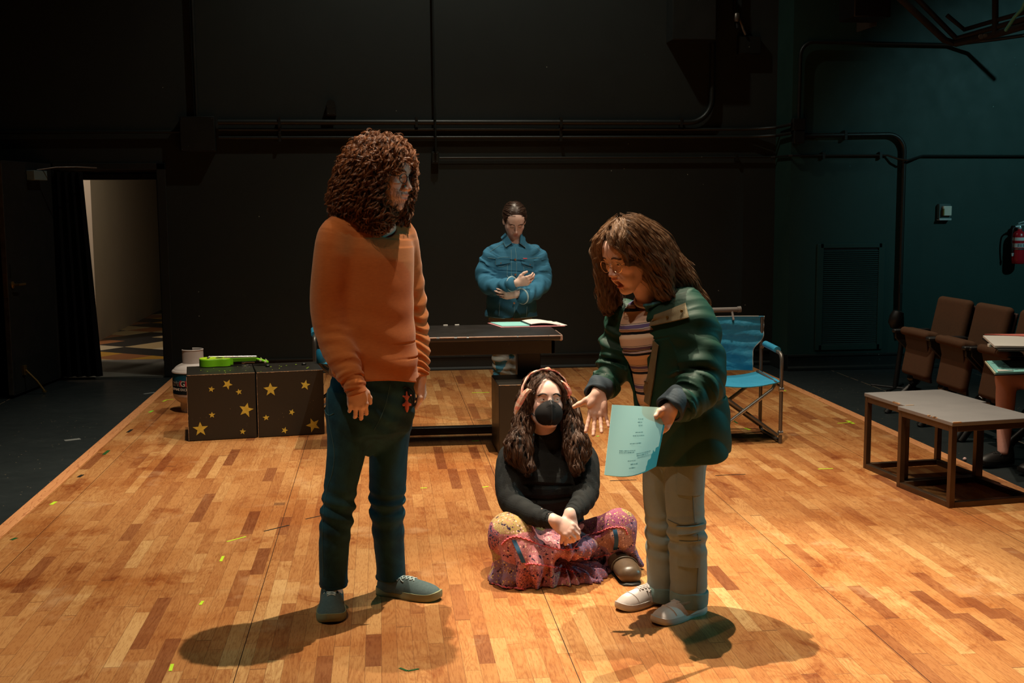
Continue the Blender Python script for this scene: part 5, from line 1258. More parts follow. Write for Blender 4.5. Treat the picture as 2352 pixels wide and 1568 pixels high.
    strands('loose_curls', vol, sample(V, int(260*HQ), 8), comb, HM, hv, n=16, step=.006, offs=(.006, .020), curl=(.008, 18), r=.00045, seed=5, coh=.3, rand=1.2, lift=.8, clump=(3, .004))
    # stubble beard
    g = np.random.default_rng(3); q = []
    for _ in range(620):
        a = g.uniform(-1, 1); z = g.uniform(-.115, -.055)+.02*abs(a)
        if not (abs(a)*.058 < .024 and -.080 < z < -.056): q.append((a*.058, .135, z))
    q, ok = march(q, H, (0, 1, 0), .0003, 40); bs = list(hc+(q[ok & (q[:, 1] > .02)]*hs)@HR.T)
    locks('beard', bs, lambda i, r, g: [r, r+HR@V3(0, .002, -.002), r+HR@V3(0, .0015, -.006)], HM, o, r=.00035, n=4)
    # glasses
    gl = MB(); GM = simple('dark_blue_frame', (.015, .018, .035), .25)
    for x in (-1, 1):
        cc = V3(x*.033, .100, -.004); pts = [hc+HR@((cc+V3(.023*math.cos(a), -.006*abs(math.cos(a))*(1 if x*math.cos(a) > 0 else 0), .0175*math.sin(a)))*hs) for a in np.linspace(0, 2*PI, 28, endpoint=False)]
        gl.tube(pts, .0017, 8, closed=True)
        gl.tube([hc+HR@(V3(x*.056, .094, .004)*hs), hc+HR@(V3(x*.074, .060, .004)*hs), hc+HR@(V3(x*.079, .0, .004)*hs)], .0018, 8)
    gl.tube([hc+HR@(V3(-.011, .102, .003)*hs), hc+HR@(V3(0, .105, .006)*hs), hc+HR@(V3(.011, .102, .003)*hs)], .0017, 8)
    go = ob('glasses', gl, GM, o, world=True)
    # belt clip with cord and coral charm
    cp = onto([at(931, 890, 4.62)-V3(0, .3, 0)], je)[0]
    kc = thing('key_charm', 'coral pink charm and black cord hanging from the man\'s belt', 'charm', cp)
    KB = simple('black_cord', (.012, .012, .012), .4, .3)
    ob('ring', MB().tube([cp+V3(.012*math.cos(a), -.008, -.012+.012*math.sin(a)) for a in np.linspace(0, 2*PI, 20, endpoint=False)], .0018, 6, closed=True), KB, kc, world=True)
    e1 = at(951, 932, float(cp[1])-.012); pts = spline([cp+V3(.006, -.010, -.004), cp+V3(.018, -.014, -.035), e1+V3(-.003, 0, .012), e1, cp+V3(.030, -.006, -.02), cp+V3(.010, -.004, 0)], 34)
    ob('cord', MB().tube(pts, .0030, 7), KB, kc, world=True)
    c2 = at(934, 900, float(cp[1])-.012); ch = Sdf(); z = lambda dz, dx=0, dy=0: c2+V3(dx, dy, -dz)
    ch.u(cone(z(.0), z(.016), .003, .004), 0).u(ell(z(.024), (.008, .007, .009)), .004).u(cone(z(.022), z(.014, -.016), .004, .0035), .003).u(cone(z(.022), z(.014, .016), .004, .0035), .003)
    ch.u(ball(z(.038), .006), .003).u(cone(z(.044), z(.050, -.013), .006, .0055), .004).u(cone(z(.044), z(.050, .013), .006, .0055), .004).u(ell(z(.060), (.0085, .008, .014)), .004).u(cone(z(.050), z(.076), .006, .004), .004)
    sob('charm', ch, c2-V3(.035, .03, .10), c2+V3(.035, .03, .02), .0015, simple('coral_rubber', (.66, .13, .075), .45), kc)
    ob('charm_cord', MB().tube([cp+V3(0, -.010, -.022), c2], .0022, 6), KB, kc, world=True)
if 'M' in PEOPLE: man()
# ---------------------------------------------------------------- the woman in the green jacket
def woman():
    SK = skin_mat('fair_skin_w', (.78, .46, .36)); HM = hair_mat('brown_wavy_hair', (.070, .034, .017), (.34, .19, .10), .36)
    S_ = V3(.62, -.75, 0); Fv = V3(-.77, -.63, 0)
    hc = at(1441, 586, 4.47); HR = frame((-.80, -.50, -.36), (-.03, 0, 1)); hs = .97; mo = .024
    body = Sdf(); H = head_sdf(True, mo); body.u(local(H, hc, HR, hs), 0)
    nb = at(1497, 690, 4.53); body.u(cone(hc+HR@V3(0, -.022, -.06)*hs, nb, .047, .052), .025)
    wr = at(1374, 905, 4.50); wl = at(1543, 938, 4.20)
    hand(body, wr, (-.10, -.42, -.90), (-1, .2, 0), (.1, .9, -.4), .93, curl=((.05, .12, .08), (.05, .15, .1), (.10, .2, .1), (.0, .15, .1)), spread=.15, thumb=[(.020, .010, -.006), (.050, .030, -.006), (.078, .046, -.004), (.098, .056, .000)])
    hand(body, wl, (-.62, -.15, -.75), (-.55, .0, .62), (.15, -.95, .2), .93, curl=((.35, .5, .3), (.4, .5, .3), (.45, .5, .3), (.5, .5, .3)), spread=.03, thumb=[(.018, .012, -.004), (.036, .040, .012), (.040, .068, .018), (.036, .094, .014)])
    sR, eR = at(1432, 728, 4.68), at(1412, 838, 4.66); sL, eL = at(1588, 722, 4.42), at(1612, 868, 4.32)
    body.u(loft(rows([(1497, 695, 4.53, .05, .05), (1505, 718, 4.53, .13, .06), (1500, 780, 4.53, .13, .08), (1525, 860, 4.52, .11, .075), (1553, 960, 4.51, .14, .09), (1560, 1010, 4.51, .13, .08)]), S_, 10), .03)
    for a, b, c_ in ((sR, eR, wr), (sL, eL, wl)): body.u(cone(a, b, .036, .030), .03); body.u(cone(b, c_, .030, .022), .02)
    for p in (((1578, 1020, 4.46), (1576, 1190, 4.44), (1590, 1340, 4.45), (1592, 1385, 4.46)), ((1520, 1030, 4.58), (1518, 1190, 4.58), (1535, 1340, 4.60), (1535, 1365, 4.60))):
        q = [at(*x) for x in p]; body.u(cone(q[0], q[1], .060, .042), .04); body.u(cone(q[1], q[2], .042, .032), .02); body.u(cone(q[2], q[3], .032, .030), .01)
    o = sob('person', body, (.5, 4.0, .03), (1.5, 5.0, 1.66), .007, SK, loc=V3(1.13, 4.50, 0), colfn=lip_col(hc, HR, hs, mo, (.72, .34, .32), .45),
            extra=[(hc-V3(.14, .13, .19), hc+V3(.13, .13, .14), .0021), (*box_of(wr-V3(.01, .03, .08), V3(.105, .10, .12)), .0021), (*box_of(wl-V3(.04, 0, .06), V3(.10, .09, .11)), .0021)])
    tag(o, 'person in oversized green jacket leaning forward with mouth open, holding a teal script', 'person')
    eyes(o, hc, HR, hs, (.05, 1, -.30)); brows(o, hc, HR, hs, simple('brown_brow', (.10, .05, .03), .7), (.001, .005), H=H)
    ob('teeth', MB().sheet([[hc+HR@(V3(.0145*math.sin(a), .088-.012*(1-math.cos(a))*2, -.0668+mo*.06-.006*j)*hs) for j in (0, 1)] for a in np.linspace(-1.1, 1.1, 14)], .002), simple('tooth_white', (.66, .60, .55), .3), o, world=True)
    # tee
    TEE = NT('striped_jersey'); p = TEE.obj(); x, y, z = TEE.sep(p); n = TEE.noise(p, 9, 3)
    zz = TEE.math('FRACT', TEE.math('MULTIPLY', TEE.math('ADD', TEE.math('ADD', z, TEE.math('MULTIPLY', x, -.22)), TEE.math('MULTIPLY', n, .012)), 1/.082))
    NV = (.010, .014, .030); PK = (.62, .44, .34); PU = (.13, .10, .24); WH = (.62, .55, .50)
    c = TEE.ramp(zz, [(0, NV), (.13, PK), (.17, PU), (.19, PK), (.22, NV), (.245, WH), (.28, PU), (.40, PU), (.43, WH), (.47, NV), (.49, PK), (.80, (.70, .50, .36)), (.99, WH)], 'CONSTANT')
    TM = TEE.out(c, .85, 0, .2)
    def tw(t, a, P): return .003*wave(P, 22)
    tee = Sdf().u(loft(rows([(1493, 683, 4.52, .056, .054), (1499, 702, 4.525, .110, .070), (1497, 735, 4.525, .130, .088), (1495, 775, 4.515, .125, .112), (1512, 830, 4.52, .112, .095), (1528, 900, 4.52, .125, .10), (1535, 930, 4.52, .12, .09)]), S_, 14, 2.1, disp=tw), 0)
    tee.s(cone(hc, nb+V3(-.012, -.02, .0), .03, .060), .006)
    to = sob('tee_shirt', tee, (.5, 4.0, .75), (1.5, 5.0, 1.5), .004, TM, o)
    q = at(1491, 690, 4.50)
    ob('neck_binding', ring(nb+V3(-.018, -.022, .008), (-.35, -.45, 1), .052, .058, (0, 1, 0), .0055), simple('cream_binding', (.55, .46, .40), .8), to, world=True)
    # jacket: open shell with oversized sleeves
    GJ = NT('dark_green_shell'); p = GJ.obj(); c = GJ.mix(GJ.noise(p, 5, 4), (.0025, .025, .016), (.0055, .047, .030)); GJ.bump(GJ.noise(p, 120, 2), .15, .001); JK = GJ.out(c, .62, 0, .28)
    LIN = fabric('black_lining', (.006, .008, .009), (.012, .014, .014), 40, .9); TAN = fabric('olive_tan_flap', (.13, .105, .06), (.20, .165, .10), 40, .75); NAVY = fabric('navy_cuff', (.022, .034, .048), (.06, .085, .105), 12, .75, .2)
    def jw(t, a, P): return .010*wave(P, 9, 2.0)+.0065*np.abs(np.sin(P[:, 2]*26+3*np.sin(P[:, 0]*9)+2*P[:, 1]*8))*np.clip(t*1.5-.2, 0, 1)
    JR = [(1500, 676, 4.53, .078, .070), (1512, 697, 4.53, .155, .092), (1520, 745, 4.51, .180, .120), (1538, 820, 4.50, .192, .135), (1558, 900, 4.49, .190, .145), (1568, 970, 4.49, .188, .145), (1574, 1030, 4.49, .178, .135), (1576, 1090, 4.49, .172, .130), (1578, 1120, 4.49, .17, .13)]
    outer = loft(rows(JR), S_, 18, 2.15, disp=jw); inner = loft(rows([(u, v, y, a-.014, b-.014) for u, v, y, a, b in JR]), S_, 14, 2.15)
    jk = Sdf().u(outer, 0)
    def sl(ph):
        return lambda t, a, P: .012*(np.sin(t*30+1.5*np.sin(a*1.5+ph)+a*.8)*.6+.4*np.sin(t*52+a*2+ph))*np.clip((.95-t)*8, 0, 1)*np.clip(t*4, .2, 1)
    jk.u(loft(rows([(1572, 700, 4.46, .065, .065), (1592, 735, 4.41, .082, .080), (1606, 800, 4.36, .088, .086), (1612, 865, 4.32, .086, .084), (1592, 905, 4.27, .076, .076), (1566, 930, 4.235, .062, .062), (1556, 938, 4.22, .054, .054)]), (1, .2, 0), 20, 2.0, disp=sl(0)), .05)
    jk.u(loft(rows([(1445, 712, 4.64, .060, .06), (1426, 745, 4.67, .066, .068), (1416, 800, 4.67, .066, .066), (1408, 845, 4.65, .062, .062), (1392, 880, 4.60, .056, .056), (1382, 892, 4.56, .05, .05)]), (1, .2, 0), 16, 2.0, disp=sl(1.5)), .045)
    jk.s(lambda P: np.maximum(inner(P), -(_len(P-A(wl))-.0)*1.0+.02), .004)
    # front opening: a wedge widening towards the hem
    oc = at(1476, 760, 4.51)
    def wedge(P):
        q = P-A(oc); f = q@A(Fv); s_ = q@A(S_); h = -(q[:, 2]); w_ = .052+.08*np.clip(h, -.1, .3)+.045*np.clip(-h, 0, .1)
        return np.maximum(np.abs(s_-.004+.05*np.clip(h, 0, .4))-w_, -f-.0)
    jk.s(lambda P: np.maximum(wedge(P), _len((P-A(eL))*A(1, 1, .8))*-1+.17), .008)
    h0, h1 = at(1505, 1088, 4.35), at(1645, 1035, 4.5); nn = V3(-(h1[2]-h0[2]), 0, h1[0]-h0[0]); nn /= np.linalg.norm(nn)
    jk.i(lambda P: -((P-A(h0))@A(nn))+.006*np.sin(P[:, 0]*30+P[:, 1]*20), .006)
    jk.s(cone(hc, nb, .05, .074), .008)
    jo = sob('jacket', jk, (.45, 3.95, .45), (1.6, 5.0, 1.5), .0040, JK, o)
    # lining shell just inside
    # cuffs turned back
    def cuff(c, ax, r0, L, name='turned_cuff', lab='navy turned-back cuff'):
        c = np.array(c); ax = np.array(ax, float); ax /= np.linalg.norm(ax)
        m = Sdf().u(loft([(*(c-ax*L*.5), r0*.94, r0*.94), (*c, r0*1.05, r0*1.05), (*(c+ax*L*.5), r0*.96, r0*.96)], (1, .1, 0), 8, 2.0, cap=.35, disp=lambda t, a, P: .004*np.sin(a*3+t*4)+.003*wave(P, 40)), 0)
        m.s(cone(c-ax*.0, c+ax*L, r0*.72, r0*.80), .004)
        return sob(name, m, c-.12, c+.12, .003, NAVY, jo, label=lab)
    cuff(at(1553, 925, 4.225), wl-eL+V3(-.02, 0, -.02), .058, .070); cuff(at(1376, 893, 4.54), wr-eR, .049, .062)
    # collar: teal plaid lining, tan flap with snaps, zip placket
    PL = NT('teal_plaid'); p = PL.obj(); x, y, z = PL.sep(p); a_ = PL.math('LESS_THAN', PL.math('FRACT', PL.math('MULTIPLY', x, 42)), .3); b_ = PL.math('LESS_THAN', PL.math('FRACT', PL.math('MULTIPLY', z, 42)), .3)
    PM = PL.out(PL.mix(PL.math('MULTIPLY', PL.math('ADD', a_, b_), .5), (.008, .060, .085), (.03, .20, .24)), .8)
    def surf(u, v, off=.004):
        q = onto([at(u, v, 4.42)-V3(0, .32, 0)], jk, (0, -1, 0), off); return q[0] if q else at(u, v, 4.40)
    def flap(name, pix, mat, th=.007, off=.008, par=None, N=10):
        """quilted patch given by 4 corner pixels laid over the jacket"""
        g, ok = drape(pix, jk, 4.42, .32, off, N, N)
        for _ in range(3): g[1:-1, 1:-1] = (g[:-2, 1:-1]+g[2:, 1:-1]+g[1:-1, :-2]+g[1:-1, 2:])/4
        return ob(name, MB().sheet(g, th), mat, par or jo, world=True)
    fl_ = flap('storm_flap', [(1564, 692), (1566, 722), (1489, 748), (1500, 722)], TAN, .008, .010)
    for u, v in ((1552, 709), (1523, 724)):
        q = surf(u, v, off=.016); ob('snap', MB().lathe([(.006, 0), (.005, .003), (0, .0035)], q, 12, (-.2, -1, .1)), BRASS, fl_, world=True)
    cg_ = []
    for i in range(14):
        s = i/13; a = -2.2+4.0*s; B = basis((-.32, -.22, 1), (0, 1, 0)); r1 = .068+.012*math.sin(s*3)
        base_ = nb+V3(.008, -.006, -.012); row = [base_+B@V3(r1*math.cos(a), r1*math.sin(a), h*.04)+V3(0, 0, 0)+(B@V3(math.cos(a), math.sin(a), 0))*(.012+.02*h*h) for h in np.linspace(0, 1, 6)]
        cg_.append(row)
    ob('collar', MB().sheet(cg_, .009), PM, jo, world=True)
    flap('placket', [(1497, 780), (1507, 790), (1492, 930), (1481, 925)], TAN, .006, .006)
    # jeans
    t = NT('washed_cargo_denim'); p = t.obj(); n = t.noise(p, 6, 5, .65); n2 = t.noise(p, 480, 2); c = t.mix(n, (.15, .20, .195), (.27, .33, .32)); c = t.mix(t.math('MULTIPLY', n2, .3), c, (.34, .40, .39)); t.bump(n2, .25, .001); JM = t.out(c, .85, 0, .2)
    def jn(ph):
        def f(t, a, P):
            kn = np.exp(-((t-.48)/.08)**2); an = np.exp(-((t-.86)/.10)**2)
            return .0060*kn*np.sin(t*90+1.5*np.sin(a+ph)+a)+.006*an*np.sin(t*60+2.4*np.sin(a*1.5+ph)+a)+.005*wave(P, 12, ph)
        return f
    je = Sdf().u(loft(rows([(1552, 965, 4.51, .140, .100), (1558, 1010, 4.51, .148, .108), (1560, 1050, 4.51, .135, .098)]), S_, 6, 2.1), 0)
    je.u(loft(rows([(1580, 1010, 4.47, .078, .088), (1574, 1090, 4.45, .077, .085), (1573, 1150, 4.44, .073, .078), (1577, 1200, 4.43, .071, .076), (1581, 1270, 4.43, .069, .074), (1582, 1330, 4.44, .068, .074), (1582, 1380, 4.44, .067, .072), (1582, 1400, 4.44, .067, .072)]), (1, 0, 0), 24, 2.1, disp=jn(0)), .025)
    je.u(loft(rows([(1525, 1020, 4.57, .070, .085), (1516, 1090, 4.57, .064, .080), (1513, 1150, 4.57, .058, .072), (1517, 1200, 4.57, .057, .070), (1521, 1270, 4.58, .060, .072), (1524, 1330, 4.59, .060, .072), (1524, 1372, 4.59, .058, .07), (1524, 1395, 4.59, .058, .07)]), (1, 0, 0), 24, 2.1, disp=jn(2.4)), .012)
    zN = float(at(1582, 1386, 4.40)[2]); zF = float(at(1520, 1368, 4.56)[2])
    pm = (at(1555, 1330, 4.50)); nm = V3(.45, -.89, 0)
    side = lambda P: (P-A(pm))@A(nm)
    je.i(lambda P: np.where(side(P) > 0, zN-P[:, 2], zF-P[:, 2]), .003)
    j1 = sob('cargo_jeans', je, (.75, 4.1, .04), (1.55, 4.95, .95), .0038, JM, o)
    t = NT('turned_denim_cuff'); p = t.obj(); CM = t.out(t.mix(t.noise(p, 40, 3), (.12, .21, .21), (.19, .29, .28)), .85)
    for (u, v, y, a, b) in ((1582, 1369, 4.44, .0735, .080), (1524, 1356, 4.59, .0655, .079)):
        c_ = at(u, v, y); m = Sdf().u(loft([(c_[0]+.002, c_[1], c_[2]+.030, a, b), (*c_, a*1.02, b*1.02), (c_[0], c_[1], c_[2]-.030, a*.99, b*.99)], (1, 0, 0), 6, 2.1, cap=.05, disp=lambda t, a, P: .002*wave(P, 60)), 0)
        m.i(lambda P, z=c_[2]: np.abs(P[:, 2]-z)-.031-.002*np.sin(P[:, 0]*60), .004).s(cone(c_-V3(0, 0, .06), c_-V3(0, 0, .012), .052, .052), .004)
        sob('rolled_cuff', m, c_-.12, c_+.12, .003, CM, j1, label='pale turned-up hem')
    def js(u, v, off=.003, y0=4.42):
        q = onto([at(u, v, y0)-V3(0, .28, 0)], je, (0, -1, 0), off); return q[0] if q else None
    def patch(name, pix, off, th=.004, N=8, par=None, mat=JM):
        g, ok = drape(pix, je, 4.42, .28, off, N, N)
        if not ok: return None
        return ob(name, MB().sheet(g, th), mat, par or j1, world=True)
    patch('cargo_pocket', [(1551, 1058), (1609, 1056), (1606, 1130), (1548, 1128)], .004)
    patch('pocket_flap', [(1546, 1200), (1612, 1193), (1613, 1207), (1548, 1218)], .008, .007)
    patch('lower_pocket', [(1552, 1232), (1600, 1230), (1598, 1292), (1550, 1290)], .003)
    ST = simple('seam_thread_w', (.10, .13, .12), .8)
    for pts in (((1582, 1130), (1585, 1190)), ((1592, 1215), (1594, 1270), (1592, 1350)), ((1534, 1192), (1560, 1196), (1590, 1190))):
        q = [js(*p_, off=.0015) for p_ in pts]
        if all(x is not None for x in q): ob('stitching', MB().tube(onto([x-V3(0, .05, 0) for x in spline(q, 16)], je, (0, -1, 0), .001), .0017, 5), ST, j1, world=True)
    # shoes
    UP = simple('white_canvas', (.62, .57, .55), .7, var=.06, scale=40, bump=.2, bscale=500); SO = simple('white_rubber', (.52, .49, .47), .5, var=.05)
    f1 = fl(1622, 1398); f2 = fl(1505, 1432); shoe(o, 'canvas_sneaker', (f1[0]-.010, f1[1]-.018), (f2-f1)[:2]*V3(1, 1, 0)[:2], .278, .096, UP, SO, UP, .082, .027, True)
    g1 = V3(1.135, 4.635); g2 = fl(1440, 1398); shoe(o, 'canvas_sneaker', g1[:2], (g2[0]-g1[0], g2[1]-g1[1]), .270, .094, UP, SO, UP, .082, .027, True)
    # hair
    vol = Sdf(); X = at
    vol.u(ell(hc+HR@V3(0, -.018, .044), (.092, .115, .102), HR), 0)
    vol.u(ell(X(1465, 578, 4.50), (.092, .100, .098)), .03)
    vol.u(ell(X(1402, 560, 4.56), (.052, .055, .055)), .05)
    vol.u(cone(X(1490, 575, 4.50), X(1550, 640, 4.52), .082, .062), .04)
    vol.u(cone(X(1550, 640, 4.52), X(1606, 690, 4.50), .055, .026), .03)
    vol.u(cone(X(1500, 600, 4.43), X(1524, 668, 4.42), .050, .030), .03)
    vol.u(cone(X(1390, 575, 4.60), X(1400, 690, 4.62), .040, .034), .03)
    fc = hc+HR@V3(-.004, .120, -.050)
    vol.s(ell(fc+HR@V3(0, .004, .012), (.068, .078, .104), HR), .015); vol.s(ell(hc+HR@V3(.055, .060, -.065), (.045, .055, .075), HR), .015);
    lo_, hi_ = hc-V3(.25, .3, .3), hc+V3(.40, .3, .2)
    V, Fc = vol.mesh(lo_, hi_, .006)
    core = Sdf().u(lambda P: vol.ev(P)+.016, 0); hv = sob('hair', core, lo_, hi_, .0045, simple('brown_under_hair', (.045, .022, .012), .7), o)
    part = hc+HR@V3(-.01, .03, .125)
    def comb(P):
        q = P-part; c = np.zeros_like(P); right = (P[:, 0] > hc[0]-.02)
        c[:, 2] = -1; c[:, 0] = np.where(right, .75, -.12); r2 = np.exp(-(q**2).sum(1)/.006)[:, None]; q2 = q.copy(); q2[:, 2] = -abs(q2[:, 2]); return c+q2*r2*18
    av = face_keep(hc, HR, hs, .098, .070, skew=.0); V = outside(V, av)
    strands('hair_locks', vol, sample(V, int(1500*HQ), 1), comb, HM, hv, n=22, step=.0095, offs=(-.008, .008), wave_=(.009, 10.5), r=.00055, seed=3, coh=.85, rand=.22, lift=.3, avoid=av, clump=(13, .0055), ctaper=.5)
    strands('flyaway_hair', vol, sample(V, int(160*HQ), 8), comb, HM, hv, n=18, step=.009, offs=(.006, .018), wave_=(.008, 8), r=.0004, seed=5, coh=.2, rand=.7, lift=.7, clump=(3, .004))
    # glasses
    gl = MB(); GM = simple('rose_gold_rim', (.85, .52, .30), .2, .85)
    for x in (-1, 1):
        cc = V3(x*.034, .099, -.008); gl.tube([hc+HR@((cc+V3(.0245*math.cos(a), -.005*max(0, x*math.cos(a)), .0230*math.sin(a)))*hs) for a in np.linspace(0, 2*PI, 32, endpoint=False)], .0014, 8, closed=True)
        gl.tube([hc+HR@(V3(x*.058, .094, .002)*hs), hc+HR@(V3(x*.074, .060, .004)*hs), hc+HR@(V3(x*.080, .0, .004)*hs)], .0013, 8)
    gl.tube([hc+HR@(V3(-.010, .101, -.002)*hs), hc+HR@(V3(0, .104, .003)*hs), hc+HR@(V3(.010, .101, -.002)*hs)], .0014, 8)
    go = ob('glasses', gl, GM, o, world=True)
    # script in her hand
    c00, c10, c11, c01 = at(1406, 929, 4.10), at(1531, 936, 4.21), at(1503, 1070, 4.09), at(1388, 1090, 3.97)
    g = []
    for i in range(15):
        s = i/14; row = []
        for j in range(13):
            t_ = j/12; q = (c00*(1-s)+c10*s)*(1-t_)+(c01*(1-s)+c11*s)*t_
            row.append(q+V3(0, -1, 0)*(.022*math.sin(PI*s)*t_-.0*s)+V3(0, 0, -.014)*math.sin(PI*s)*t_*t_)
        g.append(row)
    g = np.array(g)
    PT = simple('teal_page', (.46, .78, .77), .55, var=.03, scale=5)
    sc = ob('script', MB().sheet(g, .0012), PT, world=True); tag(sc, 'teal page script held low by the woman in the green jacket', 'script')
    ob('page_stack', MB().sheet(g+V3(.006, .006, -.003), .005), simple('teal_page_edges', (.03, .30, .38), .6), sc, world=True)
    rg = np.random.default_rng(11); tx = MB(); INK = simple('grey_ink', (.10, .24, .25), .6)
    du = g[1:, :, :]-g[:-1, :, :]
    def gp_(s, t_): i = min(13, int(s*14)); j = min(11, int(t_*12)); a = s*14-i; b = t_*12-j; return (g[i, j]*(1-a)+g[i+1, j]*a)*(1-b)+(g[i, j+1]*(1-a)+g[i+1, j+1]*a)*b
    nrm = np.cross(g[8, 6]-g[6, 6], g[7, 8]-g[7, 4]); nrm /= np.linalg.norm(nrm); nrm = nrm if nrm[1] < 0 else -nrm
    for (t_, s0, s1) in [(.20, .50, .60), (.25, .50, .58), (.30, .52, .60), (.40, .48, .62), (.45, .44, .66), (.56, .40, .62), (.66, .22, .52), (.685, .22, .50), (.71, .55, .84), (.74, .56, .80), (.77, .58, .86), (.80, .40, .56), (.85, .46, .60), (.90, .44, .56)]:
        s = s0
        while s < s1:
            e_ = min(s1, s+rg.uniform(.015, .05)); a, b = gp_(s, t_), gp_(e_, t_); up_ = (gp_(s, t_-.008)-a)*rg.uniform(.7, 1.2)
            tx.add([a+nrm*.0012, b+nrm*.0012, b+up_+nrm*.0012, a+up_+nrm*.0012], [(0, 1, 2, 3)]); s = e_+.008
    ob('typed_lines', tx, INK, sc, world=True, smooth=False)
if 'W' in PEOPLE: woman()
# ---------------------------------------------------------------- the masked woman sitting on the floor
def seated():
    SK = skin_mat('fair_skin_s', (.76, .47, .39)); HM = hair_mat('dark_brown_waves', (.026, .012, .008), (.15, .075, .045), .33)
    hc = at(1251, 924, 5.13); HR = frame((.12, -.94, .30), (.05, 0, 1)); hs = .99
    body = Sdf(); H = head_sdf(True, 0, lids=1.15); body.u(local(H, hc, HR, hs), 0)
    nb = at(1257, 1010, 5.17); body.u(cone(hc+HR@V3(0, -.02, -.07)*hs, nb, .050, .055), .02)
    wr = at(1274, 1196, 4.80); wl = at(1309, 1183, 4.83)
    hand(body, wr, (.80, -.25, -.50), (.1, .5, .8), (-.1, -.80, .55), .90, curl=((.5, .65, .4), (.5, .7, .4), (.55, .7, .4), (.6, .7, .4)), spread=.02, thumb=[(.018, .012, -.010), (.032, .040, -.022), (.034, .064, -.030), (.030, .086, -.034)])
    hand(body, wl, (-.10, -.35, -.92), (-.9, .1, .1), (.25, -.92, .25), .90, curl=((.55, .7, .5), (.6, .75, .5), (.65, .75, .5), (.7, .7, .5)), spread=.02, thumb=[(.018, .012, -.010), (.034, .038, -.024), (.036, .060, -.036), (.032, .080, -.044)])
    X = at; sR, eR = X(1180, 1046, 5.13), X(1172, 1150, 5.02); sL, eL = X(1336, 1046, 5.15), X(1346, 1128, 5.03)
    S_ = V3(.98, .2, 0)
    body.u(loft(rows([(1257, 1012, 5.17, .055, .055), (1256, 1045, 5.17, .14, .07), (1255, 1110, 5.17, .13, .10), (1256, 1200, 5.2, .13, .11), (1262, 1260, 5.22, .15, .10)]), S_, 10), .03)
    for a, b, c_ in ((sR, eR, wr), (sL, eL, wl)): body.u(cone(a, b, .042, .034), .03); body.u(cone(b, c_, .034, .022), .02)
    hpR, knR, anR = X(1222, 1262, 5.18), X(1172, 1228, 4.92), X(1240, 1268, 5.00); hpL, knL, anL = X(1305, 1262, 5.18), X(1418, 1216, 5.02), X(1408, 1285, 5.02)
    for a, b, c_ in ((hpR, knR-V3(0, -.02, .02), anR-V3(0, 0, .03)), (hpL, knL-V3(0, -.02, .02), anL-V3(0, -.02, .02))): body.u(cone(a, b, .06, .04), .04); body.u(cone(b, c_, .038, .028), .02)
    o = sob('person', body, (.3, 4.6, .02), (1.25, 5.5, .92), .007, SK, loc=V3(float(nb[0]), 5.05, 0), colfn=lip_col(hc, HR, hs, 0, (.8, .5, .48), .5),
            extra=[(hc-V3(.13, .13, .16), hc+V3(.13, .13, .14), .0022), (V3(*(wr-.075)), V3(*(wr+V3(.15, .075, .06))), .0020), (V3(*(wl-V3(.07, .09, .13))), V3(*(wl+.07)), .0020)])
    tag(o, 'person sitting cross-legged on the floor in black face mask, headscarf and patterned skirt', 'person')
    eyes(o, hc, HR, hs, (.42, .9, .30), (.05, .03, .02)); brows(o, hc, HR, hs, simple('dark_brow', (.020, .011, .008), .7), (.001, .0), th=.0013, n=260, H=H, thick=.9)
    # black sweater
    RB = NT('black_ribbed_knit'); p = RB.obj(); x, y, z = RB.sep(p); w1 = RB.math('SINE', RB.math('MULTIPLY', z, 1500)); w2 = RB.math('SINE', RB.math('MULTIPLY', x, 1300))
    RB.bump(RB.math('ADD', w1, RB.math('MULTIPLY', w2, .6)), .35, .0008); BK = RB.out(RB.mix(RB.noise(p, 20, 3), (.006, .007, .008), (.016, .018, .018)), .85, 0, .25)
    def rib(t, a, P): return .004*wave(P, 16)
    sw = Sdf().u(loft(rows([(1260, 990, 5.15, .068, .068), (1258, 1006, 5.165, .072, .070), (1256, 1022, 5.17, .095, .07), (1256, 1040, 5.17, .150, .088), (1255, 1085, 5.16, .172, .135), (1254, 1120, 5.15, .168, .150), (1255, 1160, 5.17, .155, .135), (1257, 1205, 5.19, .165, .140), (1262, 1250, 5.20, .18, .15)]), S_, 20, 2.1, disp=rib), 0)
    def sl(t, a, P): return .004*np.sin(t*60+1.8*np.sin(a*1.5)+a)*np.clip(t*2-.5, 0, 1)*np.clip((.96-t)*15, 0, 1)
    sw.u(loft(rows([(1195, 1030, 5.15, .055, .055), (1176, 1055, 5.12, .064, .066), (1169, 1110, 5.05, .060, .064), (1176, 1152, 4.99, .055, .058), (1208, 1175, 4.92, .048, .050), (1245, 1190, 4.85, .038, .040), (1262, 1194, 4.825, .034, .034), (1269, 1196, 4.812, .033, .033)]), (.6, .2, .8), 24, 2.0, disp=sl), .03)
    sw.u(loft(rows([(1322, 1030, 5.17, .055, .055), (1342, 1055, 5.14, .062, .064), (1347, 1100, 5.07, .058, .060), (1346, 1132, 5.01, .052, .056), (1333, 1158, 4.93, .044, .046), (1319, 1174, 4.87, .037, .038), (1313, 1180, 4.848, .036, .037)]), (.6, .2, .8), 24, 2.0, disp=sl), .03)
    so = sob('sweater', sw, (.25, 4.65, .10), (1.2, 5.5, .75), .0036, BK, o)
    # skirt
    SKT = NT('patchwork_paisley_skirt'); p = SKT.obj(); d_ = SKT.noise(p, 9, 3)
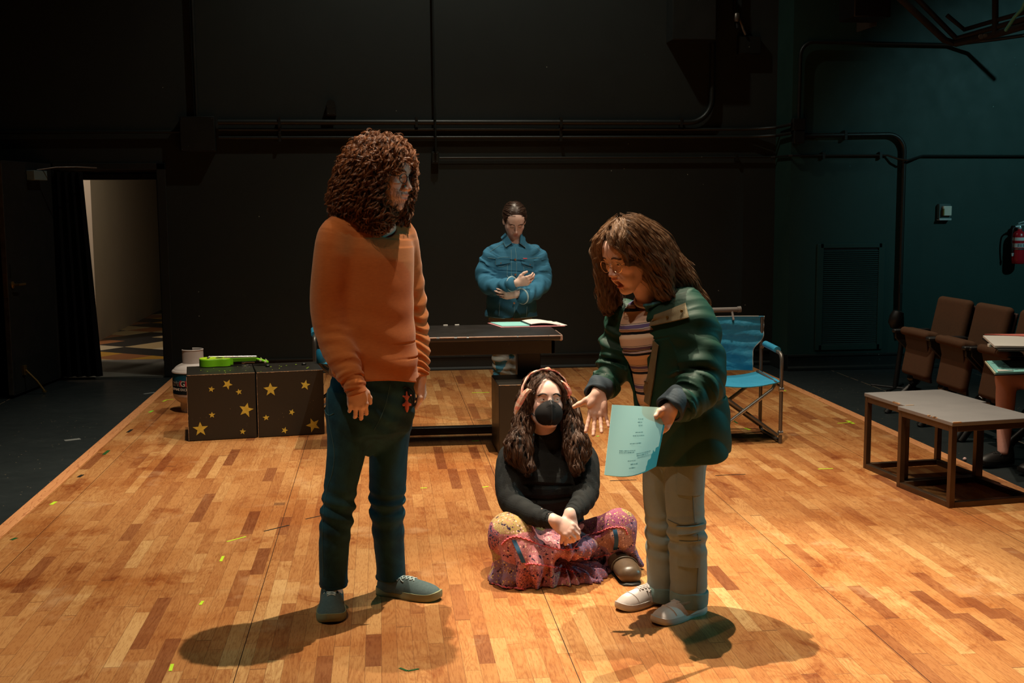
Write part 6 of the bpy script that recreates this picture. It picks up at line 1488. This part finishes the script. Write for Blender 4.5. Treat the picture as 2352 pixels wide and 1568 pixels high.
    vv = SKT.n('ShaderNodeTexVoronoi', {'feature': 'F1'}, Scale=5.2, Randomness=1.0); SKT.set(vv.inputs['Vector'], SKT.n('ShaderNodeVectorMath', {'operation': 'ADD'}, i0=SKT.scale(p, (1, 1, 1.5)), i1=SKT.scale(SKT.n('ShaderNodeTexNoise', Scale=4.0, Detail=2.0).outputs['Color'], (.10, .10, .10))).outputs[0])
    rc = SKT.sep(vv.outputs['Color']); a1 = SKT.ramp(rc[0], [(0, (.24, .15, .25)), (.22, (.46, .15, .17)), (.42, (.38, .28, .10)), (.58, (.50, .19, .22)), (.74, (.26, .07, .15)), (.88, (.46, .24, .19))], 'CONSTANT')
    a2 = SKT.ramp(rc[1], [(0, (.62, .44, .20)), (.3, (.80, .50, .40)), (.55, (.06, .10, .22)), (.75, (.75, .32, .36)), (.9, (.10, .05, .12))], 'CONSTANT')
    f1 = SKT.vor(p, 62); f2 = SKT.vor(p, 130); ln = SKT.math('FRACT', SKT.math('MULTIPLY', SKT.noise(p, 24, 3, .6, 1.5), 7))
    c = SKT.mix(SKT.math('LESS_THAN', SKT.math('ADD', f1, SKT.math('MULTIPLY', SKT.noise(p, 30, 3), .5)), .50), a1, a2); c = SKT.mix(SKT.math('LESS_THAN', ln, .22), c, SKT.mix(1.0, a2, (.45, .30, .35), 'MULTIPLY')); c = SKT.mix(SKT.math('LESS_THAN', f2, .15), c, (.85, .62, .50))
    c = SKT.mix(SKT.math('GREATER_THAN', SKT.noise(p, 46, 4, .7), .60), c, (.035, .018, .05))
    SKT.bump(SKT.noise(p, 160, 3), .3, .002); SM = SKT.out(c, .85, 0, .2)
    lap = X(1290, 1250, 4.98)
    sk = Sdf()
    sk.u(cone(hpR, knR, .115, .088), 0).u(cone(hpL, knL, .110, .080), .05).u(cone(knR, X(1225, 1300, 4.84), .085, .062), .05).u(cone(knL, X(1432, 1262, 5.03), .078, .050), .04)
    sk.u(ell(X(1262, 1262, 5.2), (.20, .15, .12)), .05)
    sk.u(cone(X(1185, 1300, 4.90), X(1180, 1328, 4.86), .085, .05), .05)
    sk.u(ell(fl(1272, 1328)+V3(0, .06, 0), (.245, .175, .062)), .06)
    sk.u(ell(fl(1215, 1335)+V3(0, .05, 0), (.17, .14, .07)), .04)
    sk.u(ell(fl(1350, 1322)+V3(0, .02, 0), (.105, .06, .030)), .03)
    sk.u(ell(fl(1375, 1335)+V3(-.02, .01, 0), (.055, .035, .020)), .02)
    sk.u(ell(X(1288, 1246, 4.97), (.15, .16, .055)), .05)
    sk.u(ell(fl(1300, 1310)+V3(0, .10, .03), (.14, .12, .10)), .06)
    sk.u(cone(X(1442, 1268, 5.06), X(1474, 1298, 5.02), .032, .012), .03)
    sk.s(ell(X(1298, 1196, 4.90), (.075, .09, .040)), .03)                 # hollow of the lap
    def folds(P):
        q = P-A(lap); a = np.arctan2(q[:, 1], q[:, 0]); r = np.sqrt(q[:, 0]**2+q[:, 1]**2); low = np.clip((.22-P[:, 2])/.14, 0, 1)
        return (low*(.012*np.sin(a*17+4*np.sin(r*14)+1.5*np.sin(a*5))+.006*np.sin(a*31+r*30)))*np.clip(r*6, 0, 1)+.006*wave(P, 24, .5)+.003*wave(P, 55, 1.5)
    sk.d(folds)
    bt = X(1430, 1292, 4.97)
    sk.s(ell(bt+V3(.02, -.04, -.02), (.075, .14, .062)), .02)
    sk.i(lambda P: .002-P[:, 2], .004)
    ko = sob('skirt', sk, (.3, 4.5, 0), (1.4, 5.5, .36), .0036, SM, o)
    PK = simple('pink_ruffle_trim', (.70, .13, .16), .8)
    def sk_many(uv, off=.002):
        D = np.array([ray(u, v) for u, v in uv]); D /= np.linalg.norm(D, axis=1)[:, None]; P = np.array([at(u, v, 4.45) for u, v in uv])
        P, ok = march(P, sk, -D, off, 120); return P, ok
    for pix in ([(1152, 1250), (1165, 1238), (1185, 1232), (1215, 1240), (1240, 1250), (1270, 1258), (1300, 1262), (1330, 1258)], [(1205, 1296), (1222, 1294), (1250, 1298), (1275, 1302), (1305, 1308), (1325, 1316)], [(1315, 1262), (1340, 1232), (1375, 1222), (1400, 1212), (1432, 1212), (1442, 1228)], [(1340, 1284), (1370, 1280), (1400, 1272), (1412, 1266)], [(1130, 1338), (1160, 1348), (1200, 1352), (1240, 1362), (1290, 1360), (1350, 1347)]):
        q, ok = sk_many([(u, v+1.3*math.sin(i*2.1)) for i, (u, v) in enumerate(spline([(a, b, 0) for a, b in pix], 60)[:, :2])]); q = list(q[ok])
        if len(q) > 8: ob('ruffle_trim', MB().tube(q, [.0028+.0010*math.sin(i*1.7) for i in range(len(q))], 6), PK, ko, world=True)
    NB = simple('navy_ribbon', (.012, .075, .16), .6)
    for pix in ([(1180, 1240), (1190, 1262), (1203, 1292)], [(1412, 1216), (1416, 1240), (1413, 1262)]):
        q, ok = sk_many(spline([(a, b, 0) for a, b in pix], 14)[:, :2], .003)
        if ok.all(): ob('ribbon', MB().sheet([[x-V3(.009, 0, 0), x+V3(.009, 0, 0)] for x in q], .003), NB, ko, world=True)
    # boot
    BM = NT('brown_worn_leather'); p = BM.obj(); c = BM.mix(BM.noise(p, 18, 4, .7), (.028, .016, .009), (.13, .085, .05)); BL = BM.out(c, .38, 0, .5)
    b0 = bt+V3(.0, -.0, 0); bs_ = Sdf(); tipd = V3(.10, -.98, 0)
    bs_.u(loft([(*(b0+V3(-.02, .10, .01)), .040, .040), (*(b0+V3(-.01, .03, .0)), .044, .046), (*(b0+V3(0, -.05, -.006)), .052, .046), (*(b0+V3(.006, -.10, -.010)), .054, .042), (*(b0+V3(.006, -.125, -.012)), .050, .040)], (1, 0, 0), 12, 2.0, cap=.95), 0)
    bs_.u(cone(b0+V3(-.02, .08, 0), anL, .045, .044), .03)
    bo = sob('boot', bs_, b0-V3(.25, .35, .12), b0+V3(.2, .3, .15), .003, BL, o)
    sq = [(b0+V3(.0, -.045, 0))+V3(.0565*math.cos(a), -.012*math.sin(a), .050*math.sin(a)-.006) for a in np.linspace(-.2, PI+.2, 24)]
    ob('welt_seam', MB().tube(sq, .0030, 7), simple('dark_welt', (.05, .035, .015), .6), bo, world=True)
    sp = Sdf().u(loft([(*(b0+V3(-.02, .09, -.050)), .036, .010), (*(b0+V3(0, -.04, -.056)), .050, .010), (*(b0+V3(.006, -.12, -.054)), .050, .010), (*(b0+V3(.006, -.165, -.046)), .036, .010)], (1, 0, 0), 10, 2.4), 0)
    sob('sole', sp, b0-V3(.2, .3, .12), b0+V3(.2, .25, .05), .003, simple('black_rubber_sole', (.014, .012, .010), .6), bo)
    # mask
    mk = Sdf().u(lambda P: H.ev(((P-A(hc))@np.asarray(HR, F32))/hs)*hs-.005, 0)
    cup = Sdf().u(ell((0, .066, -.058), (.062, .047, .060)), 0).u(cone((0, .116, -.028), (0, .108, -.088), .006, .007), .022).u(cone((0, .092, .000), (0, .098, -.03), .008, .012), .015)
    m = Sdf().u(local(cup, hc, HR, hs), 0)
    m.s(lambda P: H.ev(((P-A(hc))@np.asarray(HR, F32))/hs)*hs-.0015, 0)
    mo_ = sob('face_mask', m, hc-.14, hc+.14, .0022, simple('black_mask', (.008, .008, .009), .8, var=.05, spec=.2), o)
    ob('mask_seam', MB().tube([hc+HR@(p_*hs) for p_ in march([(0, .16, z_) for z_ in np.linspace(.0, -.108, 14)], cup, (0, 1, 0), .0004, 40)[0]], .0014, 6), simple('mask_fold', (.022, .024, .027), .5), mo_, world=True)
    lp = MB()
    for x in (-1, 1):
        lp.tube(spline([hc+HR@(V3(x*.050, .078, -.030)*hs), hc+HR@(V3(x*.068, .045, -.018)*hs), hc+HR@(V3(x*.081, .004, .006)*hs)], 12), .0013, 6).tube(spline([hc+HR@(V3(x*.048, .074, -.078)*hs), hc+HR@(V3(x*.064, .035, -.058)*hs), hc+HR@(V3(x*.079, .0, -.035)*hs)], 12), .0013, 6)
    ob('ear_loops', lp, BLACK, mo_, world=True)
    # hair
    vol = Sdf()
    vol.u(ell(hc+HR@V3(0, -.018, .042), (.092, .114, .100), HR), 0)
    vol.u(cone(X(1208, 930, 5.16), X(1190, 1040, 5.05), .034, .052), .05).u(cone(X(1190, 1020, 5.04), X(1212, 1070, 4.99), .046, .022), .03)
    vol.u(cone(X(1306, 930, 5.18), X(1325, 1030, 5.07), .036, .054), .05).u(cone(X(1325, 1020, 5.06), X(1322, 1070, 5.00), .046, .022), .03)
    vol.u(ell(X(1256, 965, 5.26), (.12, .06, .12)), .04)
    vol.s(ell(hc+HR@V3(0, .120, -.035), (.066, .085, .108), HR), .012)
    vol.s(cone(nb+V3(0, -.02, -.12), hc+HR@V3(0, .05, -.08), .060, .050), .02)
    lo_, hi_ = hc-V3(.32, .3, .40), hc+V3(.32, .35, .2); V, Fc = vol.mesh(lo_, hi_, .006)
    core = Sdf().u(lambda P: vol.ev(P)+.016, 0); hv = sob('hair', core, lo_, hi_, .0045, simple('dark_under_hair', (.014, .008, .006), .7), o)
    part = hc+HR@V3(.004, .02, .130)
    def comb(P):
        q = P-part; c = np.zeros_like(P); c[:, 2] = -1; c[:, 1] = -.12; r2 = np.exp(-(q**2).sum(1)/.007)[:, None]; q2 = q.copy(); q2[:, 2] = -abs(q2[:, 2]); q2[:, 1] *= .3; return c+q2*r2*22
    av = face_keep(hc, HR, hs, .098, .070); V = outside(V, av)
    strands('hair_locks', vol, sample(V, int(1500*HQ), 1), comb, HM, hv, n=20, step=.0085, offs=(-.008, .008), wave_=(.009, 11), r=.00055, seed=3, coh=.85, rand=.28, lift=.35, avoid=av, clump=(12, .0050), ctaper=.45)
    # headscarf band with pointed ends
    t = NT('coral_print_scarf'); p = t.obj(); c = t.ramp(t.noise(p, 22, 2, .5, 1.0), [(0, (.75, .16, .12)), (.42, (.80, .24, .16)), (.52, (.85, .62, .48)), (.62, (.72, .10, .16)), (.75, (.88, .46, .25))]); SC_ = t.out(c, .7)
    g = []
    for i in range(31):
        a = -1.62+3.24*i/30; r1 = .112+.006*math.cos(a*2); cth = V3(r1*math.sin(a), .012+.010*math.cos(a), .022+.118*math.cos(a)); wd = .017*(1-.35*abs(a/1.6)**2)+.002
        g.append([hc+HR@((cth+V3(0, wd*s_, .003*math.cos(s_*1.5)+.002*math.sin(i*1.3+s_*3)))*1.0) for s_ in np.linspace(-1, 1, 7)])
    sb = ob('headscarf', MB().sheet(g, .005), SC_, o, world=True)
    kn = Sdf().u(ell(hc+HR@V3(.012, .022, .142), (.014, .020, .011), HR), 0); sob('knot', kn, hc-.2, hc+.25, .003, SC_, sb)
    for pix, Y0 in (([(1216, 893), (1204, 905), (1193, 925), (1186, 940), (1183, 951)], 5.04), ([(1284, 872), (1296, 880), (1304, 892), (1308, 904), (1302, 908)], 5.10)):
        q = [at(u, v, Y0) for u, v in spline([(a, b, 0) for a, b in pix], 14)[:, :2]]; n_ = len(q)
        ob('scarf_tail', MB().sheet([[x+V3(-1, 0, .35)*wd, x+V3(0, -.006, 0), x+V3(1, 0, -.35)*wd] for x, wd in zip(q, [.012*math.sin(PI*(.22+.76*i/(n_-1)))+.0012 for i in range(n_)])], .004), SC_, sb, world=True)
if 'S' in PEOPLE: seated()
# ---------------------------------------------------------------- the woman in the denim jacket behind the desk
def back_woman():
    SK = skin_mat('fair_skin_b', (.80, .55, .47)); HM = hair_mat('dark_tied_hair', (.030, .016, .011), (.14, .08, .055), .35)
    Y = 8.78; X = at
    hc = X(1182, 507, Y-.02); HR = frame((.03, -.86, -.50)); hs = .98
    body = Sdf(); H = head_sdf(True, 0, lids=.25); body.u(local(H, hc, HR, hs), 0)
    nb = X(1182, 556, Y+.03); body.u(cone(hc+HR@V3(0, -.03, -.05)*hs, nb, .048, .054), .02)
    wR = X(1188, 650, Y-.30); wL = X(1186, 676, Y-.27)
    hand(body, wR, (.9, -.1, .22), (.1, -.35, .9), (-.1, -.8, .4), .92, curl=((.35, .6, .4), (.4, .6, .4), (.45, .6, .4), (.5, .6, .4)), spread=.03)
    hand(body, wL, (-.95, -.1, .02), (.0, -.3, .95), (0, -.95, .2), .92, curl=((.2, .4, .3), (.25, .4, .3), (.3, .45, .3), (.35, .45, .3)), spread=.05)
    sR, eR, sL, eL = X(1130, 590, Y), X(1116, 655, Y-.06), X(1234, 590, Y), X(1246, 656, Y-.06)
    body.u(loft(rows([(1182, 560, Y+.02, .055, .055), (1180, 580, Y+.02, .14, .07), (1178, 640, Y, .13, .09), (1174, 740, Y, .14, .09), (1170, 790, Y, .13, .09)]), (1, 0, 0), 10), .03)
    for a, b, c_ in ((sR, eR, wR), (sL, eL, wL)): body.u(cone(a, b, .04, .032), .03); body.u(cone(b, c_, .030, .022), .02)
    for u in (1150, 1190):
        q = [X(u, 770, Y+.02), X(u+2, 850, Y), V3(float(X(u, 850, Y)[0]), Y+.02, .08)]; body.u(cone(q[0], q[1], .062, .045), .04); body.u(cone(q[1], q[2], .044, .034), .02)
    o = sob('person', body, (.6, 8.3, .03), (1.6, 9.1, 1.62), .008, SK, loc=V3(float(nb[0]), Y, 0), colfn=lip_col(hc, HR, hs, 0, (.70, .34, .36), .4),
            extra=[(hc-V3(.12, .13, .15), hc+V3(.12, .13, .15), .0030), (X(1160, 700, Y-.30)-V3(0, .12, 0), X(1215, 630, Y-.30)+V3(0, .12, 0), .0028)])
    tag(o, 'person in blue denim jacket standing behind the desk with bowed head and folded hands', 'person')
    brows(o, hc, HR, hs, simple('brow_b', (.035, .02, .014), .7), th=.0020, n=110, H=H)
    lash = MB()
    for x in (-1, 1): lash.tube([hc+HR@(V3(x*(.019+.024*t), .0905-.008*t*t, -.004-.0045*math.sin(PI*t))*hs) for t in np.linspace(0, 1, 8)], .0011, 5)
    ob('eyelashes', lash, BLACK, o, world=True)
    t = NT('blue_denim'); p = t.obj(); n = t.noise(p, 7, 5, .65); n2 = t.noise(p, 330, 2); c = t.mix(n, (.012, .080, .170), (.035, .180, .32)); c = t.mix(t.math('MULTIPLY', n2, .3), c, (.09, .28, .36)); t.bump(n2, .3, .0015); DM = t.out(c, .85, 0, .2)
    def dw(t, a, P): return .007*wave(P, 13)+.003*np.sin(P[:, 2]*70+3*np.sin(P[:, 0]*14))*np.clip(t*1.2-.3, 0, 1)
    jk = Sdf().u(loft(rows([(1182, 548, Y+.03, .066, .062), (1181, 560, Y+.03, .105, .078), (1179, 578, Y+.02, .180, .105), (1178, 610, Y, .188, .130), (1175, 660, Y, .186, .140), (1174, 700, Y, .190, .145), (1173, 728, Y, .196, .145), (1173, 745, Y, .196, .145)]), (1, 0, 0), 16, 2.2, disp=dw), 0)
    def sl(ph): return lambda t, a, P: .006*np.sin(t*38+2*np.sin(a*1.5+ph)+a+ph)*np.clip((.95-t)*10, 0, 1)
    jk.u(loft(rows([(1142, 578, Y, .07, .07), (1126, 600, Y, .080, .085), (1117, 635, Y-.04, .076, .080), (1124, 655, Y-.12, .068, .070), (1146, 660, Y-.20, .058, .058), (1166, 655, Y-.27, .050, .050), (1176, 652, Y-.30, .050, .050)]), (.3, .2, 1), 18, 2.0, disp=sl(0)), .03)
    jk.u(loft(rows([(1222, 578, Y, .07, .07), (1236, 600, Y, .080, .085), (1243, 636, Y-.04, .076, .080), (1236, 660, Y-.12, .068, .070), (1218, 674, Y-.20, .058, .058), (1204, 680, Y-.26, .054, .054), (1198, 680, Y-.28, .052, .052)]), (.3, .2, 1), 18, 2.0, disp=sl(1.2)), .03)
    z0 = float(X(1173, 731, Y-.14)[2]); jk.i(lambda P: z0-P[:, 2], .004); jk.s(cone(hc, nb+V3(0, -.02, -.01), .04, .062), .01)
    jk.s(cone(wR, X(1165, 655, Y-.26), .034, .028), .004).s(cone(wL, X(1212, 678, Y-.24), .036, .028), .004)
    jo = sob('denim_jacket', jk, (.6, 8.2, .6), (1.65, 9.1, 1.5), .0045, DM, o)
    PL = simple('pale_denim_edge', (.16, .33, .40), .85); CU = simple('cuff_lining', (.36, .50, .54), .85)
    def js(u, v, off=.003):
        q = onto([X(u, v, Y)-V3(0, .5, 0)], jk, (0, -1, 0), off); return q[0] if q else None
    def line(pix, r=.0015, n=18, mat=PL, off=.001, nm='seam'):
        q = onto([X(a, b, Y)-V3(0, .5, 0) for a, b in spline([(a, b, 0) for a, b in pix], n)[:, :2]], jk, (0, -1, 0), off)
        if len(q) > 3: ob(nm, MB().tube(q, r, 6), mat, jo, world=True)
    for pix in ([(1181, 568), (1182, 600), (1181, 640)], [(1171, 572), (1170, 632)], [(1118, 590), (1135, 592), (1150, 589), (1167, 589)], [(1192, 590), (1215, 592), (1236, 590)], [(1136, 595), (1136, 606), (1150, 610), (1168, 602)], [(1193, 602), (1208, 612), (1221, 611), (1221, 596)], [(1162, 606), (1160, 632)], [(1198, 610), (1200, 635)], [(1116, 724), (1150, 727), (1176, 727)], [(1184, 726), (1232, 723)], [(1144, 690), (1142, 722)], [(1206, 700), (1204, 724)], [(1177, 700), (1176, 728)], [(1160, 556), (1140, 566), (1124, 577)], [(1204, 556), (1225, 564), (1240, 576)]): line(pix)
    for u, v in ((1179, 594), (1179, 628), (1176, 692), (1172, 727), (1148, 603), (1212, 606)):
        q = js(u, v, .004)
        if q is not None: ob('button', MB().lathe([(.008, 0), (.007, .003), (0, .004)], q, 12, (0, -1, 0)), simple('copper_button', (.45, .22, .14), .35, .8), jo, world=True)
    for nm, pix in (('pocket_flap', [(1135, 591), (1167, 592), (1167, 602), (1136, 607)]), ('pocket_flap', [(1192, 592), (1222, 593), (1221, 611), (1194, 603)])):
        g, ok = drape(pix, jk, Y, .5, .006, 7, 5)
        if ok: ob(nm, MB().sheet(g, .004), DM, jo, world=True)
    q = [js(u, v, .006) for u, v in ((1197, 592), (1206, 592))]
    if all(x is not None for x in q): ob('red_tab', MB().tube(q, .005, 6), simple('red_woven_tab', (.65, .03, .05), .6), jo, world=True)
    for pix in ([(1151, 545), (1162, 567), (1176, 557), (1161, 535)], [(1206, 547), (1207, 568), (1194, 558), (1196, 533)]):
        (a, b, c_, d) = [np.array(x, float) for x in pix]; g = []
        for s in np.linspace(0, 1, 8):
            g.append([])
            for t_ in np.linspace(0, 1, 6):
                p_ = (a*(1-s)+b*s)*(1-t_)+(d*(1-s)+c_*s)*t_; q_ = js(*p_, off=.012); yy = (Y-.030-.075*s) if q_ is None else min(float(q_[1]), Y-.02-.055*s); g[-1].append(X(*p_, yy))
        cl = ob('collar', MB().sheet(g, .008), DM, jo, world=True)
        ob('collar_edge', MB().tube([g[i][0] for i in range(8)]+[g[7][j] for j in range(1, 6)], .0028, 6), PL, cl, world=True)
    for c_, ax, r in ((X(1176, 652, Y-.29), wR-eR, .050), (X(1199, 680, Y-.275), wL-eL, .054)):
        B = basis(ax); ob('cuff_edge', MB().tube([c_+B@V3(r*math.cos(a), r*math.sin(a), 0) for a in np.linspace(0, 2*PI, 26, endpoint=False)], .007, 8, closed=True), CU, jo, world=True)
    ob('collar_inset', MB().tube([nb+V3(-.045, -.03, .0), nb+V3(-.02, -.062, -.030), nb+V3(0, -.070, -.042), nb+V3(.02, -.062, -.030), nb+V3(.045, -.03, .0)], .004, 6), simple('skin_shirt', (.5, .42, .38), .8), jo, world=True)
    # pale ripped jeans
    t = NT('pale_ripped_denim'); p = t.obj(); n = t.noise(p, 8, 5, .7); c = t.mix(n, (.09, .14, .15), (.34, .34, .31)); c = t.mix(t.math('GREATER_THAN', t.noise(p, 5, 2), .60), c, (.02, .12, .19)); LJ = t.out(c, .85)
    je = Sdf().u(loft(rows([(1172, 720, Y, .16, .12), (1172, 770, Y, .165, .12), (1171, 792, Y, .15, .11)]), (1, 0, 0), 6), 0)
    for u, ph in ((1151, 0), (1190, 2)):
        a = X(u, 770, Y); b = X(u+2, 850, Y); je.u(loft([(*a, .082, .095), (*(a*.5+b*.5), .074, .085), (*b, .066, .075), (b[0], b[1], .35, .066, .075), (b[0]+.004, b[1]+.01, .10, .066, .075)], (1, 0, 0), 16, 2.0, disp=lambda t, a, P: .006*np.sin(t*60+a+2*np.sin(a+t*6))+.004*wave(P, 14)), .02)
    je.i(lambda P: .075-P[:, 2], .004); sob('ripped_jeans', je, (.6, 8.4, .02), (1.5, 9.1, .9), .006, LJ, o)
    WS = simple('white_sneaker_b', (.5, .5, .48), .6)
    for u in (1151, 1190):
        b = X(u+2, 850, Y); shoe(o, 'sneaker', (b[0], b[1]+.07), (-.1 if u < 1170 else .1, -1), .25, .09, WS, WS, WS, .07, .03)
    # hair pulled back with centre parting
    vol = Sdf().u(ell(hc+HR@V3(0, -.022, .040), (.083, .104, .093), HR), 0).u(ell(hc+HR@V3(0, -.115, .05), (.035, .03, .035), HR), .02)
    vol.s(ell(hc+HR@V3(0, .125, -.050), (.070, .095, .100), HR), .010).s(cone(hc+HR@V3(-.1, 0, -.03), hc+HR@V3(.1, 0, -.03), .030, .030), .01)
    lo_, hi_ = hc-.2, hc+.2; V, Fc = vol.mesh(lo_, hi_, .006); HB = hair_mat('dark_brown_b', (.020, .011, .008), (.07, .04, .028), .4)
    hv = sob('hair', vol, lo_, hi_, .004, HB, o)
    def comb(P): q = (P-hc)@HR; s = np.sign(q[:, 0]+.003); l = np.stack([s*.8, -np.ones(len(P))*.9, -np.ones(len(P))*.15], 1); return l@HR.T
    strands('hair_locks', vol, sample(V, int(500*HQ), 1), comb, HM, hv, n=12, step=.008, offs=(-.002, .004), r=.0006, seed=3, rand=.12, clump=(7, .004), ctaper=.8)
if 'B' in PEOPLE: back_woman()
# ---------------------------------------------------------------- seated onlooker at the right edge, with two binders nearby
def onlooker():
    SK = skin_mat('fair_skin_r', (.72, .38, .32)); X = at
    kn = X(2312, 868, 6.90)+V3(0, 0, 0); ank = X(2304, 1040, 6.78); hip = V3(4.16, 6.78, .50); k2 = V3(3.80, 6.58, .52); a2 = V3(3.86, 6.56, .10)
    body = Sdf().u(cone(hip, kn, .085, .062), 0).u(loft([(*(kn+V3(0, 0, .01)), .058, .060), (*(kn*.7+ank*.3), .056, .062), (*(kn*.35+ank*.65), .044, .048), (*(ank+V3(0, 0, .0)), .032, .034)], (1, 0, 0), 10), .03)
    body.u(cone(V3(4.16, 6.60, .50), k2, .085, .062), .02).u(cone(k2, a2, .056, .034), .02)
    body.u(loft([(4.24, 6.70, .46, .16, .13), (4.26, 6.70, .62, .14, .11), (4.27, 6.70, .85, .16, .12), (4.25, 6.70, 1.0, .15, .08), (4.22, 6.70, 1.08, .05, .05)], (0, 1, 0), 12), .03)
    hc = V3(4.16, 6.70, 1.22); HR = frame((-.95, -.1, -.25)); body.u(local(head_sdf(True, 0), hc, HR, .97), 0).u(cone(hc-V3(-.02, 0, .08), V3(4.22, 6.70, 1.06), .048, .052), .02)
    for s_, w_ in ((1, X(2372, 848, 6.86)+V3(.12, 0, .0)), (-1, V3(3.86, 6.46, .64))):
        sh = V3(4.24, 6.70+s_*.17, .98); el = V3(4.12, 6.70+s_*.22, .72); body.u(cone(sh, el, .042, .034), .03).u(cone(el, w_, .033, .022), .02)
        hand(body, w_, (-.9, 0, -.1), (0, -s_, .3), (0, .2, -1) if False else (0, 0, -1), .92, curl=((.4, .5, .4),)*4, spread=.04)
    o = sob('person', body, (3.5, 6.2, .02), (4.5, 7.1, 1.42), .008, SK, loc=V3(4.2, 6.7, 0), extra=[(hc-.16, hc+.16, .003)], colfn=lip_col(hc, HR, .97, 0))
    tag(o, 'seated person at the right edge, bare knee showing under a black binder', 'person')
    DK = fabric('black_dress', (.008, .009, .012), (.016, .018, .022), 20, .9)
    dr = Sdf().u(loft([(4.24, 6.70, .44, .19, .16), (4.26, 6.70, .62, .165, .135), (4.27, 6.70, .85, .185, .14), (4.25, 6.70, 1.0, .17, .10), (4.22, 6.70, 1.06, .07, .065)], (0, 1, 0), 12), 0)
    dr.u(cone(hip, (hip+kn)/2+V3(.02, 0, 0), .115, .10), .04).u(cone(V3(4.16, 6.60, .50), V3(3.98, 6.59, .51), .115, .10), .04).d(lambda P: .006*wave(P, 18))
    for s_ in (1, -1): dr.u(cone(V3(4.24, 6.70+s_*.17, .98), V3(4.12, 6.70+s_*.22, .72), .056, .048), .03).u(cone(V3(4.12, 6.70+s_*.22, .72), V3(4.0, 6.70+s_*.19, .68), .046, .040), .02)
    sob('dress', dr, (3.6, 6.2, .3), (4.6, 7.15, 1.15), .006, DK, o)
    vol = Sdf().u(ell(hc+HR@V3(0, -.02, .04), (.088, .108, .098), HR), 0).u(ell(hc+HR@V3(0, -.06, -.06), (.09, .06, .12), HR), .04).s(ell(hc+HR@V3(0, .12, -.05), (.066, .09, .105), HR), .012)
    hv = sob('hair', vol, hc-.25, hc+.2, .005, hair_mat('dark_hair_r', (.02, .012, .008), (.07, .04, .03)), o)
    BT = simple('black_boot', (.010, .010, .010), .5)
    shoe(o, 'boot', (ank[0]+.08, ank[1]+.02), (-1, -.15), .25, .09, BT, BT, BT, .11, .03); shoe(o, 'boot', (a2[0]+.08, a2[1]), (-1, -.1), .25, .09, BT, BT, BT, .11, .03)
    # binder on the lap
    c = [X(2262, 830, 6.93), X(2352, 824, 6.93), X(2400, 850, 6.50), X(2284, 857, 6.50)]
    a = fl(2262, 829, .605); b = fl(2285, 857, .605); ax = V3(.36, .03, 0)
    bd = thing('black_binder', 'black binder open at teal pages on the onlooker\'s lap', 'binder', (a[0], a[1]-.2, .600))
    def slab(p, q, ax_, z0, z1, inset=0.0):
        d = (q-p)/np.linalg.norm(q-p); e_ = ax_/np.linalg.norm(ax_); P0 = p+d*inset+e_*inset; P1 = q-d*inset+e_*inset; return MB().prism([(P0[0], P0[1], 0), (P1[0], P1[1], 0), (P1[0]+ax_[0]-2*inset*e_[0], P1[1]+ax_[1]-2*inset*e_[1], 0), (P0[0]+ax_[0]-2*inset*e_[0], P0[1]+ax_[1]-2*inset*e_[1], 0)], (0, 0, z0), (0, 0, z1))
    ob('cover', slab(a, b, ax, .590, .597), BLACK, bd, world=True, bevel=.002)
    pg = ob('page_stack', slab(a, b, ax, .597, .608, .010), PTEAL, bd, world=True)
    ob('page_edge', slab(a+V3(-.003, 0, 0), b+V3(-.003, 0, 0), V3(.012, 0, 0), .597, .606, .002), simple('cream_page_edge', (.62, .62, .45), .6), bd, world=True)
    m = MB(); g = np.random.default_rng(2); d = (b-a)
    for i in range(11):
        s = .12+.07*i; p0 = a+d*s; L0 = .05; 
        for _ in range(int(g.integers(3, 7))):
            w_ = g.uniform(.01, .03); q0 = p0+ax/np.linalg.norm(ax)*L0; q1 = q0+ax/np.linalg.norm(ax)*w_; n_ = d/np.linalg.norm(d)*.004; m.add([(*(q0-n_)[:2], .6086), (*(q1-n_)[:2], .6086), (*(q1+n_)[:2], .6086), (*(q0+n_)[:2], .6086)], [(0, 1, 2, 3)]); L0 += w_+.008
    ob('handwriting', m, simple('teal_ink', (.05, .25, .28), .6), pg, world=True, smooth=False)
    ob('folded_corner', MB().prism([(b[0]+.03, b[1]+.02, .609), (b[0]+.13, b[1]+.03, .609), (b[0]+.06, b[1]+.09, .609)], (0, 0, 0), (0, 0, .006)), PWHITE, pg, world=True)
    a = fl(2256, 771, .735); b = fl(2283, 795, .735); ax = V3(.34, -.10, 0)
    b2 = thing('clipboard_binder', 'black binder with white and coral sheets beside the second theatre seat', 'binder', (a[0]+.1, a[1]-.2, .70))
    ob('cover', slab(a, b+V3(.0, -.05, 0), ax, .712, .722), BLACK, b2, world=True, bevel=.002)
    ob('white_sheets', slab(a, b, ax, .726, .738, .004), PWHITE, b2, world=True)
    ob('coral_sheet', MB().prism([(a[0]+.02, a[1]+.01, .7395), (a[0]+.36, a[1]-.04, .7395), (a[0]+.30, a[1]-.24, .7395), (a[0]+.20, a[1]-.08, .7395)], (0, 0, 0), (0, 0, .006)), simple('coral_paper', (.80, .22, .18), .6), b2, world=True)
    q = a*.35+b*.65; ob('clip', MB().box(q[0]-.008, q[0]+.006, q[1]-.012, q[1]+.012, .708, .727), simple('white_clip', (.85, .85, .8), .3), b2, world=True, bevel=.002)
    ob('tablet_arm', MB().tube([(a[0]+.16, a[1]-.12, .712), (a[0]+.20, a[1]-.10, .69), (4.02, 7.50, .63)], .014, 10), BLACK, b2, world=True)
if 'R' in PEOPLE: onlooker()
